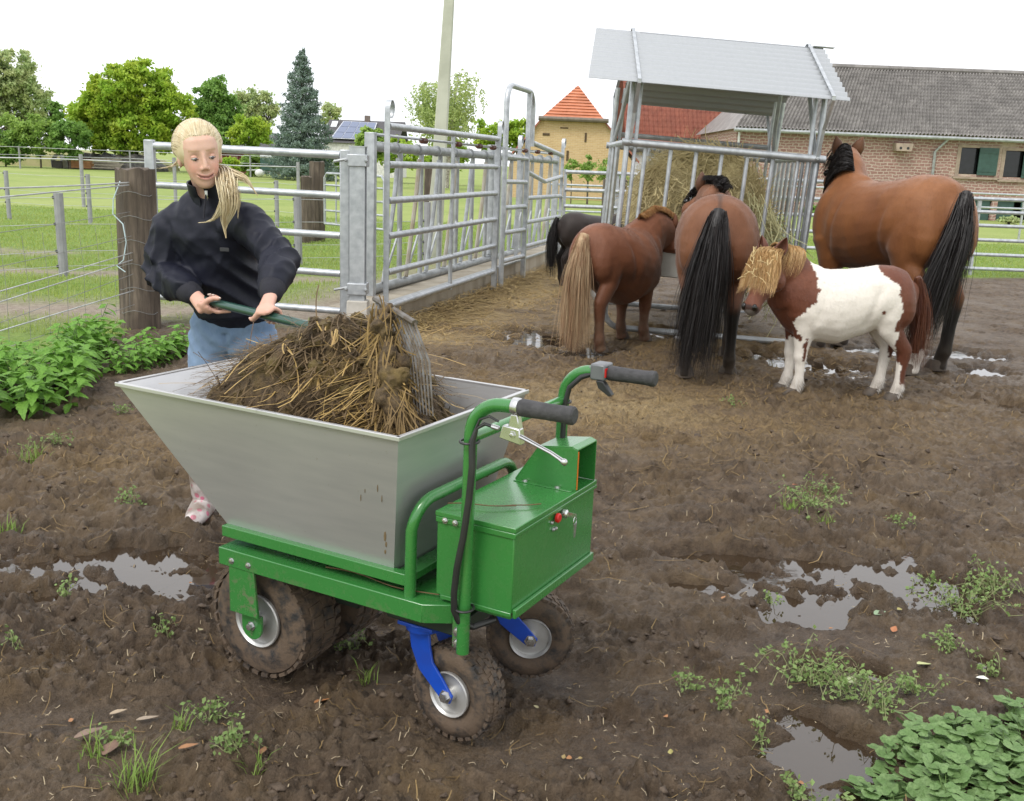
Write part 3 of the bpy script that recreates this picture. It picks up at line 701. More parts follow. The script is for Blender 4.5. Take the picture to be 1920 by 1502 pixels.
# feed fence behind the kerb: thick tubes and slanted yokes
ff = thing('feed_fence', 'galvanised self-locking feed fence with slanted yokes behind the kerb', 'feed fence', fpt(4.5, -.36, 0))
for z_ in (1.625, .27):
    mb = MB(); mb.tube([fpt(.9, -.36, z_), fpt(9.0, -.36, z_ - .03)], .048, 12); mb.build('main_tube', GDULL, ff)
mb = MB(); mb.tube([fpt(.9, -.34, 1.735), fpt(9.0, -.34, 1.70)], .014, 8); mb.build('lock_rod', GALV, ff)
for s_ in (.92, 5.0, 8.95):
    mb = MB(); mb.bar(fpt(s_, -.36, .1), fpt(s_, -.36, 1.75), .10, .07, up=(FD[0], FD[1], 0)); mb.build('post', GALV, ff, bevel=.004)
yw = simple('worn_yoke_bar', (.40, .38, .33), .45, .3, (.30, .25, .17), 5)
for i, s_ in enumerate(np.arange(1.35, 8.7, .62)):
    mb = MB(); mb.tube([fpt(s_ + .34, -.36, 1.60), fpt(s_ + .34, -.36, .30)], .027, 8); mb.build('upright', GDULL, ff)
    mb = MB(); mb.tube([fpt(s_ + .20, -.33, 1.52), fpt(s_ + .10, -.33, 1.1), fpt(s_ - .16, -.33, .32)], .025, 8); mb.build('yoke', yw if i % 2 else GDULL, ff)
    mb = MB(); mb.tube([fpt(s_ - .16, -.33, .33), fpt(s_ + .26, -.33, .82)], .014, 6); mb.build('yoke_stay', GDULL, ff)
    mb = MB(); mb.tube([fpt(s_ + .16, -.36, 1.30)] + [fpt(s_ + .16 + .13*math.sin(a_), -.36, 1.20 + .10*math.cos(a_)) for a_ in np.linspace(0, PI*.6, 6)], .010, 6); mb.build('latch_hook', GALV, ff)
    mb = MB(); mb.lathe([(.06, -.012), (.06, .012)], fpt(s_ + .2, -.36, 1.62), V(FD[0], FD[1], 0), 12); mb.build('collar', GDULL, ff)
# field gate between the wooden post and the gate post
fg = thing('field_gate', 'galvanised five-bar field gate behind the person, standing shut', 'gate', (-2.4, 8.95, 0))
GL = V(-3.29, 9.12, 0); GR = V(-1.50, 8.78, 0)
for p, z0, z1 in ((GL, .19, 1.60), (GR, .11, 1.575)):
    mb = MB(); mb.bar(p + V(0, 0, z0), p + V(.0, 0, z1), .085, .07, up=(0, 1, 0)); mb.build('stile', GALV, fg, bevel=.008)
for z_ in (1.53, 1.19, .85, .52, .19):
    mb = MB(); mb.tube([GL + V(.04, 0, z_ + .02), GR + V(-.04, 0, z_)], .034 if z_ > 1.4 else .030, 12); mb.build('rail', GALV, fg)
# wooden straining post
t = NT('weathered_post_wood'); n_ = t.noise(9, 6, .65, vec=t.scaled((3, 3, .25))); n2 = t.noise(2.2, 3)
t.set(Base_Color=t.mix(t.ramp(n_, [(.35, 0), (.65, 1)]), (.055, .042, .032), t.mix(t.ramp(n2, [(.4, 0), (.6, 1)]), (.19, .15, .115), (.10, .075, .055))), Roughness=.9); t.bump(n_, .8, .02)
WOOD = t.m
def wood_post(name, p, h, r, label, seed, lean=(0, 0), group=None):
    th = thing(name, label, 'post', p, group=group); mb = MB(); n = 18; rr = np.random.default_rng(seed); rings = []
    rad_ = 1 + .10 * rr.standard_normal(n)
    for z_ in np.linspace(-.2, h, 12):
        k = r * (1.05 - .04 * z_ / h)
        rings.append([V(p[0] + lean[0] * z_ + k * rad_[j] * math.cos(2*PI*j/n), p[1] + lean[1] * z_ + k * rad_[j] * math.sin(2*PI*j/n), z_ + (.03 * rr.random() if z_ > h - .01 else 0)) for j in range(n)])
    mb.loft(rings); mb.build('shaft', WOOD, th, ang=50); return th
pw = gp(266, 614)
wp = wood_post('wooden_post', (pw[0], pw[1], 0), 1.335, .135, 'thick weathered wooden straining post beside the field gate and nettles', 3, (.01, 0))
# wire fence running from that post out of the picture to the left
wf = thing('wire_fence', 'sagging wire fence strung left from the thick wooden post', 'fence', (pw[0] - .5, pw[1] - .4, 0))
wdir = unit(V(WL[0] - WP[0], WL[1] - WP[1], 0)); WIRE = simple('fence_wire', (.55, .56, .56), .45, .5); WDARK = simple('thin_wire', (.30, .30, .29), .6, .5)
def wire(z0, z1, r, mat, sag=.03, par=wf, name='wire', L=5.0):
    mb = MB(); pts = []
    for i in range(13):
        f_ = i / 12; p = V(pw[0], pw[1], 0) + wdir * L * f_ + V(.0, -.14, 0); pts.append(V(p[0], p[1], z0 + (z1 - z0) * f_ - sag * 4 * f_ * (1 - f_)))
    mb.tube(pts, r, 5); mb.build(name, mat, par)
for z0, z1, r_, m_, sg in ((1.24,1.30,.006,WIRE,.03),(1.22,1.12,.006,WIRE,.0),(1.0,.95,.0025,WDARK,.02),(.80,.72,.0025,WDARK,.02),(.66,.52,.0045,WIRE,.01),(.60,.42,.0045,WIRE,.0),(.34,.34,.005,WIRE,.0),(.48,.30,.0025,WDARK,.01),(.22,.22,.0025,WDARK,.0)):
    wire(z0, z1, r_, m_, sg)
mb = MB()
for f_ in np.arange(.1, 5.0, .28):
    p = V(pw[0], pw[1], 0) + wdir * f_ + V(0, -.14, 0); mb.tube([p + V(0, 0, .2), p + V(.01, 0, .6), p + V(-.01, 0, .92)], .0016, 4)
for k in range(6):
    a0 = -2.3 + k * .1; z_ = .15 + k * .2
    mb.tube([V(pw[0] + .155*math.cos(a_), pw[1] + .155*math.sin(a_), z_ + .02*math.sin(a_*3)) for a_ in np.linspace(PI*1.02, PI*1.98, 9)], .0025, 4)
o = mb.build('mesh_wire', WDARK, wf); o['kind'] = 'stuff'
mb = MB(); mb.tube([V(pw[0]-.06, pw[1]-.17, 1.25), V(pw[0]-.12, pw[1]-.18, 1.1), V(pw[0]-.13, pw[1]-.18, .98), V(pw[0]-.05, pw[1]-.18, .9), V(pw[0]-.03, pw[1]-.18, .75), V(pw[0]-.06, pw[1]-.18, .6), V(pw[0]-.12, pw[1]-.18, .55), V(pw[0]-.05, pw[1]-.18, .5)], .005, 6)
tag(mb.build('twine', simple('pale_twine', (.55, .68, .72), .8)), 'pale blue twine hanging from the thick wooden post', 'twine')
# meadow electric fences with grey posts
PGREY = simple('grey_recycled_post', (.30, .30, .31), .8, 0, (.24, .24, .25), 8)
def row(pixels, hs, name, label, zs, group, r=.035, wr=.0035):
    ps = [gp(x, y) for x, y in pixels]; th = thing(name, label, 'fence', (ps[0][0], ps[0][1], 0), group=group)
    for p, h in zip(ps, hs):
        mb = MB(); mb.tube([V(p[0], p[1], -.1), V(p[0] - .008, p[1], h)], r, 10); po = mb.build('post', PGREY, th)
        for z_ in zs:
            if z_ < h: q = MB(); q.ball(V(p[0] - r, p[1] - r * .5, z_), .02, 6, 5); q.build('insulator', MAT['black_plastic'], po)
    for z_ in zs:
        for a, b in zip(ps[:-1], ps[1:]):
            mb = MB(); mb.tube([V(a[0], a[1], z_), V((a[0]+b[0])/2, (a[1]+b[1])/2, z_ - .02), V(b[0], b[1], z_)], wr, 4); mb.build('wire', WIRE, th)
    return th
row([(-330, 545), (120, 518), (560, 500), (800, 490)], [.98, .98, .98, .9], 'meadow_fence', 'nearest meadow fence of stout grey posts and thin wires', [.93, .62, .30, .12], None, .055)
row([(-250, 400), (18, 412), (170, 420), (520, 428), (570, 430)], [1.0]*5, 'meadow_fence', 'middle meadow fence of grey posts and three wires', [.95, .62, .36], None, .045)
row([(-250, 375), (157, 382), (330, 385), (560, 388)], [1.35]*4, 'meadow_fence', 'far meadow fence with one broad white tape', [1.2], None, .05, .018)
row([(-80, 312), (38, 314), (245, 320), (470, 330), (640, 336)], [1.5]*5, 'meadow_fence', 'farthest meadow fence with white tape before the walnut tree', [1.45, .9], None, .06, .02)
# posts and little gate behind the field gate
q = gp(596, 452); wood_post('wooden_post', (q[0], q[1], 0), 1.42, .13, 'brown wooden gate post standing in the meadow behind the field gate', 8)
q = gp(575, 455); wood_post('wooden_post', (q[0], q[1], 0), 1.15, .10, 'shorter dark wooden post left of the brown gate post', 9)
q = gp(1072, 405); wood_post('wooden_post', (q[0] + .05, 18.5, 0), 1.3, .23, 'thick brown wooden post beyond the black pony', 10)
q = gp(1118, 405); wood_post('wooden_post', (q[0] + .05, 18.9, 0), 1.25, .14, 'slim brown wooden post between thick post and hay feeder', 11)
sg = thing('small_gate', 'low rounded galvanised tube gate standing in the meadow', 'gate', at(650, 420, 17.0) * V(1, 1, 0))
a, b = at(609, 380, 17.2), at(720, 380, 16.2); a[2] = b[2] = 0
fr_ = [a + V(0, 0, .42), a + V(0, 0, 1.18)] + [a + (b - a) * .04 + V(0, 0, 1.25), a + (b - a) * .96 + V(0, 0, 1.25), b + V(0, 0, 1.18), b + V(0, 0, .42), a + V(0, 0, .42)]
mb = MB(); mb.tube(fr_, .022, 8); mb.build('frame', GALV, sg)
for z_ in (1.06, .85, .64):
    mb = MB(); mb.tube([a + V(0, 0, z_), b + V(0, 0, z_)], .018, 8); mb.build('rail', GALV, sg)
for f_ in (.2, .75):
    mb = MB(); mb.tube([a + (b - a) * f_ + V(0, 0, .42), a + (b - a) * f_ + V(0, 0, 1.25)], .014, 8); mb.build('bar', GALV, sg)
# tube fences at the far side of the paddock
def tubefence(x0, x1, Y0, Y1, zs, posts, name, label, r=.03):
    th = thing(name, label, 'fence', ((x0 + x1) / 2, (Y0 + Y1) / 2, 0))
    for z_ in zs:
        mb = MB(); mb.tube([V(x0, Y0, z_), V(x1, Y1, z_)], r, 8); mb.build('rail', GALV, th)
    for f_ in posts:
        p = V(x0 + (x1 - x0) * f_, Y0 + (Y1 - Y0) * f_, 0); mb = MB(); mb.bar(p + V(0, .03, -.1), p + V(0, .03, max(zs) + .04), .05, .05, up=(1, 0, 0)); mb.build('post', GALV, th)
    return th
tubefence(.72, 6.0, 16.5, 16.7, [1.43, 1.15, .89, .63, .36], [0, .16, .55, 1.0], 'paddock_fence', 'galvanised tube fence running behind the hay feeder')
tubefence(5.95, 11.2, 16.9, 16.8, [1.25, 1.04, .82, .585, .345, .11], [.31, .99], 'paddock_fence', 'galvanised tube fence at the right behind the large bay horse')
tubefence(.6, 5.2, 21, 21.4, [1.15, .9, .62, .35, .12], [0, .33, .66, 1], 'paddock_fence', 'farther tube fence in the grass behind the hay feeder', .022)
tubefence(6.2, 15, 30.5, 30.5, [1.2, .8], [.0, .25, .5, .75, 1], 'paddock_fence', 'white tube fence in front of the stone barn', .03)
# telegraph pole
q = gp(812, 486); pl_ = thing('telegraph_pole', 'tall pale greenish concrete telegraph pole rising out of the picture', 'pole', (q[0], q[1], 0))
tp = at(846, -60, q[1] + .1)
mb = MB(); rings = []
for f_ in np.linspace(0, 1, 8):
    c = V(q[0], q[1], 0) * (1 - f_) + tp * f_; w_ = .125 - .055 * f_
    rings.append([c + V(i * w_, j * w_ * .8, 0) for i, j in ((-1, -.8), (-.8, -1), (.8, -1), (1, -.8), (1, .8), (.8, 1), (-.8, 1), (-1, .8))])
mb.loft(rings); mb.build('shaft', simple('pale_green_concrete', (.46, .47, .38), .9, 0, (.38, .39, .31), 3, .3, 30), pl_, smooth=False)
mb = MB(); mb.box(V(q[0] - .16, q[1] - .05, .0), V(q[0] + .06, q[1] + .1, 1.5)); mb.build('stub', WOOD, pl_, bevel=.02)
# ================================================================== hay feeder
HF = thing('hay_feeder', 'galvanised hay feeder with vertical bars and a corrugated roof', 'hay feeder', (1.72, 10.1, 0))
HF.rotation_euler = (0, rad(2.8), 0)
def fl(x, y, z): return V(x, y, z)      # local: x across, y depth (-.8 front .. .8 back)
W2, D2 = .86, .80
for sx in (-1, 1):
    for sy in (-1, 1):
        for k, dx in enumerate((0, .075)):
            mb = MB(); x = sx * (W2 - dx)
            mb.tube([fl(x, sy * D2, .30), fl(x, sy * D2, 1.72 if k else 1.70), fl(x + (sx * .0), sy * (D2 - (.06 if sy < 0 else .06)), 2.28)], .025 if k == 0 else .018, 10); mb.build('post', GALV, HF, local=True)
        mb = MB(); mb.tube([fl(sx * (W2 - .01), sy * D2 * .97, 1.70), fl(sx * (W2 - .06), sy * D2 * .85, 2.0), fl(sx * (W2 - .10), sy * D2 * .6, 2.42)], .022, 8); mb.build('roof_strut', GDULL, HF, local=True)
for sy in (-1, 1):
    mb = MB(); mb.tube([fl(-W2 - .05, sy * (D2 + .035), 1.70), fl(W2 + .06, sy * (D2 + .035), 1.70)], .033, 12); r_ = mb.build('top_rail', GALV, HF, local=True)
    for sx in (-1, 1):
        q = MB(); q.lathe([(.02, 0), (.02, .012), (.01, .02)], fl(sx * (W2 - .02), sy * (D2 + .035) - .034, 1.70), V(0, -1, 0), 6); q.build('bolt', GDULL, r_, local=True)
    mb = MB(); mb.tube([fl(-W2 + .08, sy * D2, 1.82), fl(W2 - .08, sy * D2, 1.82)], .026, 10); 
    if sy > 0: mb.build('upper_rail', GDULL, HF, local=True)
    for x in np.linspace(-W2 + .17, W2 - .17, 7):
        mb = MB(); mb.tube([fl(x, sy * D2, .70), fl(x, sy * D2, 1.70)], .019, 8); mb.build('bar', GALV, HF, local=True)
for sx in (-1, 1):
    mb = MB(); mb.tube([fl(sx * W2, -D2, 1.70), fl(sx * W2, D2, 1.70)], .03, 10); mb.build('side_rail', GALV, HF, local=True)
    for y in (np.linspace(-D2 + .12, D2 - .12, 9) if sx > 0 else (.1, .5)):
        mb = MB(); mb.tube([fl(sx * W2, y, .70), fl(sx * W2, y, 1.70)], .019, 8); mb.build('bar', GALV, HF, local=True)
# tray
mb = MB(); o_, i_ = .92, .86
for lo_, hi_ in (((-W2-.04, -D2-.03, .53), (W2+.04, -D2+.0, .76)), ((-W2-.04, D2, .53), (W2+.04, D2+.03, .76)), ((-W2-.05, -D2, .53), (-W2-.02, D2, .76)), ((W2+.02, -D2, .53), (W2+.05, D2, .76))): mb.box(lo_, hi_)
mb.box((-W2, -D2, .53), (W2, D2, .56))
mb.build('tray', simple('tray_sheet', (.42, .41, .38), .6, .25, (.33, .31, .27), 4), HF, bevel=.01, local=True)
for y, z in ((-D2 - .12, .05), (D2 + .1, .05)):
    mb = MB(); mb.tube([fl(-W2 - .02, y + .1, .55), fl(-W2 - .05, y, .30)] + [fl(-W2 - .05 + .16*(1-math.cos(PI/2*k/5)), y, .20 - .16*math.sin(PI/2*k/5)) for k in range(6)] + [fl(W2 - .11, y, .04)] + [fl(W2 - .11 + .16*math.sin(PI/2*k/5), y, .20 - .16*math.cos(PI/2*k/5)) for k in range(1, 6)] + [fl(W2 + .05, y, .3), fl(W2 + .02, y + .1, .55)], .028, 10); mb.build('skid', GDULL, HF, local=True)
# corrugated roof: two slopes
t = NT('corrugated_roof_sheet'); n_ = t.noise(30, 5, .7)
t.set(Base_Color=t.mix(n_, (.33, .345, .36), (.40, .41, .425)), Metallic=.35, Roughness=.45); t.bump(n_, .2, .004); ROOF = t.m
mb = MB(); X0, X1 = -1.19, .99
def roofsheet(y0, z0, y1, z1, x0, x1, wv=15, per=9, sk=0.0):
    n = wv * per; top = []; bot = []
    dy, dz = y1 - y0, z1 - z0; L_ = math.hypot(dy, dz); nn = V(0, -dz / L_, dy / L_); nn = nn if nn[2] > 0 else -nn
    for i in range(n + 1):
        f_ = i / n; a_ = nn * .017 * math.sin(2 * PI * wv * f_)
        sag = -.05 * math.sin(PI * f_) * (1 if y0 < 0 else 1) * 0
        top.append([V(x, y0 + dy * f_, z0 + dz * f_) + a_ for x in np.linspace(x0 - sk * (1 - f_), x1, 9)])
    vs = [p for r in top for p in r] + [p - nn * .003 for r in top for p in r]; m = 9; N = (n + 1) * m
    fs = [(i*m+k, i*m+k+1, (i+1)*m+k+1, (i+1)*m+k) for i in range(n) for k in range(m-1)]
    fs += [(N+i*m+k, N+(i+1)*m+k, N+(i+1)*m+k+1, N+i*m+k+1) for i in range(n) for k in range(m-1)]
    q = MB(); q.add(vs, fs); return q
roofsheet(-1.06, 2.20, .02, 2.75, X0, X1 - .0, 11, sk=.09).build('roof_sheet', ROOF, HF, local=True, ang=60)
roofsheet(1.28, 2.17, .0, 2.74, X0 + .42, X1 - .05, 11).build('roof_sheet', ROOF, HF, local=True, ang=60)
mb = MB(); mb.box((X1 - .1, -.02, 2.755), (X1 + .10, .06, 2.762)); mb.build('ridge_flap', ROOF, HF, local=True)
for sx in (-1, 1):
    mb = MB(); x = sx * (W2 - .02); path = [(-.86, 1.70), (-.93, 1.95), (-1.085, 2.19), (-1.09, 2.222), (-.02, 2.772), (.03, 2.772), (1.29, 2.225), (1.27, 2.16), (.86, 1.72)]
    rings = []
    for i, (y, z) in enumerate(path): rings.append([fl(x - .015, y, z - .003), fl(x + .015, y, z - .003), fl(x + .015, y, z + .003), fl(x - .015, y, z + .003)] if 2 < i < 7 else [fl(x - .015, y - .003, z), fl(x + .015, y - .003, z), fl(x + .015, y + .003, z), fl(x - .015, y + .003, z)])
    mb.loft(rings); mb.build('roof_strap', GALV, HF, local=True, smooth=False)
mb = MB()
for y, z in ((-.70, 2.36), (.70, 2.42)): mb.tube([fl(-W2, y, z), fl(W2, y, z)], .022, 8)
mb.build('roof_purlin', GDULL, HF, local=True)
# round hay bale inside
MAT['hay'] = simple('hay', (.50, .42, .22), .9, 0, (.34, .275, .13), 40, .8, 70, .02)
def strands(n, sampler, seed, L=(.05, .2), w=.0015, bend=.4, seg=3, tri=False):
    """loose stalks: sampler(rng) -> point, direction, normal"""
    r_ = np.random.default_rng(seed); vs = []; fs = []; k = 0
    for i in range(n):
        p, d, nn = sampler(r_); l = r_.uniform(*L); ww = w * r_.uniform(.6, 1.5); side = unit(np.cross(d, nn)); b = r_.uniform(-bend, bend); b2 = r_.uniform(-bend, bend)
        for j in range(seg + 1):
            f_ = j / seg; q = p + d * l * f_ + side * b * l * f_ * f_ + nn * b2 * l * f_ * (1 - f_)
            vs.append(q - side * ww); vs.append(q + side * ww)
            if j: fs.append((k + 2*j - 2, k + 2*j - 1, k + 2*j + 1, k + 2*j))
        k += 2 * seg + 2
    return np.array(vs), np.array(fs)
hb = thing('hay_bale', 'large round hay bale inside the feeder', 'hay bale', (1.74, 10.1, .57))
rr, bc = .63, V(1.70, 0, 1.11)
mb = MB(); rings = []
for y, k in ((9.50, .3), (9.50, .75), (9.53, .93), (9.62, 1.0), (9.9, 1.01), (10.3, 1.01), (10.58, 1.0), (10.66, .93), (10.69, .7)):
    rings.append([V(bc[0] + rr * k * math.cos(a_) * (1 + .04*math.sin(3*a_ + y)), y + .03 * math.sin(5 * a_), bc[2] + rr * k * math.sin(a_) * (1 - .06 * (math.sin(a_) < -.3)) + .02*math.sin(4*a_+y*3)) for a_ in np.linspace(0, 2*PI, 41)[:-1]])
mb.loft(rings); mb.build('core', MAT['hay'], hb)
def hs_(r_):
    a_ = r_.uniform(-.6, PI + .6)
    if r_.random() < .55:
        k = math.sqrt(r_.random()); p = V(bc[0] + rr * k * math.cos(a_), 9.49 + .03 * r_.random(), bc[2] + rr * k * math.sin(a_)); nn = V(0, -1, 0)
        d = unit(V(-math.sin(a_), r_.normal() * .12 - .05, math.cos(a_)) + r_.normal(0, .6, 3))
    else:
        p = V(bc[0] + rr * math.cos(a_), r_.uniform(9.5, 10.6), bc[2] + rr * math.sin(a_)); nn = V(math.cos(a_), 0, math.sin(a_)); d = unit(np.cross(nn, V(0, 1, 0)) * r_.choice((-1, 1)) + r_.normal(0, .4, 3))
    return p, d, nn
v_, f_ = strands(5200, hs_, 5, (.06, .24), .003, .5)
o = link('loose_stalks', quadmesh('loose_stalks', v_ - np.array(hb.location), f_), simple('hay_stalks', (.60, .51, .28), .8, 0, (.42, .34, .16), 5), hb, False); o['kind'] = 'stuff'
def hs2(r_):
    p = V(r_.uniform(2.05, 2.5), r_.uniform(9.25, 10.6), r_.uniform(.75, 1.45) - .0); p[2] -= (p[0] - 2.05) * .8; return p, unit(V(r_.normal() * .3 + .3, r_.normal() * .4, -1)), V(0, -1, 0)
v_, f_ = strands(1500, hs2, 6, (.15, .45), .003, .6, 4)
o = link('drooping_hay', quadmesh('drooping_hay', v_ - np.array(hb.location), f_), simple('greenish_hay', (.46, .45, .25), .8, 0, (.34, .32, .16), 5), hb, False); o['kind'] = 'stuff'
# ================================================================== buildings in the distance
def brickmat(name, c1, c2, mortar, sx, sy, msz=.03, dist=.0, patch=None, bump=.6):
    t = NT(name); co = t.co()
    if dist:
        nz = t.n('ShaderNodeTexNoise', {'Vector': co, 'Scale': 2.5, 'Detail': 4}).outputs['Color']
        co = t.n('ShaderNodeVectorMath', {0: co, 1: t.n('ShaderNodeVectorMath', {0: nz, 1: (dist, dist, dist)}, operation='MULTIPLY').outputs[0]}, operation='ADD').outputs[0]
    s = t.sep(co); cv = t.n('ShaderNodeCombineXYZ', {0: t.math('ADD', s[0], s[1]), 1: s[2], 2: 0.0}).outputs[0]
    b = t.n('ShaderNodeTexBrick', {'Vector': cv, 'Color1': c1, 'Color2': c2, 'Mortar': mortar, 'Scale': 1.0, 'Mortar Size': msz, 'Brick Width': sx, 'Row Height': sy, 'Bias': 0.0, 'Mortar Smooth': .3})
    c = t.mix(t.ramp(t.noise(6, 5), [(.3, 0), (.7, .5)]), b.outputs['Color'], t.mix(.5, c1, mortar))
    if patch: c = t.mix(t.ramp(t.noise(patch[0], 4), [(patch[1], 0), (patch[1] + .05, 1)]), c, t.mix(t.ramp(t.noise(9, 6, .7), [(.55, 0), (.66, .8)]), patch[2], c2))
    t.set(Base_Color=c, Roughness=.92); t.bump(t.math('SUBTRACT', 1.0, b.outputs['Fac']), bump, .03); return t.m
STONE = brickmat('red_sandstone_rubble', (.22, .105, .085), (.31, .17, .145), (.46, .37, .315), .27, .13, .022, .2, (.22, .58, (.46, .37, .29)))
YBRICK = brickmat('yellow_brick', (.56, .39, .20), (.46, .30, .145), (.58, .46, .29), .25, .085, .012, .02)
def tilemat(name, c1, c2, sx, sy):
    t = NT(name); n_ = t.noise(1.2, 5); n2 = t.vor(4.2, out='Color')
    g = t.sep(n2)[0]
    t.set(Base_Color=t.mix(t.ramp(n_, [(.35, 0), (.65, .6)]), t.mix(g, c1, c2), tuple(.6 * q for q in c1)), Roughness=.45); return t.m
GTILE = tilemat('grey_roof_tiles', (.175, .16, .15), (.28, .26, .245), .2, .3)
RTILE = tilemat('red_roof_tiles', (.31, .095, .06), (.38, .13, .08), .2, .3)
def tiled(p00, p10, p01, p11, nu, nv, amp, per=6):
    """a tiled roof slope between eave p00-p10 and ridge p01-p11: pantile waves across, a step at each course"""
    p00, p10, p01, p11 = [np.asarray(q, float) for q in (p00, p10, p01, p11)]
    nn = unit(np.cross(p10 - p00, p01 - p00)); nn = nn if nn[2] > 0 else -nn
    us = np.linspace(0, 1, nu * per + 1); rows = []
    for j in range(nv):
        for f_, dz in ((j / nv, .075), ((j + .999) / nv, 0.0)): rows.append((f_, dz))
    vs = []
    for f_, dz in rows:
        a = p00 + (p01 - p00) * f_; b = p10 + (p11 - p10) * f_
        w = amp * np.sin(us * nu * 2 * PI) + dz + .012 * np.sin(us * 37 + f_ * 9)
        vs.append(a[None] + (b - a)[None] * us[:, None] + nn[None] * w[:, None])
    vs = np.concatenate(vs); m = len(us); n = len(rows); ix = np.arange(n * m).reshape(n, m)
    return vs, np.stack([ix[:-1, :-1], ix[:-1, 1:], ix[1:, 1:], ix[1:, :-1]], -1).reshape(-1, 4)
def addnp(name, v, f, mat, par, smooth=False):
    Wi = np.array(wmat(par).inverted()); v = v @ Wi[:3, :3].T + Wi[:3, 3]
    return link(name, quadmesh(name, v, f), mat, par, smooth)
# --- stone barn
YB = 45.0; xl = at(1381, 250, YB)[0]; xr = xl + 24; ZE, ZR = 3.45, 6.55
bn = thing('stone_barn', 'long red sandstone barn with a grey tiled roof', 'barn', (xl + 8, YB + 4, 0))
x1, x2 = at(1800, 300, YB)[0], at(1884, 300, YB)[0]
openings = [(x1, 1.86, 1.55, 1.12), (x2, 1.80, 1.55, 1.12), (at(1817, 400, YB)[0], -.3, .95, 1.1), (at(1868, 400, YB)[0], -.3, 1.7, 1.1)]
# wall built around the openings: columns of boxes between the xs, set as one wall
mb = MB(); xs = sorted({xl, xr} | {q for o_ in openings for q in (o_[0], o_[0] + o_[2])})
for a, b in zip(xs[:-1], xs[1:]):
    zc = [-.2]; 
    for o_ in openings:
        if o_[0] <= a + 1e-6 and o_[0] + o_[2] >= b - 1e-6: zc += [o_[1], o_[1] + o_[3]]
    zc = sorted(zc) + [ZE]
    for k in range(0, len(zc) - 1, 2):
        if zc[k+1] > zc[k] + .01: mb.box((a, YB, zc[k]), (b, YB + .5, zc[k+1]))
mb.box((xl, YB + .5, -.2), (xl + .45, YB + 9, ZE))
mb.build('wall', STONE, bn, smooth=False)
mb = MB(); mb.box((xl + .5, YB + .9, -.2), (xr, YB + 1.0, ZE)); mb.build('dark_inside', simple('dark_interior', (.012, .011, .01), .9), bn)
xh = at(1452, 126, YB + 5)[0]
v_, f_ = tiled(V(xl - .15, YB - .35, ZE - .05), V(xr, YB - .35, ZE - .05), V(xh, YB + 4.8, ZR), V(xr, YB + 4.8, ZR), 150, 19, .05, 5)
rf = addnp('roof', v_, f_, GTILE, bn)
mb = MB(); mb.add([V(xl - .15, YB - .35, ZE - .05), V(xl - .15, YB + 9.7, ZE - .05), V(xh, YB + 4.8, ZR)], [(0, 2, 1)]); mb.add([V(xl, YB + 9.7, ZE), V(xr, YB + 9.7, ZE), V(xr, YB + 4.8, ZR), V(xh, YB + 4.8, ZR)], [(0, 3, 2, 1)]); mb.build('rear_roof', GTILE, rf)
mb = MB(); mb.tube([V(xh, YB + 4.8, ZR + .05), V(xr, YB + 4.8, ZR + .05)], .14, 8); mb.build('ridge', GTILE, rf)
mb = MB(); mb.tube([V(xl - .2, YB - .42, ZE - .1), V(xr, YB - .42, ZE - .16)], .08, 8); mb.build('gutter', GDULL, bn)
mb = MB(); a = at(1776, 268, YB - .3); b = at(1753, 285, YB - .1); c = at(1750, 330, YB - .1); mb.tube([V(a[0], YB - .4, ZE - .15), V(b[0], YB - .1, b[2]), V(c[0], YB - .1, .1)], .06, 8); mb.build('downpipe', GDULL, bn)
mb = MB(); mb.tube([V(xl + .1, YB - .1, ZE - .2), V(xl + .1, YB - .1, .0)], .05, 8); mb.build('downpipe', simple('white_pipe', (.7, .7, .7), .5), bn)
SHUT = simple('green_painted_wood', (.035, .085, .07), .5); SILL = simple('sandstone_trim', (.36, .28, .22), .9)
for x, z, w, h in openings[:2]:
    fr = MB()
    for lo_, hi_ in (((x - .16, YB - .03, z - .1), (x, YB + .1, z + h + .0)), ((x + w, YB - .03, z - .1), (x + w + .14, YB + .1, z + h)), ((x - .16, YB - .035, z + h), (x + w + .14, YB + .1, z + h + .12))): fr.box(lo_, hi_)
    wd = fr.build('window', SILL, bn); q = MB(); q.box((x - .25, YB - .12, z - .2), (x + w + .2, YB + .05, z - .105)); q.build('sill', SILL, wd)
    q = MB(); q.box((x + .02, YB + .12, z + .02), (x + .8, YB + .14, z + h - .02)); q.build('pane', simple('dark_glass', (.012, .013, .014), .15), wd)
    q = MB(); q.box((x + .78, YB - .08, z - .02), (x + w + .06, YB - .04, z + h + .02)); sh = q.build('shutter', SHUT, wd)
    for zz in (z + .12, z + h - .22): 
        q = MB(); q.box((x + .8, YB - .10, zz), (x + w + .04, YB - .081, zz + .1)); q.build('batten', SHUT, sh)
for x, z, w, h in openings[2:]:
    q = MB(); q.box((x, YB + .1, -.1), (x + w * (.95 if w < 1 else .45), YB + .15, z + h)); q.build('stable_door', SHUT, bn)
    if w > 1: q = MB(); q.box((x + 1.0, YB - .08, .2), (x + w + .3, YB - .03, z + h)); q.build('stable_door', SHUT, bn)
a = at(1674, 283, YB); q = MB(); q.prism([V(a[0], YB - .45, a[2]), V(a[0] + .65, YB - .45, a[2]), V(a[0] + .7, YB - .45, a[2] + .32), V(a[0] - .05, YB - .45, a[2] + .32)], (0, .45, 0)); nb = q.build('nest_box', simple('nest_box_wood', (.38, .30, .24), .9), bn, smooth=False)
for dx in (.17, .48):
    q = MB(); q.lathe([(.06, 0), (.06, .004)], V(a[0] + dx, YB - .452, a[2] + .12), V(0, -1, 0), 10); q.build('entrance_hole', MAT['black_plastic'], nb)
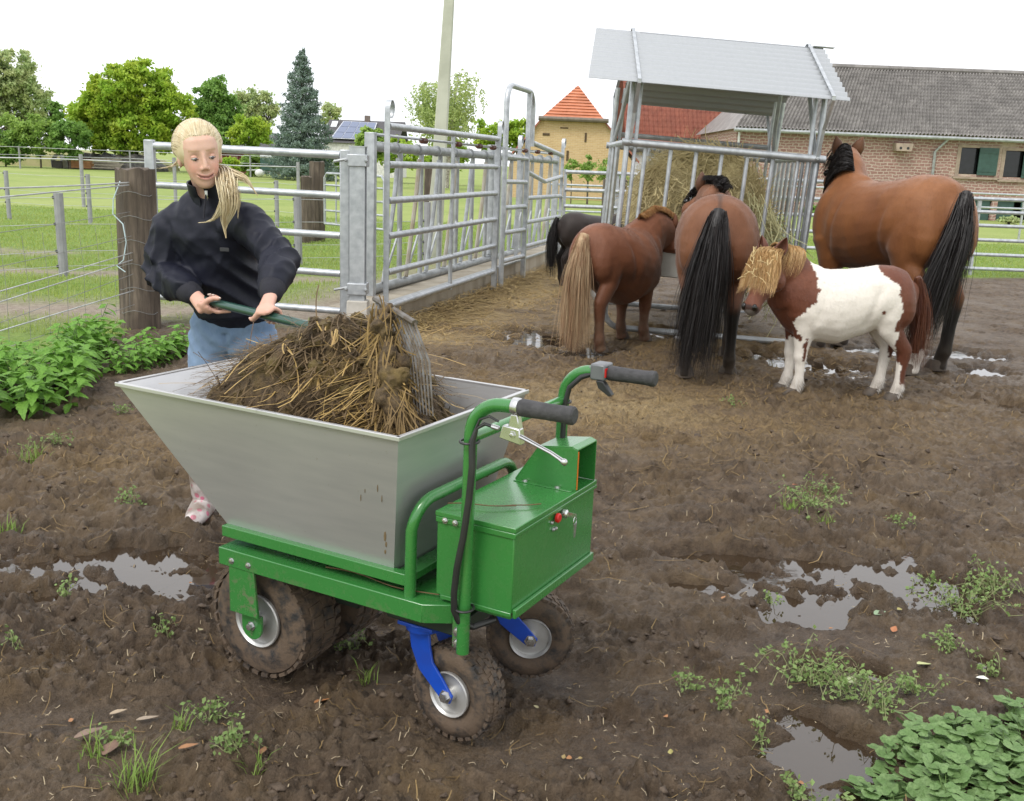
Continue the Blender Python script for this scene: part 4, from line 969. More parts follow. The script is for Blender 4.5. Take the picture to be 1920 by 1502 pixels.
# --- house with red roof behind the feeder
YR = 58.0; rh = thing('red_roofed_house', 'white house with a long red tiled roof behind the hay feeder', 'house', (at(1280, 300, YR)[0], YR + 4, 0))
a, b = at(1172, 266, YR), at(1425, 276, YR); ze = (a[2] + b[2]) / 2; zr = 8.2
v_, f_ = tiled(V(a[0], YR, ze), V(b[0], YR, ze), V(a[0], YR + 5, zr), V(b[0], YR + 5, zr), 30, 17, .03)
rf = addnp('roof', v_, f_, RTILE, rh)
mb = MB(); mb.add([V(a[0], YR + 5, zr), V(b[0], YR + 5, zr), V(b[0], YR + 10, ze), V(a[0], YR + 10, ze)], [(0, 1, 2, 3)]); mb.build('rear_roof', RTILE, rf)
for px, py in ((1213, 200), (1364, 218)):
    fr_ = (py - 150) / 116.; y_ = YR + 5 * (1 - fr_); p = at(px, py, y_); q = MB(); q.box(p - V(.25, .05, .1), p + V(.25, .05, .1)); q.build('skylight', simple('pale_tile', (.7, .68, .66), .5), rf)
mb = MB(); mb.box((a[0] + .2, YR + .3, -.2), (b[0], YR + 9.5, ze)); mb.build('wall', simple('white_render', (.68, .69, .72), .9), rh)
mb = MB(); mb.tube([V(a[0], YR - .06, ze - .15), V(b[0], YR - .06, ze - .15)], .14, 8); mb.box((a[0], YR + .02, ze - .5), (b[0], YR + .28, ze - .22)); mb.build('eave', simple('dark_eave', (.10, .10, .13), .6), rh)
# --- yellow brick gable
YG = 52.0; gh = thing('yellow_brick_house', 'yellow brick house end with a half-hipped red tiled roof', 'house', (at(1080, 300, YG)[0], YG + 5, 0))
P = lambda x, y, d=0.0: at(x, y, YG + d)
pk = P(1084, 160, 1.6); hl, hr = P(1017, 219), P(1131, 224); el, er = P(950, 297), P(1198, 303)
wl = [V(el[0] + .35, YG, -.2), V(er[0] - .35, YG, -.2), V(er[0] - .35, YG, er[2]), V(hr[0], YG, hr[2]), V(hl[0], YG, hl[2]), V(el[0] + .35, YG, el[2])]
mb = MB(); mb.prism(wl, (0, 9, 0)); mb.build('wall', YBRICK, gh, smooth=False)
dz = V(0, -.25, 0)
mb = MB()
NCs = 11
for k in range(NCs):
    f0, f1 = k / NCs, (k + 1) / NCs; A = (hl + dz) * (1 - f0) + pk * f0; B = (hr + dz) * (1 - f0) + pk * f0; C_ = (hr + dz) * (1 - f1) + pk * f1; D_ = (hl + dz) * (1 - f1) + pk * f1
    up_ = V(0, -.05, .02); mb.add([A + up_, B + up_, C_, D_, A, B], [(0, 1, 2, 3), (4, 5, 1, 0)])
hip = mb.build('hip', tilemat('orange_hip_tiles', (.50, .17, .08), (.56, .21, .11), .2, .3), gh, smooth=False)
mb = MB()
bk = V(0, 9.3, 0)
for e_, h_ in ((el, hl), (er, hr)):
    f0 = -V(0, .2, 0); p = [e_ + f0, h_ + f0, pk, V(pk[0], pk[1] + 8, pk[2]), e_ + bk, e_ + f0 + V(0, 0, -.12), h_ + f0 + V(0, 0, -.12)]
    mb.add(p, [(0, 1, 2, 3, 4), (0, 5, 6, 1)])
mb.build('roof', RTILE, gh, smooth=False)
mb = MB(); mb.tube([hl + V(-.2, -.3, -.08), hr + V(.25, -.3, -.08)], .11, 8); mb.build('gutter', simple('brown_gutter', (.16, .13, .10), .6), gh)
for px, py, w_, h_ in ((1098, 258, .10, .45), (1024, 252, .35, .12), (1064, 292, .12, .5), (1058, 240, .4, .06)):
    p = P(px, py); q = MB(); q.box((p[0] - w_/2, YG - .03, p[2] - h_/2), (p[0] + w_/2, YG + .1, p[2] + h_/2)); q.build('wall_slit', simple('dark_gap', (.10, .065, .035), .9), gh)
# --- house with solar panels
YS = 96.; sh_ = thing('solar_house', 'white house with solar panels on its dark roof beside the blue spruce', 'house', (at(660, 290, YS)[0], YS + 4, 0))
Q = lambda x, y, d=0.: at(x, y, YS + d)
a, b = Q(600, 266), Q(745, 272); a2, b2 = Q(618, 224, 4), Q(760, 229, 4)
mb = MB(); mb.add([a, b, b2, a2], [(0, 1, 2, 3)]); mb.add([a2, b2, b2 + V(0, 4, -2.5), a2 + V(0, 4, -2.5)], [(0, 1, 2, 3)]); DROOF = simple('dark_slate', (.09, .085, .09), .8); rf = mb.build('roof', DROOF, sh_)
mb = MB(); mb.box((a[0] + .3, YS + .3, -.2), (b[0], YS + 8, a[2] + .1)); mb.box((a[0] + .3, YS + .25, a[2] - .9), (b[0], YS + .29, a[2] - .1)); mb.build('wall', simple('white_wall', (.70, .69, .66), .9), sh_)
sp0, sp1, sp2, sp3 = Q(622, 260, .35), Q(696, 263, .35), Q(706, 232, 3.4), Q(645, 229, 3.4)
PV_ = NT('solar_glass'); PV_.set(Base_Color=(.16, .19, .28), Roughness=.12, Metallic=.3); PV_ = PV_.m
for i in range(4):
    for j in range(3):
        def pp(u, v): return (sp0 * (1-u) + sp1 * u) * (1 - v) + (sp3 * (1-u) + sp2 * u) * v + V(0, -.12, .10)
        u0, u1, v0, v1 = (i + .04) / 4, (i + .96) / 4, (j + .04) / 3, (j + .96) / 3
        c4 = [pp(u0, v0), pp(u1, v0), pp(u1, v1), pp(u0, v1)]; q = MB(); q.hexa([p - V(0, -.04, .05) for p in c4] + c4); q.build('solar_panel', PV_, rf, smooth=False)
mb = MB(); mb.hexa([pp(-.02, -.02) - V(0, -.06, .06), pp(1.02, -.02) - V(0, -.06, .06), pp(1.02, 1.02) - V(0, -.06, .06), pp(-.02, 1.02) - V(0, -.06, .06)] + [pp(-.02, -.02) - V(0, -.03, .03), pp(1.02, -.02) - V(0, -.03, .03), pp(1.02, 1.02) - V(0, -.03, .03), pp(-.02, 1.02) - V(0, -.03, .03)]); mb.build('panel_frame', simple('pale_frame', (.6, .62, .66), .4), rf)
c = Q(689, 228, 4); mb = MB(); mb.box(c - V(.25, .25, .3), c + V(.25, .25, .55)); mb.build('chimney', simple('chimney_brick', (.2, .16, .14), .9), rf)
c = Q(625, 236, 3); mb = MB(); mb.hexa([c + V(-.3, -.5, -.4), c + V(.25, -.5, -.4), c + V(.25, -.4, -.4), c + V(-.3, -.4, -.4), c + V(-.1, .1, .45), c + V(.45, .1, .45), c + V(.45, .2, .45), c + V(-.1, .2, .45)]); mb.build('skylight', simple('bright_skylight', (.8, .82, .85), .2), rf)
# --- shed, red hut, trailer
YH = 90.; hs = thing('grey_roofed_shed', 'low shed with a dark grey roof left of the blue spruce', 'shed', (at(475, 290, YH)[0], YH + 2, 0))
a, b, c, d = at(442, 277, YH), at(520, 283, YH), at(520, 250, YH + 4), at(458, 246, YH + 4)
mb = MB(); mb.add([a, b, c, d, a - V(0, 0, .12), b - V(0, 0, .12)], [(0, 1, 2, 3), (4, 5, 1, 0)]); mb.add([d, c, c + V(0, 4, -2), d + V(0, 4, -2)], [(0, 1, 2, 3)]); mb.build('roof', DROOF, hs)
mb = MB(); mb.box((a[0] + .3, YH + .3, -.2), (b[0], YH + 7.5, a[2])); mb.build('wall', simple('brown_boards', (.16, .10, .07), .9), hs)
YC = 86.; hc = thing('red_hut', 'small dark red wooden garden hut behind the person', 'hut', (at(433, 312, YC)[0], YC + 1, 0))
a, b = at(402, 284, YC), at(455, 286, YC); mb = MB(); mb.box((a[0], YC, -.2), (b[0], YC + 2.5, a[2] + .05)); mb.build('wall', simple('dark_red_boards', (.17, .035, .03), .8), hc)
c = at(438, 300, YC); mb = MB(); mb.box((c[0] - .38, YC - .06, c[2] - .35), (c[0] + .38, YC - .01, c[2] + .35)); wn_ = mb.build('window', simple('weathered_frame', (.36, .2, .17), .8), hc)
for dx in (-.18, .18): q = MB(); q.box((c[0] + dx - .13, YC - .065, c[2] - .28), (c[0] + dx + .13, YC - .062, c[2] + .28)); q.build('pane', simple('hut_glass', (.20, .12, .12), .2), wn_)
mb = MB(); mb.hexa([V(a[0] - .3, YC - .4, a[2] + .06), V(b[0] + .3, YC - .4, a[2] + .06), V(b[0] + .3, YC + 2.8, a[2] + .35), V(a[0] - .3, YC + 2.8, a[2] + .35), V(a[0] - .3, YC - .4, a[2] + .16), V(b[0] + .3, YC - .4, a[2] + .16), V(b[0] + .3, YC + 2.8, a[2] + .45), V(a[0] - .3, YC + 2.8, a[2] + .45)]); mb.build('roof', DROOF, hc)
YT = 76.; tr_ = thing('livestock_trailer', 'dark green livestock trailer with white mudguard parked in the meadow', 'trailer', gp(522, 332))
a, b = at(488, 324, YT), at(554, 326, YT); z0, z1 = .42, at(488, 293, YT)[2]
TG = simple('dark_green_panel', (.03, .085, .065), .45, 0, (.025, .07, .055), 2)
mb = MB(); mb.box((a[0], YT, z0), (b[0], YT + 1.6, z1 - .12)); bd = mb.build('body', TG, tr_, bevel=.05)
mb = MB(); mb.box((a[0] - .02, YT - .02, z1 - .12), (b[0] + .02, YT + 1.62, z1 + .12)); mb.build('roof', simple('grey_tarp', (.55, .58, .58), .5), tr_, bevel=.08)
mb = MB(); mb.box((b[0] - .03, YT - .03, z0), (b[0] + .04, YT + .05, z1)); mb.build('corner_post', simple('alu_post', (.6, .6, .6), .4, .5), tr_)
mb = MB(); mb.tube([V(a[0] - .1, YT + .8, .45), V(a[0] - 1.2, YT + .8, .38)], .06, 8); mb.box((a[0], YT + .1, .34), (b[0], YT + 1.5, .43)); mb.build('chassis', GDULL, tr_)
for yy_ in (YT - .12, YT + 1.55):
    mb = MB(); c = V(a[0] + 2.05, yy_, .32); mb.lathe([(.10, 0), (.30, .0), (.32, .03), (.32, .15), (.30, .18), (.1, .18)], c, V(0, 1, 0), 18); wh_ = mb.build('wheel', MAT['black_plastic'], tr_)
    q = MB(); q.lathe([(.14, -.01), (.17, .02), (.02, .03)], c, V(0, 1, 0), 14); q.build('rim', GALV, wh_)
    q = MB(); q.loft([[c + V(k * math.cos(t_), y_, k * math.sin(t_)) for k, y_ in ((.36, -.03), (.43, -.03), (.43, .2), (.36, .2))] for t_ in np.linspace(.1, PI - .1, 9)]); q.build('mudguard', simple('white_guard', (.8, .8, .8), .4), tr_)
mb = MB(); mb.ball(gp(487, 331) + V(0, 0, .25), V(.36, .3, .28), 10, 7); tag(mb.build('feed_sack', simple('white_sack', (.75, .75, .74), .7)), 'white sack lying at the front of the green trailer', 'sack')
# clutter at the meadow's far edge on the left
YL = 82.
def lump(name, label, cat, x0, x1, y0, y1, mat, dep=2., seed=1, YL=82.):
    a, b = at(x0, y1, YL), at(x1, y1, YL); h = at(x0, y0, YL)[2]; r_ = np.random.default_rng(seed); nx = 26; rings = []
    th = thing(name, label, cat, ((a[0] + b[0]) / 2, YL + dep / 2, 0)); mb = MB()
    for i in range(nx + 1):
        f_ = i / nx; hh = max(.1, h * (.75 + .35 * r_.random()) * min(1, 5 * f_ + .3, 5 * (1 - f_) + .3)); x = a[0] + (b[0] - a[0]) * f_
        rings.append([V(x, YL, -.1), V(x + r_.normal() * .1, YL + .1, hh * .7), V(x, YL + .5, hh), V(x, YL + dep - .4, hh * .9), V(x, YL + dep, -.1)])
    mb.loft(rings, closed=True); mb.build('mound', mat, th, smooth=False); return th
lump('sheeted_heap', 'long low heap under black sheeting at the meadow edge', 'heap', 105, 292, 284, 308, simple('black_sheeting', (.03, .03, .033), .5, 0, (.10, .09, .08), 2.5, .6, 3, .2), 3, 3)
lump('earth_bank', 'bank of pale dry grass behind the black sheeted heap', 'bank', -60, 300, 275, 300, simple('dry_grass_bank', (.38, .34, .18), .9, 0, (.28, .29, .12), 1.5), 5, 9, 86.)
a = at(98, 301, YL - .6); th = thing('white_shelter', 'small white tent-shaped animal shelter before the black heap', 'shelter', (a[0] + .45, YL - 1, 0)); mb = MB()
mb.loft([[V(a[0] + .1, YL - 1 + k, -.05), V(a[0] + .05, YL - 1 + k, .55), V(a[0] + .35, YL - 1 + k, 1.0), V(a[0] + .62, YL - 1 + k, 1.02), V(a[0] + .98, YL - 1 + k, .55), V(a[0] + 1.0, YL - 1 + k, -.05)] for k in (0, .9)], closed=False, caps=False); mb.build('canvas', simple('white_canvas', (.8, .8, .8), .7), th, smooth=False)
mb = MB(); mb.box((a[0] + .18, YL - .95, -.05), (a[0] + .9, YL - .2, .5)); mb.build('inside', simple('shelter_inside', (.12, .11, .1), .9), th)
PAL = simple('orange_boards', (.44, .22, .10), .9, 0, (.34, .17, .08), 4)
for k, (x0, label) in enumerate(((133, 'orange-brown wooden crate beside the white shelter'), (154, 'orange-brown wooden crate right of its twin'))):
    a = at(x0, 305, YL - .8); th = thing('crate', label, 'crate', (a[0] + .4, YL - .8, 0))
    for z_ in (.0, .2, .4, .6): mb = MB(); mb.box((a[0], YL - 1.2, z_), (a[0] + .82, YL - 1.15, z_ + .13)); mb.build('slat', PAL, th)
    mb = MB(); mb.box((a[0], YL - 1.14, 0), (a[0] + .8, YL - .5, .7)); mb.build('body', PAL, th)
a = at(178, 308, YL - 1); th = thing('timber_stack', 'low stack of grey weathered timbers at the meadow edge', 'timber stack', (a[0] + 1, YL - 1, 0))
for k in range(7): mb = MB(); mb.bar(V(a[0] + .1 * (k % 3), YL - 1.6 + .15 * (k % 2), .1 + .11 * k), V(a[0] + 2.1 + .12 * (k % 4), YL - 1.5, .1 + .11 * k), .12, .09); mb.build('timber', simple('grey_timber', (.25, .22, .18), .9), th)
# ================================================================== trees, bushes, meadow grass
def leafmat(name, c1, c2, c3, tr=.45, sc=1.2):
    t = NT(name); n_ = t.noise(sc, 3); n2 = t.noise(sc * 9, 2)
    c = t.mix(t.ramp(n_, [(.35, 0), (.65, 1)]), c1, c2); c = t.mix(t.ramp(n2, [(.45, 0), (.7, .8)]), c, c3)
    t.set(Base_Color=c, Roughness=.55, Specular_IOR_Level=.3)
    tl = t.n('ShaderNodeBsdfTranslucent', {'Color': c}); mx = t.n('ShaderNodeMixShader', {0: tr, 1: t.b.outputs[0], 2: tl.outputs[0]})
    t.t.links.new(mx.outputs[0], t.t.nodes['Material Output'].inputs[0]); return t.m
BARK = simple('bark', (.12, .095, .07), .9, 0, (.07, .055, .04), 8, .6, 25, .02)
def leaves(c, size, r_, asp=.6, nrm=None):
    """rhombic leaves at the points c"""
    n = len(c); d = r_.standard_normal((n, 3)); d /= np.linalg.norm(d, axis=1)[:, None]
    e = r_.standard_normal((n, 3))
    if nrm is not None: e = e * .6 + nrm
    s = np.cross(d, e); s /= np.linalg.norm(s, axis=1)[:, None] + 1e-9
    L = (size * r_.uniform(.6, 1.4, n))[:, None]
    v = np.stack([c - d * L * .5, c + s * L * asp * .5, c + d * L * .5, c - s * L * asp * .5], 1).reshape(-1, 3)
    return v, np.arange(4 * n).reshape(-1, 4)
def tree(name, label, px, Y, ybase, blobs, nclu, nleaf, lsize, mat, seed, cat='tree', trunk=.25, group=None, cr=1.0, z0=None):
    """blobs: crown lobes as photo boxes (x0, y0, x1, y1) at distance Y"""
    r_ = np.random.default_rng(seed); base = at(px, ybase, Y); base[2] = 0
    th = thing(name, label, cat, base, group=group)
    cen = []; wts = []
    L = []
    for x0, y0, x1, y1 in blobs:
        a, b = at(x0, y1, Y), at(x1, y0, Y); c = (a + b) / 2; c[1] = Y; rx = abs(b[0] - a[0]) / 2; rz = abs(b[2] - a[2]) / 2; L.append((c, V(rx, min(rx, rz * 1.2), rz)))
    ar = np.array([q[1][0] * q[1][2] for q in L]); pr = ar / ar.sum()
    for i in range(nclu):
        c, r3 = L[r_.choice(len(L), p=pr)]; u = r_.standard_normal(3); u /= np.linalg.norm(u); k = r_.uniform(.35, 1) ** .5
        cen.append(c + u * r3 * k * .97)
    cen = np.array(cen); rc = cr * np.sqrt(ar.sum() / nclu) * 1.7
    q = cen[np.repeat(np.arange(nclu), nleaf)]; off = r_.standard_normal(q.shape) * V(.5, .5, .34) * rc; pts = q + off
    pts[:, 2] = np.maximum(pts[:, 2], .08)
    v, f = leaves(pts, lsize, r_, nrm=V(0, 0, 1.0))
    addnp('crown', v, f, mat, th)['kind'] = 'stuff'
    mb = MB(); top = max(q[0][2] for q in L); c0 = L[int(np.argmax(ar))][0]
    mb.tube([base + V(0, 0, -.2), base * .7 + V(c0[0], c0[1], 0) * .3 + V(0, 0, top * .35), V(c0[0], c0[1], top * .8), V(c0[0], c0[1], top * 1.05)], [trunk, trunk * .8, trunk * .45, trunk * .15], 8)
    for i in range(min(nclu, 34)):
        e = cen[i]; s_ = V(c0[0], c0[1], 0) + V(0, 0, max(top * .3, min(e[2] * .75, top))); m_ = (s_ + e) / 2 + V(0, 0, .1 * np.linalg.norm(e - s_)); mb.tube([s_, m_, e], [trunk * .3, trunk * .18, trunk * .06], 5)
    mb.build('trunk', BARK, th)
    return th
LM1 = leafmat('walnut_leaves', (0.293, 0.488, 0.054), (0.512, 0.6, 0.073), (0.171, 0.293, 0.036), sc=.6)
LM2 = leafmat('dark_leaves', (0.169, 0.32, 0.076), (0.305, 0.488, 0.107), (0.107, 0.214, 0.061), sc=.8)
LM3 = leafmat('mid_green_leaves', (0.244, 0.39, 0.086), (0.39, 0.536, 0.122), (0.146, 0.244, 0.061), sc=.7)
LM4 = leafmat('grey_green_leaves', (0.366, 0.488, 0.199), (0.579, 0.6, 0.305), (0.244, 0.336, 0.152), sc=.7)
tree('walnut_tree', 'large round yellow-green walnut tree at the meadow edge', 255, 84, 285, [(138,160,250,292),(165,118,320,230),(225,106,330,200),(265,150,366,292),(190,190,335,292),(134,185,200,265)], 460, 110, .32, LM1, 1, trunk=.3)
tree('poplar_tree', 'tall loose grey-green tree at the left edge of the picture', 20, 120, 260, [(-60,100,55,230),(-20,95,70,180),(20,130,88,220),(-60,180,60,260)], 240, 90, .42, LM4, 2, trunk=.35)
tree('round_tree', 'small dark round tree between the left tree and the walnut tree', 95, 130, 235, [(75,185,118,235)], 40, 90, .35, LM2, 3)
tree('thuja_tree', 'dark green tree with upright shoots right of the walnut tree', 405, 92, 270, [(365,150,425,250),(380,140,440,260),(365,200,450,285),(395,170,450,250)], 220, 110, .26, LM2, 4)
tree('poplar_tree', 'pale poplar behind, left one of the pair before the spruce', 465, 150, 240, [(440,160,490,250),(450,175,500,250)], 80, 80, .42, LM4, 5)
tree('poplar_tree', 'pale poplar just left behind the blue spruce', 500, 150, 240, [(480,170,520,250)], 40, 80, .42, LM4, 6)
tree('poplar_tree', 'pale poplar top showing right of the blue spruce', 620, 150, 240, [(600,195,640,245)], 30, 80, .42, LM4, 16)
for k, (x0, y0, x1, y1, m_, lab) in enumerate(((-70,215,60,285,LM3,'hedge bush at the far left below the tall tree'),(40,215,110,285,LM3,'hedge bush below the small dark round tree'),(95,225,165,290,LM2,'hedge bush at the left foot of the walnut tree'),(-40,240,60,300,LM2,'low dark bush at the left edge by the far fence'),
        (430,215,510,275,LM1,'yellow-green bush above the grey roofed shed'),(448,290,492,330,LM3,'bush between the red hut and the green trailer'),(555,295,645,332,LM3,'wide bush right of the green trailer'),(640,285,680,335,LM3,'bush in front of the white solar house'),
        (360,240,420,290,LM2,'dark bush behind the person and the red hut'), (672,238,720,300,LM3,'leafy shrub beside the solar panels'), (410,298,448,322,LM1,'small yellowish bush before the red hut'))):
    Yb = 80 if y1 < 320 else 78
    tree('bush', lab, (x0 + x1) / 2, Yb if k < 9 else 60, y1, [(x0,y0,x1,y1+4)], 50, 110, .26, m_, 20 + k, cat='bush', trunk=.08)
for k, (bl, lab) in enumerate((((880,225,960,285),'green treetop left of the arched hoop above the feed fence'),((940,222,1000,280),'green treetop showing through the arched hoop'),((700,262,800,320),'bushy tree behind the left half of the feed fence'),((790,262,880,320),'bushy tree behind the feed fence right of the pole'))):
    tree('garden_tree', lab, (bl[0] + bl[2]) / 2, 75, 300, [bl], 34, 75, .28, LM1, 140 + k, trunk=.1)
for k, (bl, lab) in enumerate((((1060,300,1085,335),'leafy shrub at the left of the yellow brick house wall'),((1085,305,1120,340),'round shrub in the middle before the yellow brick house'),((1118,300,1150,345),'shrub before the right part of the yellow brick house'),((1100,285,1108,330),'slim upright shoot before the yellow brick house'),((1150,320,1190,350),'low shrub behind the left posts of the hay feeder'))):
    tree('shrub', lab, (bl[0] + bl[2]) / 2, 46, 335, [bl], 12, 40, .13, LM3, 150 + k, cat='shrub', trunk=.03)
tree('shrub', 'grey-leaved lavender bush before the barn doors', 1890, 41, 425, [(1865,408,1920,432)], 26, 60, .12, LM4, 42, cat='shrub', trunk=.04)
tree('shrub', 'low green shrub between the feeder and the large bay horse', 1520, 43, 405, [(1500,385,1540,408)], 10, 50, .14, LM2, 43, cat='shrub', trunk=.04)
tree('shrub', 'low green shrub seen through the bars of the hay feeder', 1285, 43, 385, [(1270,330,1300,370)], 10, 50, .14, LM2, 44, cat='shrub', trunk=.04)
# birch with hanging twigs
th = thing('birch_tree', 'airy birch with hanging twigs behind the telegraph pole', 'tree', at(838, 300, 62) * V(1, 1, 0)); r_ = np.random.default_rng(50)
pts = []; mb = MB(); bx_ = at(838, 300, 62)
for i in range(420):
    lobe = [(800, 150, 215, 30), (862, 128, 230, 32), (840, 170, 250, 45), (820, 190, 255, 45)][r_.integers(4)]
    px = lobe[0] + r_.normal() * lobe[3] * .5; py = r_.uniform(lobe[1], lobe[2] - 10); s_ = at(px, py, 62 + r_.normal() * 1.2); l = r_.uniform(.5, 1.6)
    n = int(l * 26); f_ = r_.random(n); pts.append(s_[None] + np.stack([r_.normal(0, .09, n) + f_ * .15, r_.normal(0, .09, n), -f_ * l], 1))
v, f = leaves(np.concatenate(pts), .15, r_); addnp('crown', v, f, leafmat('birch_leaves', (0.318, 0.415, 0.135), (0.512, 0.6, 0.22), (0.195, 0.269, 0.098), sc=1), th)['kind'] = 'stuff'
b0 = V(bx_[0], 62, 0); mb.tube([b0, b0 + V(.1, 0, 2.5), at(850, 200, 62), at(862, 135, 62)], [.16, .14, .08, .02], 8)
for k in range(14): a_ = at(840 + r_.normal() * 5, 250 - k * 6, 62); e = at(838 + r_.normal() * 38, 220 - k * 6, 62 + r_.normal()); mb.tube([a_, (a_ + e) / 2 + V(0, 0, .2), e], [.04, .03, .01], 5)
mb.build('trunk', simple('birch_bark', (.5, .48, .44), .8, 0, (.2, .18, .16), 12), th)
# blue spruce
YSP = 72.; th = thing('blue_spruce', 'blue-green spruce with a pointed top beside the solar house', 'tree', at(568, 300, YSP) * V(1, 1, 0)); r_ = np.random.default_rng(51)
c0 = at(568, 300, YSP); tip = at(567, 92, YSP); H_ = tip[2]; pts = []; nr = []; mb = MB()
mb.tube([V(c0[0], YSP, -.1), V(c0[0], YSP, H_ * .5), tip], [.2, .12, .02], 8)
for lev in np.linspace(.08, .98, 30):
    z_ = H_ * lev; R_ = 2.65 * (1 - lev) ** .72 + .06; nb = int(9 + 8 * (1 - lev))
    for k in range(nb):
        a_ = 2 * PI * (k + r_.random()) / nb; rl = R_ * r_.uniform(.6, 1.18); z_ = H_ * (lev + r_.normal() * .014); n = int(24 + 62 * rl); f_ = np.sqrt(r_.random(n))
        x = np.cos(a_) * rl * f_; y = np.sin(a_) * rl * f_; dz = -.34 * rl * f_ + .22 * rl * f_ ** 3
        w = .16 * rl * (1.15 - f_) + .05
        pts.append(np.stack([c0[0] + x + r_.normal(0, 1, n) * w * abs(math.sin(a_)), YSP + y + r_.normal(0, 1, n) * w * abs(math.cos(a_)), z_ + dz + r_.normal(0, .075, n) - .06 * r_.random(n)], 1))
v, f = leaves(np.concatenate(pts), .16, r_, .42); addnp('crown', v, f, leafmat('spruce_needles', (0.146, 0.215, 0.166), (0.273, 0.351, 0.293), (0.069, 0.108, 0.088), .15, 1.5), th)['kind'] = 'stuff'
mb.build('trunk', BARK, th)
# grass blades in the near meadow strips
def blades(n, region, seed, hgt, wid):
    r_ = np.random.default_rng(seed); x, y = region(r_, n); z = height(x, y, False)
    h = hgt * r_.uniform(.5, 1.4, len(x)) ; a_ = r_.uniform(0, 2*PI, len(x)); ln = r_.uniform(.1, .7, len(x)) * h; w = wid * r_.uniform(.7, 1.4, len(x)) * (y / 9)
    p = np.stack([x, y, z - .01], 1); s = np.stack([np.cos(a_), np.sin(a_), 0 * a_], 1) * w[:, None]; d = np.stack([-np.sin(a_) * ln, np.cos(a_) * ln, h], 1)
    m_ = p + d * V(.35, .35, .6)
    v = np.stack([p - s, p + s, m_ + s * .7, m_ - s * .7, p + d], 1).reshape(-1, 3); i = np.arange(len(x))[:, None] * 5
    return v, np.concatenate([i + np.array([[0, 1, 2, 3]]), i + np.array([[3, 2, 4, 4]])], 0)
def reg(r_, n):
    y = 8.2 * (26 / 8.2) ** r_.random(n); x = r_.uniform(-1, 1, n) * (.58 * y + .6)
    mu, tk, sd, al = zones(x, y); keep = (mu < .35) & (r_.random(n) > tk * 1.15) & ~((sd > -.5) & (sd < .1) & (al > 0) & (al < 9.5)); return x[keep], y[keep]
v, f = blades(120000, reg, 60, .05, .0042)
me = bpy.data.meshes.new('meadow_grass')
q4 = f[: len(f) // 2]; t3 = f[len(f) // 2:][:, :3]
tri = np.concatenate([q4[:, [0, 1, 2]], q4[:, [0, 2, 3]], t3]); me = quadmesh('meadow_grass', v, tri)
tag(link('meadow_grass', me, leafmat('grass_blades', (.26, .36, .075), (.36, .45, .11), (.38, .40, .16), .45, .7), None, False), 'short green meadow grass beyond the fences', 'grass', kind='stuff')
# ================================================================== horses and ponies
def rings_of(chain, side0, n=18):
    """chain: list of (centre, half width, half depth); side0: direction of the width"""
    ps = [np.asarray(c[0], float) for c in chain]; m = len(ps); out = []
    for i, (p, a, b) in enumerate(chain):
        t_ = unit(ps[min(i+1, m-1)] - ps[max(i-1, 0)]); s_ = np.asarray(side0, float); s_ = unit(s_ - t_ * np.dot(s_, t_)); u_ = np.cross(t_, s_)
        out.append([ps[i] + s_ * a * math.cos(2*PI*k/n) + u_ * b * math.sin(2*PI*k/n) for k in range(n)])
    return out
def chain(mb, ch, side=(0, 1, 0), n=18):
    ch = [(np.asarray(c[0], float), c[1], c[2]) for c in ch]
    t0 = unit(ch[0][0] - ch[1][0]); t1 = unit(ch[-1][0] - ch[-2][0])
    ch = [(ch[0][0] + t0 * min(ch[0][1:]) * .6, ch[0][1] * .45, ch[0][2] * .45)] + ch + [(ch[-1][0] + t1 * min(ch[-1][1:]) * .6, ch[-1][1] * .45, ch[-1][2] * .45)]
    mb.loft(rings_of(ch, side, n))
def ribbons(paths, w, taper=True, cen=None):
    vs = []; fs = []; k = 0
    for pts in paths:
        pts = np.asarray(pts); m = len(pts); d = np.gradient(pts, axis=0); ref = pts[0] * 0 + rng.standard_normal(3)
        s_ = np.cross(d, ref if cen is None else pts - cen + rng.standard_normal(3) * .03); s_ /= np.linalg.norm(s_, axis=1)[:, None] + 1e-9
        ww = w * (1 - .75 * np.linspace(0, 1, m) ** 2)[:, None] if taper else w
        vs.append(np.stack([pts - s_ * ww, pts + s_ * ww], 1).reshape(-1, 3))
        i = np.arange(m - 1)[:, None] * 2 + k; fs.append(np.concatenate([i, i + 1, i + 3, i + 2], 1)); k += 2 * m
    return np.concatenate(vs), np.concatenate(fs)
def hairmat(name, c1, c2, rough=.45, sc=30):
    t = NT(name); n_ = t.noise(sc, 3, vec=t.scaled((1, 1, .12))); n2 = t.noise(5, 2)
    t.set(Base_Color=t.mix(t.ramp(n_, [(.35, 0), (.65, 1)]), c1, t.mix(n2, c2, tuple(.75 * q for q in c2))), Roughness=rough, Specular_IOR_Level=.35); return t.m
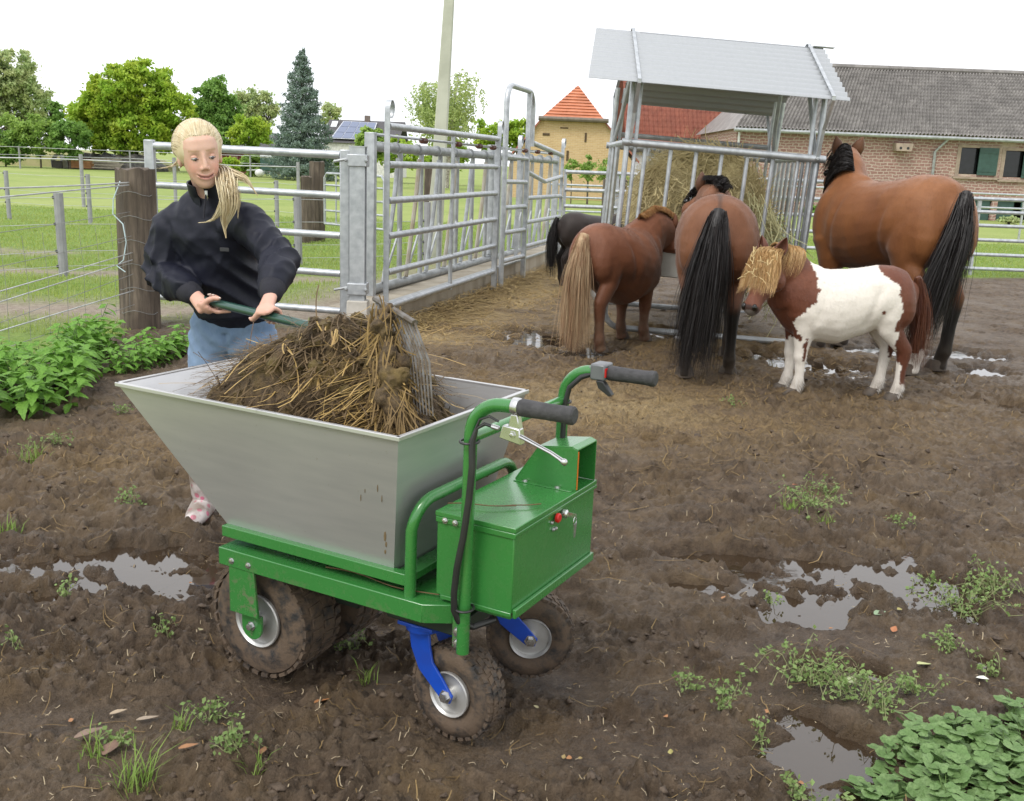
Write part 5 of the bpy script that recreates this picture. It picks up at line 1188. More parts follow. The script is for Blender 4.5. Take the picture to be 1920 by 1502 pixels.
def coatmat(name, base, base2, dark=(.012, .010, .009), white=(.70, .65, .58), HH=1.0):
    t = NT(name); n_ = t.noise(3.2, 4); n2 = t.noise(60, 4, .7, vec=t.scaled((1, 1, .35)))
    c = t.mix(t.ramp(n_, [(.35, 0), (.65, 1)]), base, base2); c = t.mix(t.ramp(n2, [(.4, 0), (.75, .35)]), c, tuple(.55 * q for q in base))
    z_ = t.sep(t.co())[2]; c = t.mix(t.ramp(t.math('DIVIDE', z_, HH), [(.45, .45), (.72, 0)]), c, tuple(.5 * q for q in base)); c = t.mix(t.math('MULTIPLY', t.ramp(t.math('DIVIDE', z_, HH), [(.82, 0), (1.0, .5)]), t.ramp(t.noise(7, 5, .7), [(.4, 0), (.7, 1)])), c, tuple(min(1, 1.5 * q + .03) for q in base)); c = t.mix(t.attr('white'), c, t.mix(t.ramp(n2, [(.45, 0), (.8, .4)]), white, tuple(.75 * q for q in white)))  # sheen along the back painted into the coat colour; belly coloured darker
    c = t.mix(t.attr('dark'), c, dark); c = t.mix(t.math('MULTIPLY', t.attr('dirt'), t.ramp(t.noise(9, 5, .7), [(.3, .35), (.6, 1)])), c, (.12, .085, .055))
    t.set(Base_Color=c, Roughness=t.ramp(n_, [(.3, .5), (.7, .62)]), Specular_IOR_Level=.3, Sheen_Weight=.12, Sheen_Roughness=.4)
    t.bump(t.math('ADD', n2, t.math('MULTIPLY', t.noise(220, 3, .7, vec=t.scaled((1, 1, .3))), .6)), .4, .006); return t.m
STRAWBIT = simple('straw_bits_in_hair', (.70, .55, .28), .7)
HOOF = simple('hoof_horn', (.055, .045, .035), .6, 0, (.10, .075, .055), 20)
EYE = simple('dark_eye', (.006, .004, .003), .08)
def horse(name, label, o, yaw, H, fat, neck, poll, muzzle, hside, coat, paint, feet=None, tail=None, mane=None, fore=None, ear_side=1.0, cat='pony', lenk=1.0, nk=(.105, .20), headk=1.0, eartwist=0.0, vox=.014, hind_dx=0.0, legk=1.0, fur=None, deep=0.0):
    """neck: list of mid points between withers and poll; all in units of the height at the withers"""
    th = thing(name, label, cat, (o[0], o[1], 0), yaw)
    S = lambda *a: V(*a) * V(lenk, 1, 1)
    mb = MB(); F_ = fat
    tor = [(-.50,.80,.075,.10),(-.46,.785,.155,.165),(-.37,.775,.205,.205),(-.24,.765,.215*(.5+.5*F_),.220),(-.09,.735,.205*F_,.215),(.06,.71,.218*F_,.228),(.20,.705,.208*F_,.24),(.31,.725,.185*(.6+.4*F_),.245),(.41,.735,.155,.205),(.48,.735,.105,.145)]
    bel = .02 * (F_ - 1) * 4 + deep
    chain(mb, [(S(x, 0, z - bel * math.exp(-((x - .05) / .22) ** 2)), w, h + bel * math.exp(-((x - .05) / .22) ** 2)) for x, z, w, h in tor], (0, 1, 0), 24)
    mb.ball(S(.30, 0, .90), V(.16, .07, .085), 14, 9)                              # withers
    mb.ball(S(-.27, 0, .895), V(.20, .15, .085), 14, 9)                            # croup
    ft = dict(fl=(.30, .105), fr=(.30, -.105), hl=(-.41 + hind_dx, .115), hr=(-.41 + hind_dx, -.115))
    if feet: ft.update(feet)
    hoofs = []
    for k, (fx, fy) in ft.items():
        sy = 1 if k[1] == 'l' else -1; fx *= lenk; lk = legk
        if k[0] == 'f':
            sx, ey = .315 * lenk, .115 * sy; dx = fx - .30 * lenk; dy = fy - .105 * sy
            mb.ball(V(sx, .105 * sy, .70), V(.135, .085 * (.5 + .5 * F_), .20), 14, 9)     # shoulder
            ch = [(V(sx - .01, ey, .62), .085, .125), (V(.285*lenk + dx*.15, ey + dy*.1, .51), .062, .085), (V(.29*lenk + dx*.3, .11*sy + dy*.35, .42), .048, .060), (V(.295*lenk + dx*.5, .108*sy + dy*.5, .335), .041, .046), (V(.298*lenk + dx*.55, .107*sy + dy*.55, .295), .043, .047), (V(.292*lenk + dx*.62, .106*sy + dy*.62, .25), .033, .036), (V(.290*lenk + dx*.8, .105*sy + dy*.8, .16), .030, .033), (V(.295*lenk + dx*.9, .105*sy + dy*.9, .105), .037, .041), (V(fx + .012, fy, .06), .033, .034), (V(fx + .025, fy, .02), .043, .047)]
        else:
            dx = fx + .41 * lenk; dy = fy - .115 * sy
            mb.ball(S(-.34, .10 * sy, .70), V(.165, .115, .20), 14, 9)                         # haunch
            ch = [(S(-.345, .115*sy, .70), .10, .155), (S(-.315, .125*sy + dy*.1, .60) + V(dx*.08, 0, 0), .085, .125), (S(-.325, .125*sy + dy*.2, .52) + V(dx*.25, 0, 0), .062, .088), (S(-.385, .12*sy + dy*.35, .44) + V(dx*.45, 0, 0), .044, .060), (S(-.432, .117*sy + dy*.5, .375) + V(dx*.6, 0, 0), .038, .055), (S(-.428, .115*sy + dy*.6, .32) + V(dx*.68, 0, 0), .034, .046), (S(-.420, .115*sy + dy*.75, .24) + V(dx*.8, 0, 0), .031, .036), (S(-.415, .115*sy + dy*.85, .15) + V(dx*.9, 0, 0), .030, .035), (S(-.41, .115*sy + dy*.92, .105) + V(dx*.95, 0, 0), .037, .042), (V(fx + .018, fy, .06), .033, .035), (V(fx + .03, fy, .02), .043, .047)]
        ch = [(p_, a_ * (lk if p_[2] < .45 else 1), b_ * (lk if p_[2] < .45 else 1)) for p_, a_, b_ in ch]
        chain(mb, ch, (0, 1, 0), 16); hoofs.append(V(fx + .03, fy, 0))
    poll = V(*poll); muz = V(*muzzle); P0 = S(.33, 0, .775)
    mid = [V(*q) for q in neck]; npts = [P0] + mid + [poll]; m = len(npts); hs = unit(np.asarray(hside, float))
    nch = []
    for i, p in enumerate(npts):
        f_ = i / (m - 1); nch.append((p, nk[0] * (1.25 - .62 * f_), nk[1] * (1.1 - .52 * f_)))
    # resample the neck smoothly
    rs = []
    for f_ in np.linspace(0, 1, 9):
        x = f_ * (m - 1); i = min(int(x), m - 2); g = x - i
        p = npts[i] * (1 - g) + npts[i+1] * g; rs.append((p, nch[i][1]*(1-g) + nch[i+1][1]*g, nch[i][2]*(1-g) + nch[i+1][2]*g))
    sdv = []
    t_all = unit(poll - P0); nside = unit(np.cross(V(0, 0, 1), t_all)) if abs(t_all[2]) < .97 else V(0, 1, 0)
    chain(mb, rs, nside, 18)
    hd = muz - poll; hl = np.linalg.norm(hd); hd = hd / hl; hs = unit(hs - hd * np.dot(hs, hd)); hu = np.cross(hs, hd); hu = hu if True else hu
    front = np.cross(hd, hs)                                                        # towards the forehead
    if np.dot(front, V(0, 0, 1)) < 0 and abs(hd[2]) < .9: front = -front
    if abs(hd[2]) >= .9 and np.dot(front, V(1, 0, 0)) < 0: front = -front
    K = headk
    hc = [(.0,.060,.080,-.01),(.12,.078,.105,-.02),(.27,.086,.115,-.03),(.42,.072,.10,-.025),(.58,.056,.078,-.01),(.74,.047,.062,0),(.88,.050,.058,0),(.97,.043,.050,-.004)]
    chain(mb, [(poll + hd * hl * f_ + front * off * K, w * K, d * K) for f_, w, d, off in hc], hs, 18)
    for sg_ in (-1, 1): mb.ball(poll + hd * hl * .30 + hs * sg_ * .058 * K - front * .045 * K, .062 * K, 10, 8); mb.ball(poll + hd * hl * .93 + hs * sg_ * .028 * K + front * .018 * K, .030 * K, 10, 8)
    for v_ in mb.v: v_ *= H
    me = remesh(mb, vox, 7, .5, name)
    co = mesh_co(me) / H
    no_ = np.empty(len(co) * 3, np.float32); me.vertices.foreach_get('normal', no_); no_ = no_.reshape(-1, 3); x_, y_, z_ = co.T / V(lenk, 1, 1)[:, None]; ay = np.abs(y_)
    d_ = -.013 * np.exp(-((x_ + .16 + .30 * (z_ - .66)) / .028) ** 2) * sstep(.50, .58, z_) * sstep(.88, .78, z_) * sstep(.05, .12, ay) + .012 * np.exp(-(((x_ + .17) / .05) ** 2 + ((ay - .165) / .06) ** 2 + ((z_ - .865) / .05) ** 2))
    d_ += -.010 * np.exp(-((x_ - .205 + .22 * (z_ - .65)) / .026) ** 2) * sstep(.50, .58, z_) * sstep(.90, .78, z_) * sstep(.05, .12, ay) - .008 * np.exp(-((x_ + .40) / .03) ** 2) * sstep(.5, .56, z_) * sstep(.78, .66, z_) * sstep(.05, .1, ay)
    d_ += -.018 * np.exp(-(y_ / .02) ** 2) * (x_ < -.46) * sstep(.86, .78, z_) * (z_ > .5)
    d_ += .016 * (fbm(co[:, 0] * 7 + 1.7 * ay, co[:, 2] * 6 + ay * 4, 83, 2) - .5) * sstep(.42, .55, co[:, 2]) * sstep(.5, .42, co[:, 0])
    set_co(me, (co + no_ * d_[:, None]) * H); co = mesh_co(me) / H
    at_ = {'white': np.zeros(len(co)), 'dark': np.zeros(len(co)), 'dirt': sstep(.22, .05, co[:, 2]) * .6}
    nz = (fbm(co[:, 0] * 9 + 4, co[:, 2] * 9 + co[:, 1] * 7, 13, 3) - .5)
    q = co - poll; ax_ = q @ hd / hl; hm = (np.linalg.norm(q - np.outer(ax_, hd) * hl, axis=1) < .2) & (ax_ > -.15) & (ax_ < 1.2) & (np.abs(q @ hs) < .15)
    paint(co, nz, ax_, hm, at_)
    for k, a_ in at_.items(): fattr(me, k, np.clip(a_, 0, 1))
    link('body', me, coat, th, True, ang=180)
    if fur:
        no = np.empty(len(me.vertices) * 3, np.float32); me.vertices.foreach_get('normal', no); no = no.reshape(-1, 3); rf_ = np.random.default_rng(3)
        sel = rf_.choice(len(co), fur['n']); sel = sel[(co[sel, 2] > .05) & (at_['dark'][sel] < .35)]; g_ = V(-.75, 0, -.45)
        for nm_, msk, mt_ in (('white_fur', at_['white'][sel] > .5, fur.get('wm')), ('fur', at_['white'][sel] <= .5, fur['m'])):
            if mt_ is None or msk.sum() < 10: continue
            k_ = sel[msk]; p_ = co[k_] * H; n_ = no[k_].astype(float); d_ = g_[None] - n_ * (n_ @ g_)[:, None]; d_ /= np.linalg.norm(d_, axis=1)[:, None] + 1e-6; d_ = d_ + n_ * .38 + rf_.normal(0, .22, d_.shape)
            l_ = fur['L'] * (rf_.uniform(.6, 1.3, len(k_)) * (1 + fur.get('feather', 1.0) * (co[k_, 2] < .17)))[:, None]; d_[:, 2] -= .8 * (co[k_, 2] < .17); s_ = np.cross(d_, n_); s_ /= np.linalg.norm(s_, axis=1)[:, None] + 1e-6; s_ = s_ * .0011
            v_ = np.stack([p_ - s_ - n_ * .002, p_ + s_ - n_ * .002, p_ + d_ * l_], 1).reshape(-1, 3); o_ = link(nm_, quadmesh(nm_, v_, np.arange(len(v_)).reshape(-1, 3)), mt_, th, False); o_['kind'] = 'stuff'
    for p in hoofs:
        q_ = MB(); rings = []
        for z_, r_, dx in ((0, .060, .012), (.012, .060, .012), (.055, .046, -.004), (.06, .03, -.004)): rings.append([(p + V(dx + r_ * math.cos(a_) * (1.1 if math.cos(a_) > 0 else .85), r_ * .9 * math.sin(a_), z_)) * H for a_ in np.linspace(0, 2*PI, 15)[:-1]])
        q_.loft(rings); q_.build('hoof', HOOF, th, local=True)
    for sg_ in (-1, 1):
        q_ = MB(); q_.ball((poll + hd * hl * .30 + hs * sg_ * .082 * K + front * .040 * K) * H, .021 * K * H, 10, 8); q_.build('eye', EYE, th, local=True)
        q_ = MB(); q_.ball((poll + hd * hl * .955 + hs * sg_ * .034 * K + front * .036 * K) * H, V(.016, .016, .022) * K * H, 8, 6); q_.build('nostril', EYE, th, local=True)
        # ear: cupped leaf
        b_ = poll - hd * .02 + hs * sg_ * .045 * K + front * .035 * K; dirn = unit(-hd * .8 + hs * sg_ * .35 + front * .30 + V(0, 0, .35)); op = unit(front * 1.0 + hs * sg_ * (.5 + eartwist)); op = unit(op - dirn * np.dot(op, dirn)); sd_ = np.cross(dirn, op)
        rings = []; L_ = .125 * K
        for f_, w in ((0, .022), (.2, .036), (.45, .040), (.7, .028), (.9, .012), (1.0, .003)):
            c = b_ + dirn * L_ * f_; ring_ = []
            for a_ in np.linspace(-2.2, 2.2, 10): ring_.append((c + (sd_ * math.sin(a_) * w - op * math.cos(a_) * w * .8) * K) * H)
            for a_ in np.linspace(2.2, -2.2, 10): ring_.append((c + (sd_ * math.sin(a_) * w * .72 - op * math.cos(a_) * w * .5) * K) * H)
            rings.append(ring_)
        q_ = MB(); q_.loft(rings); er = q_.build('ear', None, th, local=True, ang=60)
        fattr(er.data, 'white', np.zeros(len(er.data.vertices))); fattr(er.data, 'dark', np.full(len(er.data.vertices), .55 if coat.name.startswith('bay') else .25)); fattr(er.data, 'dirt', np.zeros(len(er.data.vertices))); er.data.materials.append(coat)
    r_ = np.random.default_rng(abs(hash(label)) % 1000 if False else len(label))
    def put(nm, paths, w, mat):
        v, f = ribbons([np.asarray(p) * H for p in paths], w * H); o_ = link(nm, quadmesh(nm, v, f), mat, th, True, ang=180); return o_
    if tail:
        L_, wd, mat, sway, nst = tail['L'], tail['w'], tail['mat'], tail.get('sway', (0, 0)), int(2.6 * tail.get('n', 650)); paths = []
        base = S(-.515, 0, .905)
        ctl = lambda f_: base + V(-.055 * math.sin(min(1, f_ * 2.2) * PI / 2) - .01 + sway[0] * f_, sway[1] * f_, .012 * math.sin(min(1, f_ * 6) * PI) - L_ * f_ ** 1.08)
        core = MB(); core.tube([ctl(f_) * H for f_ in np.linspace(0, .86, 12)], [H * wd * (.45 + .6 * math.sin(min(1, f_ * 1.7) * PI / 2)) * (1 - .55 * f_ ** 3) for f_ in np.linspace(0, 1, 12)], 10); tl_ = core.build('tail', mat, th, local=True)
        for i in range(nst):
            a_ = r_.uniform(0, 2*PI); rr_ = wd * math.sqrt(r_.uniform(.3, 1)) * 1.12; st = r_.uniform(0, .3); en = min(1.04, st + r_.uniform(.5, .85)); p = []; wob = r_.normal(0, .016, 2); cu = r_.normal(0, .006); ph = r_.uniform(0, 6)
            for f_ in np.linspace(st, en, 8):
                k = (.40 + .75 * math.sin(min(1, f_ * 1.6) * PI / 2)) * (1 - .25 * f_); c = ctl(f_)
                p.append(c + V(math.cos(a_) * rr_ * k + wob[0] * f_ * 2 + cu * math.sin(f_ * 9 + ph), math.sin(a_) * rr_ * k * 1.25 + wob[1] * f_ * 2.5, 0))
            paths.append(p)
        put('tail_hair', paths, .0011, mat); 
    if mane:
        paths = []; nst = int(2.6 * mane.get('n', 500)); sides = mane['side']; mat = mane['mat']
        crest = []
        for i, (p, a_, b_) in enumerate(rs):
            t_ = unit(rs[min(i+1, 8)][0] - rs[max(i-1, 0)][0]); s_ = unit(nside - t_ * np.dot(nside, t_)); u_ = np.cross(t_, s_); u_ = u_ if u_[2] > 0 or abs(u_[2]) < .1 else -u_; crest.append((p, s_, u_, a_, b_))
        for i in range(nst):
            f_ = r_.uniform(mane.get('f0', .2), 1.0) * 8; k = min(int(f_), 7); g = f_ - k
            p, s_, u_, a_, b_ = [crest[k][j] * (1 - g) + crest[k+1][j] * g for j in range(5)]
            sd_ = r_.choice(sides) if isinstance(sides, (tuple, list)) else sides; l = mane['L'] * r_.uniform(.55, 1.2); st = p + u_ * b_ * .93 + s_ * r_.normal() * .012; pts = []
            for h in np.linspace(0, 1, 7):
                rise = mane.get('rise', .03); lf = mane.get('lift', 0.0)
                ang = h * l / (b_ * 1.0); ang = min(ang, 1.75)
                on = p + u_ * b_ * (1.02) * math.cos(ang) + s_ * sd_ * a_ * 1.10 * math.sin(ang) + V(0, 0, -max(0, h * l - b_ * 1.75))
                up = st + u_ * h * l * .9 + V(r_.normal() * .01, 0, 0)
                q_ = on * (1 - lf) + up * lf + u_ * rise * math.sin(h * PI) + r_.normal(0, .0015, 3); pts.append(q_)
            paths.append(pts)
        put('mane', paths, .0013, mat)
    if fore:
        paths = []; mat = fore['mat']
        for i in range(int(2.6 * fore.get('n', 420))):
            a_ = r_.uniform(-1, 1); l = fore['L'] * r_.uniform(.55, 1.1); bs = poll - hd * r_.uniform(-.02, .07) + hs * a_ * fore.get('spread', .07) * K + front * (.075 - .03 * a_ * a_) * K; pts = []
            for h in np.linspace(0, 1, 7):
                d_ = hd * .82 + V(0, 0, -.45); d_ = d_ / np.linalg.norm(d_)
                pts.append(bs + d_ * h * l + hs * a_ * fore.get('fan', .06) * h + front * (.045 * math.sin(min(1, h * 1.4) * PI * .9) + fore.get('out', .02) * h) * K + r_.normal(0, .0018, 3))
            paths.append(pts)
        put('forelock', paths, .0014, mat)
    return th, H, poll, hd, hs, front, hl
BLK = hairmat('black_horse_hair', (.008, .0065, .0065), (.020, .015, .014)); FLX = hairmat('flaxen_hair', (.36, .20, .075), (.58, .38, .17)); FLX2 = hairmat('pale_flaxen_hair', (.27, .15, .08), (.52, .38, .23))
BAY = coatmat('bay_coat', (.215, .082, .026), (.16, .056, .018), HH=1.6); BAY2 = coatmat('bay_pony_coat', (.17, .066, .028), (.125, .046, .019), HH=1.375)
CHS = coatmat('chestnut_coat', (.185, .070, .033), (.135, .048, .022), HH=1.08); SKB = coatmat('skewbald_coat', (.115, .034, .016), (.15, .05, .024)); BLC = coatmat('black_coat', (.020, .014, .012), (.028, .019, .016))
# --- skewbald pony facing left
def paint_sk(c, nz, ax, hm, A):
    x, y, z = c.T; w = nz * .14
    w = w + (fbm(c[:, 0] * 40, c[:, 2] * 40, 23, 2) - .5) * .03; bx_ = .225 + .10 * sstep(.74, .56, z) + w + .03 * np.sin(z * 14)
    brown = (x > bx_) & (z > .44 + w); brown |= hm | (x > .46)
    rear = (x < -.325 + .22 * (z - .72) + w * .9 - .05 * np.sin(z * 11)) & (z > .20)
    rear |= (x < -.44 + w * .4) & (z > .13)
    rear &= ~((z < .52) & (x > -.385 + w * .5))
    leg = (x > .26) & (z < .45) & (z > .27) & (x < .275 + w * .6)
    spot = (x + .24) ** 2 + (z - .66) ** 2 < .00022
    br_ = brown | rear | leg | spot
    A['white'] = 1 - br_.astype(float)
    A['white'] = np.maximum(A['white'], .55 * (hm & (ax > 1.0)))
    A['dark'] = .75 * (hm & (ax > .93)).astype(float) * (nz > -.2)
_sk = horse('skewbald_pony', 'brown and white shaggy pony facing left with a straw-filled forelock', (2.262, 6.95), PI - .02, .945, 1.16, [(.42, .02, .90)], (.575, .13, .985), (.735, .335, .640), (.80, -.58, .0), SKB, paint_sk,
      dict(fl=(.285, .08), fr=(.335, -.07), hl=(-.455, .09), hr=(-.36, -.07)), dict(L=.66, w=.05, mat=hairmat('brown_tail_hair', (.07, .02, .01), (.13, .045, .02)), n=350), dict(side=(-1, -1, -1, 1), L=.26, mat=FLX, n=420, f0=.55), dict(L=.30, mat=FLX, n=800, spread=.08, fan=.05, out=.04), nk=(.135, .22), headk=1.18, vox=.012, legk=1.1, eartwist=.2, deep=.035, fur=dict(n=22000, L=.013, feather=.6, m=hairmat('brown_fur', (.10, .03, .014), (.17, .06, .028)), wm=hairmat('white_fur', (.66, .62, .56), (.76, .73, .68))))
th_, H_, pl_, hd_, hs_k, fr_k, hl_ = _sk; r_ = np.random.default_rng(12); mb = MB()
for i in range(26):
    p = pl_ + hd_ * r_.uniform(-.02, .26) + hs_k * r_.uniform(-.10, .10) + fr_k * (.135 + r_.uniform(0, .02)); d = unit(r_.normal(0, 1, 3)); d = unit(d - fr_k * np.dot(d, fr_k) * .8); l = r_.uniform(.03, .09)
    mb.tube([(p - d * l * .5) * H_, (p + fr_k * .006) * H_, (p + d * l * .5 + hd_ * .01) * H_], .0016, 4)
mb.build('straw_bits', STRAWBIT, th_, local=True)['kind'] = 'stuff'
# --- chestnut pony at the feeder
def paint_ch(c, nz, ax, hm, A):
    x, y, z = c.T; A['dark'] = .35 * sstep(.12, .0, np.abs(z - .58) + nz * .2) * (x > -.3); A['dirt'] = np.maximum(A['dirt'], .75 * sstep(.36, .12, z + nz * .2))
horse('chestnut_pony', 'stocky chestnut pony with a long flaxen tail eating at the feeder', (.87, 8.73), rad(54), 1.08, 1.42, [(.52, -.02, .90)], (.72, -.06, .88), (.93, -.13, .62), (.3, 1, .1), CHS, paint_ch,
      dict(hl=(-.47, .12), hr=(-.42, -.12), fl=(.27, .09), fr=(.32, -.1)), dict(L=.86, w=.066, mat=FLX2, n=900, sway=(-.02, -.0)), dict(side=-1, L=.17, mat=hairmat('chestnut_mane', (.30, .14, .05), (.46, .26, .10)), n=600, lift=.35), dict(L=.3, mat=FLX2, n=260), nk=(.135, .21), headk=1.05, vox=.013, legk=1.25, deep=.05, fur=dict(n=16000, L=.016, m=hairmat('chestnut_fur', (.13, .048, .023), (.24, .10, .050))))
# --- bay pony from behind
def paint_bay(c, nz, ax, hm, A):
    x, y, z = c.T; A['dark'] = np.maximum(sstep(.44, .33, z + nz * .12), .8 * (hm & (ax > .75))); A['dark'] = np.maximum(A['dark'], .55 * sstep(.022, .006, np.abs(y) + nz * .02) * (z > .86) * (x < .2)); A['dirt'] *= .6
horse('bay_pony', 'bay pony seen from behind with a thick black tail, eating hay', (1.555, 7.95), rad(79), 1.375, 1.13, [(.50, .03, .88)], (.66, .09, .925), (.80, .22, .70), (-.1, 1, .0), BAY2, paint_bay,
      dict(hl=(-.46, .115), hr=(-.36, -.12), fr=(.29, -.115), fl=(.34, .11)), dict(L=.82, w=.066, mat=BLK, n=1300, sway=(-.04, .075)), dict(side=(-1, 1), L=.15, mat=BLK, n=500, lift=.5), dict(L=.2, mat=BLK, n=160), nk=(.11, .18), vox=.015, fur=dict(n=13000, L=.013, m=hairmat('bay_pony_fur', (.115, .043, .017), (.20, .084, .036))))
# --- large bay horse looking away
def paint_big(c, nz, ax, hm, A):
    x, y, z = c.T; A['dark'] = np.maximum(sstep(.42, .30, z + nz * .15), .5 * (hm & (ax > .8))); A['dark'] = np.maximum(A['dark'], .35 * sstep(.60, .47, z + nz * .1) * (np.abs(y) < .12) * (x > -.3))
    A['white'] = ((z < .135 + nz * .05) & (x < -.2) & (y > 0)).astype(float); A['dark'] *= 1 - A['white']; A['dirt'] *= .5
horse('bay_horse', 'large bay horse with a black tail standing turned away, looking over the fence', (3.085, 8.55), rad(111), 1.58, 1.08, [(.45, -.07, .94)], (.555, -.135, 1.035), (.78, -.23, .75), (.35, .93, 0), BAY, paint_big,
      dict(fl=(.32, .09), fr=(.36, -.1), hl=(-.46, .11), hr=(-.40, -.12)), dict(L=.70, w=.046, mat=BLK, n=900, sway=(.05, .16)), dict(side=1, L=.30, mat=BLK, n=800, f0=.25), dict(L=.16, mat=BLK, n=120), cat='horse', lenk=.99, nk=(.112, .205), vox=.017, headk=.95, fur=dict(n=13000, L=.012, m=hairmat('bay_fur', (.15, .055, .017), (.24, .095, .032))))
# --- black pony behind
def paint_bl(c, nz, ax, hm, A): A['dirt'] *= .8
horse('black_pony', 'small black pony behind the chestnut pony by the far barrier', (.98, 13.0), rad(14), .97, 1.2, [(.5, 0, .86)], (.68, 0, .90), (.84, 0, .62), (0, 1, 0), BLC, paint_bl, None, dict(L=.75, w=.055, mat=BLK, n=350), dict(side=-1, L=.2, mat=BLK, n=300, lift=.3), None, nk=(.13, .2), vox=.018, legk=1.15)
# ================================================================== the person with the fork
def bez(a, b, f_): return np.asarray(a) * (1 - f_) + np.asarray(b) * f_
PR = at(394, 566, 3.60); PE = at(700, 640, 3.05); HD = unit(PE - PR); PL = PR + (PE - PR) * .40
PT = thing('person', 'person in a navy jacket and jeans leaning over the barrow with a muck fork', 'person', (-1.2, 4.05, 0))
t = NT('skin'); n_ = t.noise(30, 3)
c = t.mix(t.ramp(n_, [(.3, 0), (.7, 1)]), (.62, .40, .31), (.57, .35, .265)); c = t.mix(t.attr('blush'), c, (.62, .26, .21)); c = t.mix(t.attr('lip'), c, (.42, .13, .12)); c = t.mix(t.attr('brow'), c, (.34, .22, .11)); c = t.mix(t.attr('dark'), c, (.10, .035, .03))
t.set(Base_Color=c, Roughness=.48, Specular_IOR_Level=.35, Subsurface_Weight=.08, Subsurface_Radius=(.01, .004, .002)); SKIN = t.m
# head frame: x to her left, y out of the face, z up
yaw, pitch, roll = rad(27), rad(-9), rad(9)
fy = unit(V(math.sin(yaw), -math.cos(yaw), math.sin(pitch))); zx = unit(V(-math.sin(roll), 0, math.cos(roll))); fx = unit(np.cross(fy, zx)); fz = np.cross(fx, fy) * .91; HC = at(375, 294, 3.74); HS = .97
def hp(x, y, z): return HC + HS * (fx * x + fy * y + fz * z)
HM = np.stack([fx, fy, fz], 1) * HS
mb = MB()
rings = []
for z, w, yf, yb in ((-.116,.016,.074,.04),(-.110,.027,.081,.02),(-.096,.038,.085,-.005),(-.075,.049,.087,-.045),(-.045,.059,.087,-.065),(-.01,.066,.087,-.082),(.02,.070,.086,-.095),(.05,.073,.084,-.10),(.08,.069,.075,-.098),(.105,.055,.052,-.08),(.122,.026,.014,-.045)):
    cy, ry = (yf + yb) / 2, (yf - yb) / 2; rg_ = []
    for k in range(28):
        a_ = 2 * PI * k / 28; ca, sa = math.cos(a_), math.sin(a_); rg_.append(hp(w * np.sign(ca) * abs(ca) ** .9, cy + ry * np.sign(sa) * abs(sa) ** .85, z))
    rings.append(rg_)
mb.loft(rings)
chain(mb, [(hp(0, .080, .030), .008, .008), (hp(0, .089, .008), .007, .009), (hp(0, .097, -.016), .0085, .010), (hp(0, .102, -.028), .0095, .009)], fx, 12)
for s_ in (-1, 1): mb.ball(hp(.0105 * s_, .092, -.031), .0072, 8, 6)
for s_ in (-1, 1): mb.ball(hp(.074 * s_, -.012, -.008), 1, 10, 7, R=np.stack([fx * .009, (fy * .9 - fz * .2) * .019, fz * .031], 1))
NB = at(395, 368, 3.83); chain(mb, [(hp(0, -.03, -.06), .046, .05), (bez(hp(0, -.03, -.06), NB, .55), .047, .05), (NB, .055, .058), (NB + V(0, .05, -.08), .07, .07)], (1, 0, 0), 16)
SHR, ELR, WRR = at(326, 412, 3.88), at(302, 515, 3.87), PR - HD * .055 + V(-.035, .03, .012); SHL, ELL, WRL = at(462, 412, 3.80), at(523, 486, 3.68), PL + V(-.012, .075, .062)
HIP = at(436, 618, 4.02); CH = at(396, 430, 3.86)
chain(mb, [(NB + V(0, .06, -.04), .11, .06), (CH, .125, .085), (bez(CH, HIP, .6), .105, .08), (HIP, .13, .09)], (1, 0, 0), 18)
for S_, E_, W_ in ((SHR, ELR, WRR), (SHL, ELL, WRL)): chain(mb, [(CH * .4 + S_ * .6, .05, .05), (S_, .045, .045), (E_, .036, .036), (bez(E_, W_, .5), .034, .034), (W_, .024, .028)], (0, 1, .3), 12)
FR_, FL_ = V(-1.29, 4.06, 0), V(-.95, 4.16, 0); LEGS = []
for F0, hx in ((FR_, -.085), (FL_, .085)):
    hj = HIP + V(hx, .01, -.04); kn = bez(hj, F0, .52) + V(0, -.05, 0); LEGS.append((hj, kn, F0)); chain(mb, [(hj, .075, .08), (bez(hj, kn, .5), .065, .07), (kn, .05, .055), (bez(kn, F0, .5), .045, .05), (F0 + V(0, 0, .08), .03, .035), (F0 + V(0, -.06, .04), .035, .03)], (1, 0, 0), 14)
NAILS = []
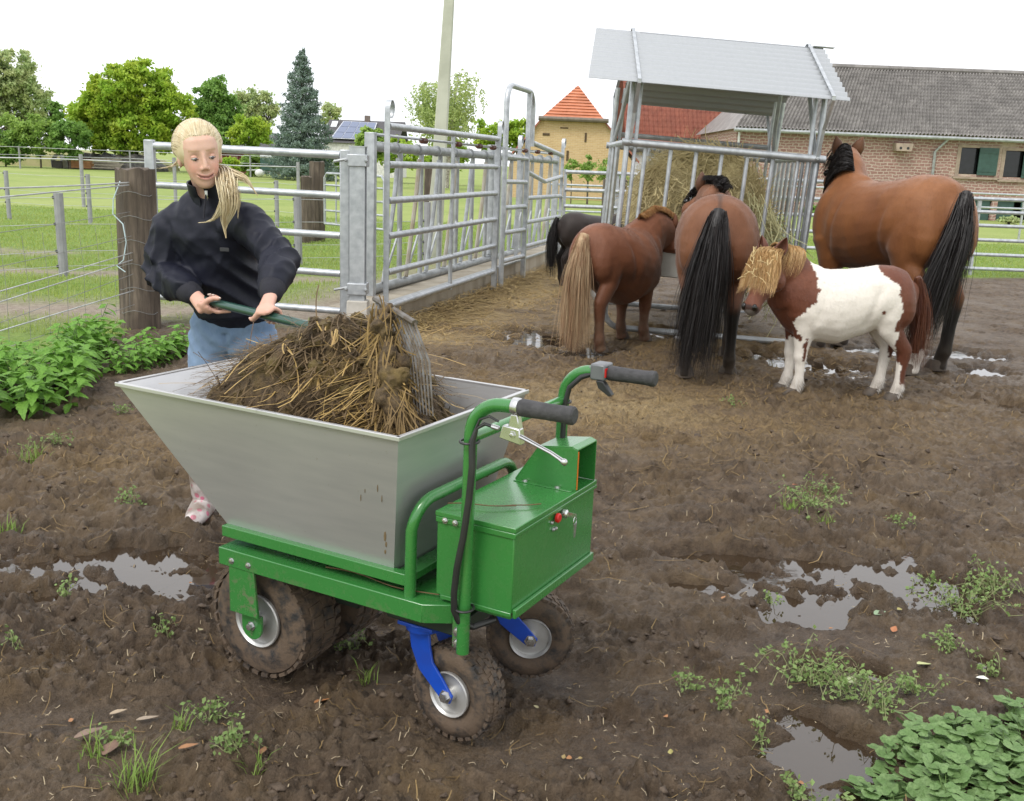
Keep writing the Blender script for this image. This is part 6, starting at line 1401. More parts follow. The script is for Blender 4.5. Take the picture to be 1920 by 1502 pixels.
def hand(mb, g, a, palm, W_, kind):
    """five fingers round the handle: g grip centre, a along the handle (index side first), palm: side of the handle the palm lies on"""
    a = unit(a); p = unit(palm - a * np.dot(palm, a)); q = np.cross(a, p); R0 = .016 + .0085
    cy = lambda al, th, r: g + a * al + (p * math.cos(th) + q * math.sin(th)) * r
    pc = cy(0, 0, R0 + .006)
    mb.ball(pc, 1, 12, 8, R=np.stack([a * .041, q * .030, p * .014], 1)); mb.ball(bez(pc, W_, .45), 1, 10, 8, R=np.stack([a * .030, unit(W_ - pc) * .034, np.cross(a, unit(W_ - pc)) * .016], 1))
    chain(mb, [(pc, .03, .016), (bez(pc, W_, .5), .028, .018), (W_, .025, .021)], a, 12)
    for i, (off, wrap, r_) in enumerate(((.031, 3.0, .0082), (.0105, 3.35, .0086), (-.010, 3.3, .0082), (-.029, 3.0, .0072))):
        if kind == 'rest' and i == 0:
            ch = [(cy(off, .2, R0 + .004), r_ * 1.15, r_ * 1.15), (cy(off + .012, .9, R0 + .006), r_ * 1.1, r_ * 1.1), (cy(off + .040, 1.35, R0 + .004), r_, r_), (cy(off + .066, 1.5, R0 + .003), r_ * .85, r_ * .85)]
        else:
            ch = [(cy(off + (0 if kind == 'rest' else 0), .15 + wrap * f_, R0 + .005 * (1 - f_) + .003 * math.sin(f_ * PI * 3) ** 2), r_ * (1.15 - .3 * f_), r_ * (1.15 - .3 * f_)) for f_ in np.linspace(0, 1, 8)]
        chain(mb, ch, a, 10); NAILS.append((ch[-1][0], unit(ch[-1][0] - ch[-2][0])))
    th_ = [(cy(.012, -.55, R0 + .010), .012, .013), (cy(.034, -1.15, R0 + .008), .0105, .011), (cy(.056, -1.6, R0 + .005), .0095, .010), (cy(.078, -1.75, R0 + .003), .008, .008)]
    chain(mb, th_, a, 10); NAILS.append((th_[-1][0], unit(th_[-1][0] - th_[-2][0])))
hand(mb, PR, HD, V(-.05, -.75, -.55), WRR, 'rest')
hand(mb, PL, -HD * 1.0, V(-.15, -.55, .75), WRL, 'fist')
me = remesh(mb, .0042, 3, .5, 'body'); co = mesh_co(me); L_ = (co - HC) @ np.stack([fx, fy, fz / .91 / .91], 1) / HS; x, y, z = L_.T; hm = (np.abs(x) < .1) & (np.abs(z) < .14) & (y > .03)
g = lambda cx, cy, cz, r: np.exp(-(((x - cx) ** 2 + (y - cy) ** 2 + (z - cz) ** 2) / r ** 2))
d = -.0085 * (g(.030, .085, .014, .017) + g(-.030, .085, .014, .017)) + .004 * (g(.034, .085, .036, .016) + g(-.034, .085, .036, .016)) + .0055 * (g(.042, .07, -.034, .024) + g(-.042, .07, -.034, .024)) + .003 * g(0, .088, -.105, .016)
mz = -.067 + 13.0 * x ** 2; inm = (np.abs(x) < .031) & hm
d += .0045 * inm * (np.exp(-((z - mz - .0055) / .004) ** 2) + 1.15 * np.exp(-((z - mz + .007) / .0055) ** 2)) - .005 * inm * np.exp(-((z - mz) / .0022) ** 2)
co = co + np.outer(d, fy); me_v = co; set_co(me, co)
fattr(me, 'lip', np.where(hm & (np.abs(x) < .0285), sstep(.012, .006, np.abs(z - mz)) * sstep(.03, .022, np.abs(x)), 0) * .65)
fattr(me, 'dark', np.where(hm & (np.abs(x) < .027), sstep(.0032, .0012, np.abs(z - mz)), 0) * .85)
fattr(me, 'blush', np.clip(.55 * (g(.045, .07, -.03, .03) + g(-.045, .07, -.03, .03)) + .3 * g(0, .105, -.03, .012) + .25 * (z < -.2) * (co[:, 2] < 1.05), 0, 1))
bz = .040 - 6 * (np.abs(x) - .033) ** 2; fattr(me, 'brow', np.where(hm & (np.abs(x) > .012) & (np.abs(x) < .05), sstep(.0055, .002, np.abs(z - bz)), 0) * .6)
me.transform(wmat(PT).inverted())
body = link('body', me, SKIN, PT, True, ang=180)
WH = simple('eye_white', (.7, .68, .66), .2); IR = simple('blue_grey_iris', (.05, .065, .09), .15); LASH = simple('lash', (.10, .06, .04), .6)
for s_ in (-1, 1):
    mb = MB(); mb.ball(hp(.030 * s_, .0684, .011), .0120, 14, 10); ey = mb.build('eye', WH, PT)
    mb = MB(); mb.ball(hp(.0305 * s_ - .002, .0755, .0075), .0068, 10, 8); mb.build('iris', IR, ey)
    mb = MB(); mb.ball(hp(.030 * s_, .0672, .0145), 1, 14, 10, R=np.stack([fx * .0132, fy * .0131, fz * .0102], 1)); lid = mb.build('eyelid', None, PT); 
    for nm_ in ('lip', 'dark', 'brow'): fattr(lid.data, nm_, np.zeros(len(lid.data.vertices)))
    fattr(lid.data, 'blush', np.full(len(lid.data.vertices), .30)); lid.data.materials.append(SKIN)
    mb = MB(); mb.tube([hp((.030 + .0145 * math.cos(a_)) * s_, .0800 + .0035 * math.sin(a_) - .004 * abs(math.cos(a_)), .0090 - .0020 * math.sin(a_)) for a_ in np.linspace(0, PI, 9)], .0014, 5); mb.build('lashes', LASH, PT)
mb = MB(); mb.ball(hp(.078, -.010, -.036), .004, 8, 6); mb.build('earring', simple('pearl', (.8, .78, .75), .2), PT)
NAIL = simple('finger_nail', (.80, .62, .55), .3)
for p, dd in NAILS:
    mb = MB(); mb.ball(p + dd * .004 + V(0, -.004, .003), V(.0045, .004, .0035), 7, 5); mb.build('finger_nail', NAIL, PT)
# --- clothes
def cloth(name, mb, vox, it, amp, seed, mat, fold=None):
    me = remesh(mb, vox, it, .5, name); co = mesh_co(me); no = np.empty(len(co) * 3, np.float32); me.vertices.foreach_get('normal', no); no = no.reshape(-1, 3)
    w = (fbm(co[:, 0] * 9 + co[:, 1] * 5, co[:, 2] * 11 + co[:, 1] * 6, seed, 3) - .5) * 2; r2 = 1 - np.abs(2 * fbm(co[:, 0] * 6 - co[:, 2] * 7, co[:, 2] * 6 + co[:, 0] * 5 + co[:, 1] * 4, seed + 9, 3) - 1) * 2
    r3 = 1 - np.abs(2 * fbm(co[:, 0] * 13 + co[:, 2] * 10 + 3, co[:, 2] * 7 - co[:, 0] * 9 + co[:, 1] * 9, seed + 19, 2) - 1) * 2; d = amp * (w * .5 + r2 * .8 + np.clip(r3, -.2, 1) ** 2 * .7); 
    if fold is not None: d = d + fold(co)
    co = co + no * d[:, None]; set_co(me, co); me.transform(wmat(PT).inverted()); return link(name, me, mat, PT, True, ang=180)
t = NT('navy_jacket_fabric'); n_ = t.noise(6, 4); t.set(Base_Color=t.mix(n_, (.0065, .0075, .016), (.012, .0135, .025)), Roughness=t.ramp(n_, [(.3, .5), (.7, .65)]), Specular_IOR_Level=.28); t.bump(t.noise(260, 3), .15, .002); JK = t.m
mb = MB(); HEM = at(440, 590, 3.98); MIDJ = at(418, 520, 3.93)
chain(mb, [(HEM, .145, .115), (HEM + V(0, 0, .035), .160, .13), (MIDJ, .150, .122), (bez(MIDJ, CH, .5), .152, .12), (CH, .160, .115), (at(393, 405, 3.86), .148, .10), (at(394, 380, 3.85), .112, .085), (at(395, 362, 3.845), .078, .07), (at(395, 352, 3.84), .060, .06)], (1, 0, -.02), 30)
for S_, E_, W_ in ((SHR, ELR, WRR), (SHL, ELL, WRL)):
    cf = bez(E_, W_, .80); chain(mb, [(bez(S_, CH, .45), .070, .085), (bez(S_, CH, .12), .070, .076), (bez(S_, E_, .12), .074, .076), (bez(S_, E_, .4), .070, .072), (bez(S_, E_, .8), .066, .070), (E_, .064, .069), (bez(E_, W_, .35), .063, .066), (bez(E_, W_, .62), .064, .062), (cf, .050, .050)], unit(np.cross(W_ - E_, S_ - E_)), 18)
def jfold(c):
    """sharp diagonal creases at the elbows and across the waist"""
    out = np.zeros(len(c))
    for S_, E_, W_ in ((SHR, ELR, WRR), (SHL, ELL, WRL)):
        q = c - E_; r_ = np.linalg.norm(q, axis=1); dd = unit(W_ - S_); s_ = q @ dd; out += .009 * np.exp(-(r_ / .15) ** 2) * (1 - 2 * np.abs(np.sin(s_ * 42 + (q @ V(.6, .2, .7)) * 26 + 1.5 * np.sin(q[:, 0] * 25))) ** .7)
    zz = c[:, 2] - HEM[2]; out += .010 * np.exp(-((zz - .13) / .15) ** 2) * (1 - 2 * np.abs(np.sin((c[:, 0] * .9 + zz * 1.1) * 27 + 1.6 * np.sin(c[:, 0] * 14 + zz * 9))) ** .7)
    return out
cloth('jacket', mb, .0075, 3, .006, 3, JK, jfold)
RIB = simple('navy_rib_knit', (.008, .008, .014), .85, 0, (.014, .014, .022), 60, .6, 200, .003)
for E_, W_ in ((ELR, WRR), (ELL, WRL)):
    mb = MB(); chain(mb, [(bez(E_, W_, .78), .046, .046), (bez(E_, W_, .90), .041, .042), (bez(E_, W_, 1.0), .037, .038)], (0, 1, .3), 20); mb.build('cuff', RIB, PT)
mb = MB(); cl = []
for f_, r_, rb in ((-.2, .082, .078), (.15, .070, .066), (.5, .064, .062), (.8, .061, .060)):
    c = bez(NB + V(0, .0, -.02), hp(0, -.03, -.075), f_); cl.append([c + V(r_ * math.cos(a_), rb * math.sin(a_), (.016 * math.sin(a_) - .01) * (1 if f_ > .3 else 0)) for a_ in np.linspace(-PI * .42, PI * 1.42, 26)])
inn = [[p + unit(NB * V(1, 1, 0) - p * V(1, 1, 0)) * .006 for p in r] for r in cl]
mb.loft([a + b[::-1] for a, b in zip(cl, inn)]); mb.build('collar', JK, PT)
mb = MB(); zp = [NB + V(.012, -.088, .02), NB + V(.010, -.108, -.03), NB + V(.008, -.118, -.075)]; mb.tube(zp, .004, 6); mb.build('zip', RIB, PT)
mb = MB(); mb.box(zp[0] + V(-.005, -.008, -.03), zp[0] + V(.005, -.003, .005)); mb.build('zip_puller', MAT['chrome'], PT, bevel=.002)
q = at(421, 468, 3.72); mb = MB(); mb.box(q + V(-.017, -.002, -.007), q + V(.017, .001, .007)); mb.build('chest_badge', simple('badge', (.03, .03, .036), .5), PT, bevel=.001)
t = NT('washed_denim'); n_ = t.noise(5, 4); n2 = t.noise(160, 3, .7, vec=t.scaled((1, 1, .3)))
t.set(Base_Color=t.mix(t.ramp(n_, [(.35, 0), (.65, 1)]), t.mix(n2, (.10, .17, .30), (.15, .23, .37)), t.mix(n2, (.20, .29, .43), (.27, .36, .50))), Roughness=.9); t.bump(n2, .3, .003); DEN = t.m
mb = MB(); chain(mb, [(HEM + V(0, .02, .02), .148, .108), (HIP + V(0, 0, .01), .168, .118), (HIP + V(0, .01, -.06), .172, .115)], (1, 0, 0), 26)
for hj, kn, F0 in LEGS: chain(mb, [(hj + V(0, 0, .02), .092, .105), (bez(hj, kn, .3), .087, .094), (bez(hj, kn, .7), .074, .08), (kn, .066, .072), (bez(kn, F0, .4), .062, .066), (bez(kn, F0, .75), .055, .06)], (1, 0, 0), 20)
cloth('jeans', mb, .008, 3, .004, 7, DEN, lambda c: .0035 * np.exp(-((c[:, 2] - HIP[2] + .05) / .07) ** 2) * np.sin((c[:, 2] - np.abs(c[:, 0] - HIP[0]) * .9 + .02 * np.sin(c[:, 0] * 30)) * 85) - .012 * np.exp(-((c[:, 0] - HIP[0]) / .008) ** 2) * (c[:, 2] < HIP[2] + .0) * (c[:, 1] < HIP[1]))
t = NT('patterned_rubber_boot'); vc = t.n('ShaderNodeTexVoronoi', {'Vector': t.co(), 'Scale': 24.0}); c = t.mix(t.ramp(vc.outputs['Distance'], [(.25, 1), (.3, 0)], 'LINEAR'), (.55, .50, .48), (.62, .18, .28)); c = t.mix(t.ramp(t.noise(14, 5), [(.4, 0), (.6, .8)]), c, (.16, .115, .08)); t.set(Base_Color=c, Roughness=.45); BOOT = t.m
for hj, kn, F0 in LEGS:
    mb = MB(); top = bez(kn, F0, .45); chain(mb, [(top, .070, .075), (bez(top, F0, .5), .06, .066), (F0 + V(0, .01, .10), .05, .062), (F0 + V(0, -.02, .05), .052, .055), (F0 + V(0, -.12, .035), .048, .04), (F0 + V(0, -.18, .028), .035, .028)], (1, 0, 0), 18); mb.build('boot', BOOT, PT)
# --- hair
HR = hairmat('blonde_hair', (.56, .44, .26), (.76, .66, .46), .42, 60); mb = MB()
mb.ball(hp(0, -.020, .040), 1, 26, 18, R=np.stack([fx * .0850, fy * .0915, fz * .1000], 1)); mb.ball(hp(-.015, -.085, -.035), 1, 14, 10, R=np.stack([fx * .055, fy * .04, fz * .05], 1))
cap = mb.build('hair', HR, PT)
TB = hp(-.050, -.075, -.065); r_ = np.random.default_rng(4); paths = []
def cappt(az, el, k=1.0):
    return hp(0, -.020, .040) + k * (fx * .0875 * math.cos(el) * math.sin(az) + fy * .097 * math.cos(el) * math.cos(az) + fz * .101 * math.sin(el))
e_dir = unit(np.array([np.dot(TB - hp(0, -.02, .04), q) for q in (fx, fy, unit(fz))]) / V(.0875, .097, .092))
for i in range(1700):
    az0 = r_.uniform(-1.75, 1.75); el0 = .60 - .74 * (abs(az0) / 1.75) ** 1.5 + r_.normal() * .09; s0 = V(math.cos(el0) * math.sin(az0), math.cos(el0) * math.cos(az0), math.sin(el0))
    if r_.random() < .3: s0 = unit(V(.12 * r_.normal() + .1, r_.uniform(-.5, .75), 1.0))
    k = r_.uniform(.998, 1.022); pts = []; m_ = unit(V(1.5 * s0[0], -.30, .25 + .85 * max(0, 1 - abs(s0[0]))))
    for f_ in np.linspace(0, 1, 12):
        d_ = unit((1 - f_) ** 2 * s0 + 2 * f_ * (1 - f_) * m_ * 1.2 + f_ ** 2 * e_dir)
        pts.append(hp(0, -.020, .040) + (fx * .0875 * d_[0] + fy * .097 * d_[1] + fz * .104 * d_[2]) * (k * (.935 + .065 * min(1, f_ * 4.5) + .02 * math.sin(f_ * PI))))
    paths.append(pts)
for i in range(70):
    az0 = r_.uniform(-1.5, 1.5); pts = [cappt(az0 + f_ * r_.normal() * .25, .6 + f_ * .7, 1.0 + .05 * f_ * r_.random()) for f_ in np.linspace(0, 1, 6)]; paths.append(pts)
for i in range(26):
    s0 = hp(.076, -.045, -.01); o_ = r_.normal(0, .35); pts = [s0 + fx * .05 * f_ * f_ * (1 + o_) - fz * .06 * f_ * (1 - .5 * f_) - fy * .012 * f_ + r_.normal(0, .002, 3) for f_ in np.linspace(0, 1, 6)]; paths.append(pts)
v, f = ribbons(paths, .0012, cen=hp(0, -.02, .03)); v = v - np.array(PT.location); link('hair_strands', quadmesh('hair_strands', v, f), HR, cap, True, ang=180)
paths = []
def tailpath(ends, n, spread):
    for i in range(n):
        o_ = r_.normal(0, 1, 3); ctl = [TB, hp(-.088, -.04, -.075)] + ends; pts = []
        m = len(ctl)
        for f_ in np.linspace(0, r_.uniform(.75, 1.0), 12):
            xx = f_ * (m - 1); k = min(int(xx), m - 2); g_ = xx - k; p0, p1, p2, p3 = ctl[max(k-1, 0)], ctl[k], ctl[k+1], ctl[min(k+2, m-1)]
            p = .5 * ((2*p1) + (p2 - p0)*g_ + (2*p0 - 5*p1 + 4*p2 - p3)*g_*g_ + (3*p1 - p0 - 3*p2 + p3)*g_**3)
            pts.append(p + o_ * V(1, .6, .6) * spread * (.6 + 1.3 * math.sin(min(1, f_ * 1.15) * PI) - .5 * f_) )
        paths.append(pts)
tailpath([at(428, 345, 3.66), at(432, 385, 3.64), at(422, 420, 3.66), at(424, 447, 3.66)], 260, .0085)
tailpath([at(426, 342, 3.66), at(420, 380, 3.65), at(400, 412, 3.68), at(370, 418, 3.71)], 110, .006)
tailpath([at(430, 338, 3.68), at(445, 375, 3.66), at(446, 410, 3.66)], 170, .007)
tailpath([at(440, 328, 3.72), at(462, 338, 3.70), at(484, 368, 3.70)], 150, .006)
v, f = ribbons(paths, .0017); v = v - np.array(PT.location); link('ponytail', quadmesh('ponytail', v, f), HR, PT, True, ang=180)
# ================================================================== muck fork
FK = thing('muck_fork', 'muck fork with a green handle held by the person, tines over the heap', 'fork', PR)

def bv(x, y, v):
    """the sight line through (x, y) where it meets the barrow's lengthwise plane v"""
    nrm = V(-math.sin(BYAW), math.cos(BYAW), 0); o_ = np.array([0, 0, CAM_H]); d_ = at(x, y, 1.0) - o_; q_ = bw(0, v, 0); return o_ + d_ * (np.dot(q_ - o_, nrm) / np.dot(d_, nrm))
FA_, FB_ = bv(703, 560, .26), bv(778, 606, .10); HM_ = (FA_ + FB_) / 2
mb = MB(); neckp = [PE, PE + HD * .05, bez(PE, HM_, .55) + V(.01, 0, -.02), HM_]
mb.tube([PR - HD * .10, PR - HD * .02, bez(PR, PE, .5), PE], .0155, 14); mb.build('handle', simple('dark_green_coated_steel', (.018, .065, .05), .3, .2, (.022, .075, .058), 10, coat=.4), FK)
mb = MB(); mb.tube(neckp, [.013, .012, .010, .009], 10); mb.build('neck', GDULL, FK)
TM = simple('worn_steel_tine', (.17, .165, .16), .5, .4, (.09, .068, .045), 30)
mb = MB(); mb.tube([FA_, HM_, FB_], .009, 8); mb.build('head_bar', TM, FK)
for k in range(12):
    f_ = k / 11; a = bez(FA_, FB_, f_); e = bez(bv(752, 772, .20), bv(812, 780, .05), f_); m1 = bez(a, e, .45) + V(.018, -.02, .01)
    mb = MB(); mb.tube([a, m1, e], [.0034, .0034, .002], 6); mb.build('tine', TM, FK)
# ================================================================== muck heap in the tub
MH = thing('muck_heap', 'broad heap of straw and dung piled in the grey tub', 'heap', BO, BYAW)
n = 110; us = np.linspace(-.86, .07, n); vs_ = np.linspace(-.105, .525, 80); U_, V_ = np.meshgrid(us, vs_, indexing='ij')
pk = lambda u0, v0, h, a, b: h * np.exp(-(((U_ - u0) / a) ** 2 + ((V_ - v0) / b) ** 2))
sg_ = lambda u0, v0, h, a, b: h * np.exp(-((((U_ - u0) / a) ** 2 + ((V_ - v0) / b) ** 2) ** 1.6))
Z_ = .60 + sg_(-.46, .25, .33, .37, .31) + pk(-.42, .24, .05, .16, .2) + pk(-.08, .08, .16, .16, .2) + pk(-.5, .05, .08, .2, .12) + pk(-.2, .25, .08, .2, .2) - .06 * sstep(-.1, .07, U_) * sstep(.2, .5, V_)
Z_ += (fbm(U_ * 9, V_ * 9, 4, 3) - .5) * .09 + (fbm(U_ * 28, V_ * 28, 5, 3) - .5) * .045
d1, r1 = cells(U_ * 16, V_ * 16, 12); Z_ += np.clip(.7 - d1, 0, 1) * (r1 > .45) * .05
lim = .848
k = np.clip((Z_ - .452) / (.85 - .452), 0, 1)                  # keep it inside the sloping walls
ulo = -.565 + (-.884 + .565) * k; vlo = -.006 + (-.11 + .006) * k; vhi = .426 + (.53 - .426) * k; uhi = -.005 + .083 * k
edge = np.minimum.reduce([U_ - ulo, uhi - U_, V_ - vlo, vhi - V_])
Z_ = np.where(edge < .02, np.minimum(Z_, .80), Z_)
Uc = np.clip(U_, ulo + .004, uhi - .004); Vc = np.clip(V_, vlo + .004, vhi - .004)
ix = np.arange(n * 80).reshape(n, 80); fq = np.stack([ix[:-1, :-1], ix[1:, :-1], ix[1:, 1:], ix[:-1, 1:]], -1).reshape(-1, 4)
t = NT('dung_and_straw'); n1 = t.noise(9, 5); n2 = t.noise(55, 5, .7)
c = t.mix(t.ramp(n2, [(.35, 0), (.65, 1)]), (.040, .026, .014), (.13, .085, .038)); c = t.mix(t.ramp(n1, [(.5, 0), (.7, .8)]), c, (.17, .115, .03)); t.set(Base_Color=c, Roughness=.8); t.bump(n2, .8, .012); DUNG = t.m
link('dung', quadmesh('dung', np.stack([Uc, Vc, Z_], -1).reshape(-1, 3), fq), DUNG, MH, True, ang=180)
def hz_(u, v):
    i = np.clip((u + .86) / .93 * (n - 1), 0, n - 1).astype(int); j = np.clip((v + .105) / .63 * 79, 0, 79).astype(int); return Z_[i, j]
def inside(v):
    k = np.clip((v[:, 2] - .452) / (.85 - .452), 0, 1); v = v.copy(); w = v[:, 2] < .862
    v[:, 0] = np.where(w, np.clip(v[:, 0], -.565 - .319 * k + .006, -.005 + .083 * k - .006), v[:, 0]); v[:, 1] = np.where(w, np.clip(v[:, 1], -.006 - .104 * k + .006, .426 + .104 * k - .006), v[:, 1])
    out = (v[:, 0] > .07) | (v[:, 1] < -.10) | (v[:, 1] > .52); v[:, 2] = np.where(out, np.maximum(v[:, 2], .866), v[:, 2]); return v
def ms(r_):
    u = np.clip(r_.normal(-.38, .22), -.78, .03); v = np.clip(r_.normal(.18, .16), -.07, .48); z = float(hz_(np.array(u), np.array(v)))
    sl = V(u + .42, v - .24, 0); sl = unit(sl) if np.linalg.norm(sl) > .01 else V(1, 0, 0); d = unit(sl * r_.uniform(.2, 1.2) + V(r_.normal() * .6, r_.normal() * .6, r_.normal() * .18 - .25)); return V(u, v, z + .004), d, V(0, 0, 1)
for nm, nn, L_, w_, mt, sd_ in (('dark_straw', 2300, (.05, .16), .0016, simple('soaked_straw', (.075, .047, .020), .8, 0, (.125, .08, .033), 9), 1), ('pale_straw', 300, (.06, .22), .0017, simple('pale_straw', (.42, .29, .10), .7, 0, (.30, .19, .06), 9), 2)):
    v, f = strands(nn, ms, sd_, L_, w_, .35, 4); o_ = link(nm, quadmesh(nm, inside(v), f), mt, MH, False); o_['kind'] = 'stuff'
def ms2(r_):   # bright bundle at the near rear corner
    u = r_.normal(-.12, .05); v = r_.normal(.08, .05); z = float(hz_(np.array(u), np.array(v))); return V(u, v, z + .01), unit(V(r_.normal() * .35 - .5, r_.normal() * .3 - .5, r_.normal() * .25 - .35)), V(0, 0, 1)
v, f = strands(170, ms2, 4, (.08, .2), .0018, .25, 4); o_ = link('straw_bundle', quadmesh('straw_bundle', inside(v), f), MAT['straw'], MH, False); o_['kind'] = 'stuff'
def ms3(r_):   # stalks lying on the empty slope at the tip
    u = r_.uniform(-.80, -.5); v = r_.uniform(.0, .5); z = .452 + max(0, (-.565 - u) / .319) * .398 + .01; z = max(z, float(hz_(np.array(u), np.array(v)))); return V(u, v, z + .01), unit(V(r_.normal() + .4, r_.normal(), r_.uniform(0, .7))), V(0, 0, 1)
v, f = strands(150, ms3, 5, (.04, .13), .0014, .3, 3); o_ = link('loose_stalks', quadmesh('loose_stalks', inside(v), f), simple('brown_stalk', (.11, .07, .045), .8), MH, False); o_['kind'] = 'stuff'
mb = MB(); r_ = np.random.default_rng(9)
for i in range(150):
    u, v = r_.uniform(-.58, .02), r_.uniform(-.04, .45); s_ = r_.uniform(.010, .026); mb.ball(V(u, v, float(hz_(np.array(u), np.array(v))) + s_ * .15), V(s_, s_ * r_.uniform(.7, 1.2), s_ * .7), 9, 7); mb.v[-1] += r_.normal(0, s_ * .13, mb.v[-1].shape)
o_ = mb.build('droppings', simple('droppings', (.055, .036, .016), .8, 0, (.12, .085, .025), 18, .6, 60, .006), MH, local=True); o_['kind'] = 'stuff'
# clump sliding off the fork
CL = thing('falling_muck', 'clump of wet straw and dung sliding down the fork tines', 'clump', bv(740, 690, .1))
mb = MB()
for i in range(46):
    f_ = i / 45; p = bez(bv(718, 585, .17), bv(742, 770, .05), f_) + r_.normal(0, .016, 3) * V(1, 1, .8); s_ = r_.uniform(.010, .026) * (.6 + .7 * f_); mb.ball(p, V(s_, s_, s_ * 1.1), 8, 6)
me = remesh(mb, .006, 2, .5, 'clump'); co = mesh_co(me); co += ((fbm(co[:, 0] * 40, co[:, 2] * 40 + co[:, 1] * 30, 4, 3) - .5) * .03)[:, None] * V(.6, -.8, .2); set_co(me, co); me.transform(wmat(CL).inverted()); link('clump', me, DUNG, CL, True, ang=180)
def cs(r_):
    f_ = r_.random(); p = bez(bv(718, 582, .17), bv(744, 775, .04), f_) + r_.normal(0, .022, 3); return p - np.array(CL.location), unit(V(r_.normal() * .45 + .1, r_.normal() * .4 - .2, -1)), V(0, -1, 0)
v, f = strands(420, cs, 6, (.05, .14), .0014, .4, 4); o_ = link('straw', quadmesh('straw', v, f), simple('muck_straw', (.24, .155, .05), .8, 0, (.11, .07, .03), 12), CL, False); o_['kind'] = 'stuff'
# ================================================================== plants, straw, leaves and clods on the ground
def leafmesh(name, L, W, n=5, tooth=.12, cup=.25, droop=.35, mat=None):
    """a pointed toothed leaf along +x, slightly folded along its midrib"""
    vs = []; fs = []; m = 2 * n + 1
    for i in range(m):
        f_ = i / (m - 1); w = W * (math.sin(min(1, f_ * 1.9 + .12) * PI / 2) * (1 - f_) ** .75 * 1.25) * (1 + (tooth if i % 2 else -tooth)); z = -droop * L * f_ * f_
        vs += [(L * f_, -w, z + cup * w), (L * f_, 0, z), (L * f_, w, z + cup * w)]
        if i: k = 3 * i; fs += [(k - 3, k - 2, k + 1, k), (k - 2, k - 1, k + 2, k + 1)]
    me = bpy.data.meshes.new(name); me.from_pydata(vs, [], fs); me.update(); me.materials.append(mat); return me
NET = leafmat('nettle_leaf', (.15, .32, .045), (.24, .45, .075), (.10, .22, .035), .3, 7); STEM = simple('green_stem', (.10, .17, .04), .7)
NL = [leafmesh('leaf', l, w, 5, .10, .22, dr, NET) for l, w, dr in ((.115, .040, .35), (.098, .036, .25), (.07, .026, .15), (.12, .040, .5))]
def place(o, p, d, n):
    """orient o: local x along d, local z towards n"""
    d = unit(d); n = unit(n - d * np.dot(n, d)); y = np.cross(n, d); m_ = Matrix.Identity(4)
    for i in range(3): m_[i][0] = d[i]; m_[i][1] = y[i]; m_[i][2] = n[i]; m_[i][3] = p[i]
    o.matrix_basis = m_
def nettle(seed, h):
    r_ = np.random.default_rng(seed); th = thing('nettle', 'leafy green stinging nettle in the patch beside the wooden post', 'nettle', group='nettles in the patch by the wooden post')
    lx, ly = r_.normal(0, .06, 2); st = lambda f_: V(lx * f_ * f_, ly * f_ * f_, h * f_)
    mb = MB(); mb.tube([st(f_) for f_ in np.linspace(0, 1, 6)], [.004, .004, .0035, .003, .0025, .0015], 5); mb.build('stem', STEM, th, local=True)
    a0 = r_.uniform(0, PI)
    for i, f_ in enumerate((.3, .48, .64, .78, .9, .99)):
        for s_ in (0, 1):
            a_ = a0 + i * PI / 2 + s_ * PI + r_.normal() * .2; me = NL[(3, 0, 0, 1, 1, 2)[i]]; o = bpy.data.objects.new('leaf', me); COL.objects.link(o); o.parent = th
            d = V(math.cos(a_), math.sin(a_), r_.uniform(-.35, .25)); place(o, st(f_) + d * .012, d, V(0, 0, 1) + r_.normal(0, .15, 3))
    return th
protos = [nettle(100 + i, h) for i, h in enumerate((.26, .33, .22, .29))]
front = [gp(-60, 800), gp(115, 782), gp(150, 728), gp(255, 704), gp(352, 676)]; r_ = np.random.default_rng(8); cnt = 0; spots = []
for i in range(420):
    f_ = r_.random() * 4; k = min(int(f_), 3); g_ = f_ - k; p = bez(front[k], front[k+1], g_); dep = r_.random() ** .9 * (1.25 if f_ < 2.6 else .45); p = p + V(-.42, .88, 0) * dep + V(0, .1, 0)
    if all((p[0]-q[0])**2 + (p[1]-q[1])**2 > .0052 for q in spots): spots.append(p)
for i, p in enumerate(spots):
    loc = (p[0], p[1], gz(p[0], p[1]) - .01); sc = r_.uniform(.75, 1.15) * (.72 if p[0] > -3.0 and p[1] > 6.6 else 1.0); rz = r_.uniform(0, 2*PI)
    if i < 4: o = protos[i]; o.location = loc; o.rotation_euler = (0, 0, rz)
    else: o = copy_tree(protos[i % 4], None, loc, rz, sc)
# mallow patch: round lobed leaves on stalks
MAL = leafmat('mallow_leaf', (.12, .215, .065), (.21, .32, .125), (.085, .15, .045), .25, 26)
def roundleaf(name, R_, mat, n=41):
    vs = [(0, 0, 0)]; fs = []
    for rr_, zz in ((.55, .10), (1.0, .06)):
        for k in range(n): a_ = PI + .18 + (2*PI - .36) * k / (n - 1); q = R_ * rr_ * (1 + (.09 * math.cos(a_ * 5 + .4) + .04 * math.cos(a_ * 20) if rr_ > .9 else 0)); vs.append((q * math.cos(a_), q * math.sin(a_), R_ * (zz + .035 * math.cos(a_ * 5 + .4))))
    for k in range(n - 1): fs += [(0, 1 + k, 2 + k), (1 + k, 1 + n + k, 2 + n + k, 2 + k)]
    me = bpy.data.meshes.new(name); me.from_pydata(vs, [], fs); me.update(); me.materials.append(mat); me.shade_smooth(); return me
ML = [roundleaf('leaf', q, MAL) for q in (.024, .018, .013)]
